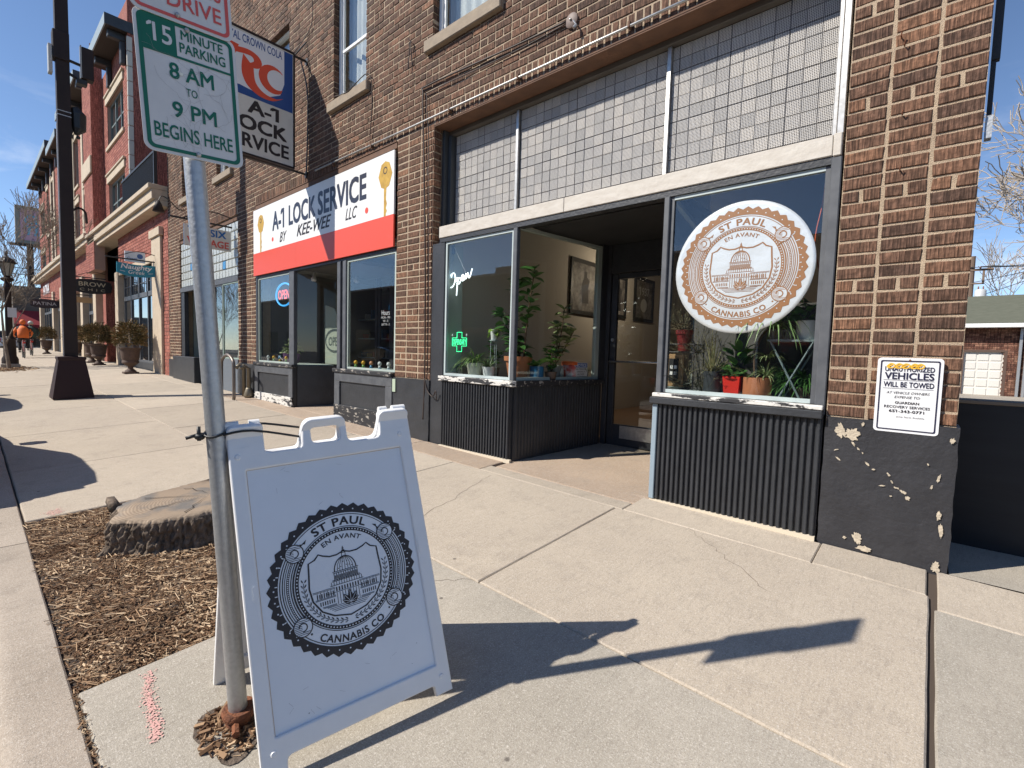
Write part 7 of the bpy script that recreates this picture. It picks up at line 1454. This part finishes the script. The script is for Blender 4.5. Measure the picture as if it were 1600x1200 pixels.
t, pm = hang('hanging_sign', 'white hanging sign with blue letters above red ones behind the steel post', -11.9, 3.08, 3.97, 2.09, 2.53, cream_plastic); m = MB(); text(m, 'SIX', pm, .19, .04, .14, .004, .32, .03); text(m, 'TWO', pm, -.22, .04, .14, .004, .32, .03); m.build('blue_lettering', M('sign_blue', (.02, .14, .40), .4), t); m = MB(); text(m, 'VINTAGE', pm, 0, -.175, .14, .004, .80, .03); m.build('red_lettering', M('sign_coral', (.62, .10, .08), .4), t)
ol = [(-.47, -.12), (-.27, -.19), (0, -.21), (.27, -.19), (.47, -.14), (.47, .18), (.2, .165), (0, .15), (-.27, .165), (-.47, .18)]
t, pm = hang('hanging_sign', 'teal sign with white script hanging over the pavement', -18.2, 3.0, 3.95, 2.0, 2.40, M('teal_sign', (.012, .23, .34), .5), ol); m = MB(); text(m, 'Naughty', pm, 0, .015, .13, .004, .76, .02, .2); text(m, 'Greek', pm, 0, -.13, .11, .004, .40, 0, .2); stroke(m, pm, [(-.40, -.06), (-.28, -.08)], .012, .004); stroke(m, pm, [(.28, -.08), (.40, -.06)], .012, .004); m.build('white_lettering', sign_white2, t)
t, pm = hang('box_sign', 'small lit white and blue box sign just above the teal sign', -18.5, 3.25, 3.75, 2.47, 2.78, M('box_sign_white', (.7, .74, .8), .4), top=False); m = MB(); text(m, 'Greek', pm, -.07, -.10, .08, .004, .25, .02, .2); dot(m, pm, .12, .03, .075, .004, 12); m.build('blue_print', M('print_blue', (.05, .13, .35), .5), t)
ol = [(-.62, -.2), (-.4, -.27), (0, -.31), (.4, -.27), (.62, -.2), (.66, .0), (.62, .2), (.4, .27), (0, .31), (-.4, .27), (-.62, .2), (-.66, 0)]
t, pm = hang('hanging_sign', 'black curved sign with cream letters hanging beside the dark pole', -26.5, 3.05, 4.05, 2.05, 2.55, M('black_sign', (.012, .010, .012), .4), ol); m = MB(); text(m, 'BROW', pm, .02, .0, .17, .004, .86, .01); text(m, 'CHIC', pm, .02, -.19, .10, .004, .80, .0, 0, 1.8); m.build('cream_lettering', M('cream_letter', (.6, .52, .36), .5), t)
t, pm = hang('hanging_sign', 'dark oval sign with pale letters far down the pavement', -42, 2.75, 4.0, 2.0, 2.6, M('plum_sign', (.02, .012, .02), .4), [(x*1.05, y*.95) for x, y in ol]); m = MB(); text(m, 'PATINA', pm, 0, -.09, .19, .004, 1.05, .01); m.build('pale_lettering', M('pale_letter', (.5, .5, .5), .5), t)
t, pm = hang('hanging_sign', 'small tan hanging sign behind the black curved sign', -29, 3.2, 3.9, 1.75, 2.0, M('tan_sign', (.35, .24, .13), .6))
# ================================================================== FAR LEFT
bb = thing('billboard', 'pink billboard with blue lettering on a tall mast above the roofs', 'billboard', (-75, 5, 6)); boxes('panel_frame', [(-75.6, -75, 3.9, 8.6, 10.5, 14.5)], M('billboard_frame', (.30, .27, .22), .7), bb, .03)
pm = plane((-74.98, 6.25, 12.5), (0, 1, 0), (0, 0, 1)); m = MB(); rect(m, pm, -1.95, 1.95, -1.65, 1.65, .01); m.build('poster', M('pink_poster', (.70, .38, .42), .6, c2=(.55, .32, .42), scale=1.2), bb)
m = MB(); text(m, 'CURE', pm, -.2, .15, .95, .03, 2.9, .03, .2); text(m, 'TIME', pm, -.2, -1.05, .95, .03, 2.9, .03, .2); m.build('poster_lettering', M('sky_blue_letter', (.12, .50, .68), .5), bb)
m = MB(); r = random.Random(2)
for _ in range(26): u, v = r.uniform(-1.8, 1.8), r.choice((r.uniform(1.2, 1.5), r.uniform(-1.5, -1.25), r.uniform(-1.5, 1.5))); dot(m, pm, u, v, .09, .015, 5, .04, r.random()*3)
m.build('poster_doodle', M('doodle_purple', (.25, .06, .16), .6), bb); boxes('catwalk', [(-75, -74.1, 3.4, 8.8, 10.15, 10.3)], black_metal, bb)
m = MB(); m.tube([(-75.4, 5.0, -1), (-75.4, 5.0, 10.6)], .28, 10); [m.tube([(-75.4, y, 10.4), (-74.2, y+.4, 9.7)], .06, 5) for y in (4.0, 5.5, 7.0, 8.4)]; m.build('mast', dark_metal, bb)
fb = thing('far_building', 'dark low building with a red awning at the end of the street', 'building', (-70, 8, -.7)); boxes('wall', [(-78, -68, 3.2, 16, -1, 5.3)], M('far_tan_block', (.17, .14, .11), .9, c2=(.12, .10, .08), scale=1), fb); each('parapet', [(-78.2, -67.9, 3.1, 3.199, 5.0, 5.5)], black_metal, fb)
m = MB(); m.add([(-67.98, 3.2, 2.9), (-67.98, 9, 2.9), (-66.4, 9, 1.5), (-66.4, 3.2, 1.5), (-66.4, 3.2, 1.15), (-66.4, 9, 1.15), (-67.98, 3.2, 1.5)], [(0, 1, 2, 3), (3, 2, 5, 4), (0, 3, 6)]); m.build('awning', M('red_awning', (.30, .025, .03), .8), fb); boxes('dark_windows', [(-67.99, -67.95, 3.6, 9.0, -.3, 1.4)], rglass, fb)
b2 = thing('far_building', 'low dark shops across the end of the street, left edge', 'building', (-90, -8, -.7)); boxes('wall', [(-96, -84, -14, 2.8, -1, 3.6)], interior_dark, b2, .05); boxes('awning', [(-83.98, -82.5, -12, 2.4, 1.9, 2.3)], black_paint, b2)
for i, (x, y, c, lab) in enumerate(((-56, 3.4, (.5, .52, .54), 'pale silver car parked beyond the far planter'), (-62, -2.2, (.03, .03, .035), 'dark car far up the street at the left edge'))): car(lab, x, y, M('far_car_paint_%d' % i, c, .3, .2, coat=1), z=gz(x, .1)-.05)
# ================================================================== RIGHT SIDE
lw = thing('low_wall', 'low black painted wall beside the alley at the building corner', 'wall', (4, 4.9, -1.29)); rough_box('wall_face', .175, 9.5, 4.74, 4.98, -1.30, -1.30, -.262, M('matt_black_wall', (.014, .015, .018), .7, c2=(.022, .024, .028), scale=3, stretch=(.4, 1, 3)), lw, .12, .004); boxes('coping', [(.17, 9.55, 4.735, 5.0, -.261, -.235)], M('pale_coping_edge', (.22, .18, .14), .9), lw, .004)
ga = thing('garage', 'brown brick garage with a white panelled door and a green shingle roof', 'garage', (3, 31, -1.3)); m = MB()
for a, b, c, d in clipsolid(-2, 7.4, -1.4, 1.95, [(1.18, 2.50, -9, .72)]): m.box(a, b, 31, 31.3, c, d)
m.build('wall', brick_up, ga); m = MB(); m.box(-2, -1.8, 31.31, 37, -1.4, 1.95); m.box(7.2, 7.4, 31.31, 37, -1.4, 1.95); m.build('side_wall', brick_up, ga)
m = MB(); r = random.Random(4)
for i in range(34):
    for j in range(40):
        x = -2+.235*j+(.118 if i % 2 else 0); z = -1.38+.098*i
        if 1.05 < x+.1 < 2.56 and z < .76: continue
        m.t = r.uniform(.01, 1); m.add([(x, 30.988, z), (x+.215, 30.988, z), (x+.215, 30.988, z+.082), (x, 30.988, z+.082)], [(0, 1, 2, 3)])
m.build('brick', mat_brick('garage_brick', [(0, (.10, .045, .035)), (.5, (.18, .08, .055)), (1, (.30, .16, .11))], 30), ga)['kind'] = 'stuff'
dr = boxes('door', [(1.18, 2.50, 31.1, 31.16, -1.35, .72)], M('white_garage_door', (.66, .64, .60), .6), ga); m = MB()
for i in range(3):
    for j in range(5): m = MB(); m.cbox(1.24+.42*i, 1.60+.42*i, 31.075, 31.11, -1.28+.40*j, -.96+.40*j, .012); m.build('panel', bpy.data.materials['white_garage_door'], dr)
boxes('door_frame', [(1.08, 1.179, 31.0-.02, 31.1, -1.35, .80), (2.501, 2.6, 30.98, 31.1, -1.35, .8), (1.18, 2.50, 30.98, 31.1, .721, .82)], M('brown_door_frame', (.10, .06, .045), .7), ga)
m = MB(); m.add([(-2.3, 30.5, 2.02), (7.7, 30.5, 2.02), (7.0, 33.0, 3.5), (-1.6, 33.0, 3.5), (-2.3, 30.5, 1.96), (7.7, 30.5, 1.96)], [(0, 1, 2, 3), (4, 5, 1, 0)]); m.add([(7.7, 30.5, 2.02), (7.7, 37, 2.02), (7.0, 34, 3.5), (7.0, 33.0, 3.5)], [(0, 1, 2, 3)]); m.build('roof', M('green_shingle', (.085, .09, .065), .9, c2=(.115, .12, .09), scale=4, stretch=(1, 4, 1)), ga)
boxes('gutter', [(-2.35, 7.75, 30.38, 30.5, 1.80, 1.99)], white_paint, ga, .02); boxes('soffit', [(-2.3, 7.7, 30.5, 31, 1.90, 1.95)], black_paint, ga); each('downspout', [(2.93, 3.03, 30.86, 30.97, -1.3, 1.8), (3.12, 3.22, 30.86, 30.97, -1.3, 1.8)], galv, ga, .01)
up = thing('utility_pole', 'wooden utility pole with crossarm and grey transformer behind the garage', 'pole', (1.5, 38, -1.2)); m = MB(); m.tube([(1.46, 38, -1.2), (1.46, 38, 6.3)], [.17, .12], 10); m.build('pole', M('weathered_pole_wood', (.16, .11, .08), .9), up); m = MB(); m.cbox(.6, 2.35, 37.86, 37.95, 5.45, 5.57, .01); m.cbox(1.9, 2.0, 37.86, 37.95, 4.7, 5.45, .01); m.cbox(1.4, 2.0, 37.86, 37.95, 4.7, 4.78, .01); m.build('crossarm', M('weathered_crossarm', (.2, .14, .1), .9), up)
m = MB(); m.lathe([(.0, 3.45), (.24, 3.47), (.25, 3.55), (.25, 4.3), (.2, 4.38), (0, 4.4)], (1.88, 37.8, 0), 16); m.build('transformer', M('transformer_grey', (.55, .56, .57), .5), up, 'auto'); m = MB(); [m.lathe([(.03, 0), (.05, .05), (.03, .12)], (x, 37.9, 5.57), 8) for x in (.75, 1.1, 1.8, 2.2)]; [m.lathe([(.03, 0), (.04, .05), (.03, .16)], (x, 37.8, 4.4), 8) for x in (1.78, 1.98)]; m.build('insulator', M('insulator', (.25, .12, .08), .3), up)
m = MB(); wires = MB()
for x0, z0, x1, z1 in ((.75, 5.7, 14, 7.6), (1.1, 5.7, 14.5, 7.2), (1.8, 5.7, 15, 6.9), (2.2, 5.7, 16, 6.4), (1.5, 4.8, 12, 9.5), (1.5, 3.9, 14, 11.5), (1.9, 3.8, 16, 5.0), (1.5, 3.4, 18, 4.3)): wires.tube([(x0+(x1-x0)*i/10, 37.9-(i/10)*2, z0+(z1-z0)*i/10-.9*math.sin(math.pi*i/10)) for i in range(11)], .022, 4)
wires.build('wire', black_metal, up)
t = thing('far_wires', 'overhead wires crossing the sky by the billboard mast', 'wire', (-76, 5, 4)); 
for z in (7.2, 7.9): m = MB(); m.tube([(-76, 2, z), (-76, 12, z-.1)], .05, 4); m.build('wire', black_metal, t)
# ================================================================== ACROSS THE STREET (reflected in the glass)
ob = thing('opposite_building', 'low grey building across the street with dark windows', 'building', (-10, -18, -1.5)); boxes('wall', [(-70, 26, -26, -17.2, -1.8, 5.6)], M('grey_render', (.13, .125, .12), .9, c2=(.10, .095, .09), scale=.4), ob)
for i in range(18): boxes('window', [(-68+5.1*i, -65.4+5.1*i, -17.199, -17.15, -.6, 1.9)], rglass, ob)
boxes('coping', [(-70.1, 26.1, -17.3, -17.1, 5.6, 5.75)], lintel_m, ob)
tw = thing('opposite_tower', 'pale brick house with an iron balcony further back across the street', 'building', (-24, -30, -1.5)); boxes('wall', [(-37, -27.5, -40, -31, -1.8, 9.5)], M('tower_brick', (.25, .22, .2), .9), tw); boxes('balcony', [(-28, -25.6, -31.5, -29.5, 6.6, 6.9), (-28, -25.6, -29.55, -29.5, 7.8, 7.86)]+[(-28+.24*i, -27.97+.24*i, -29.55, -29.5, 6.9, 7.8) for i in range(11)], lintel_m, tw)
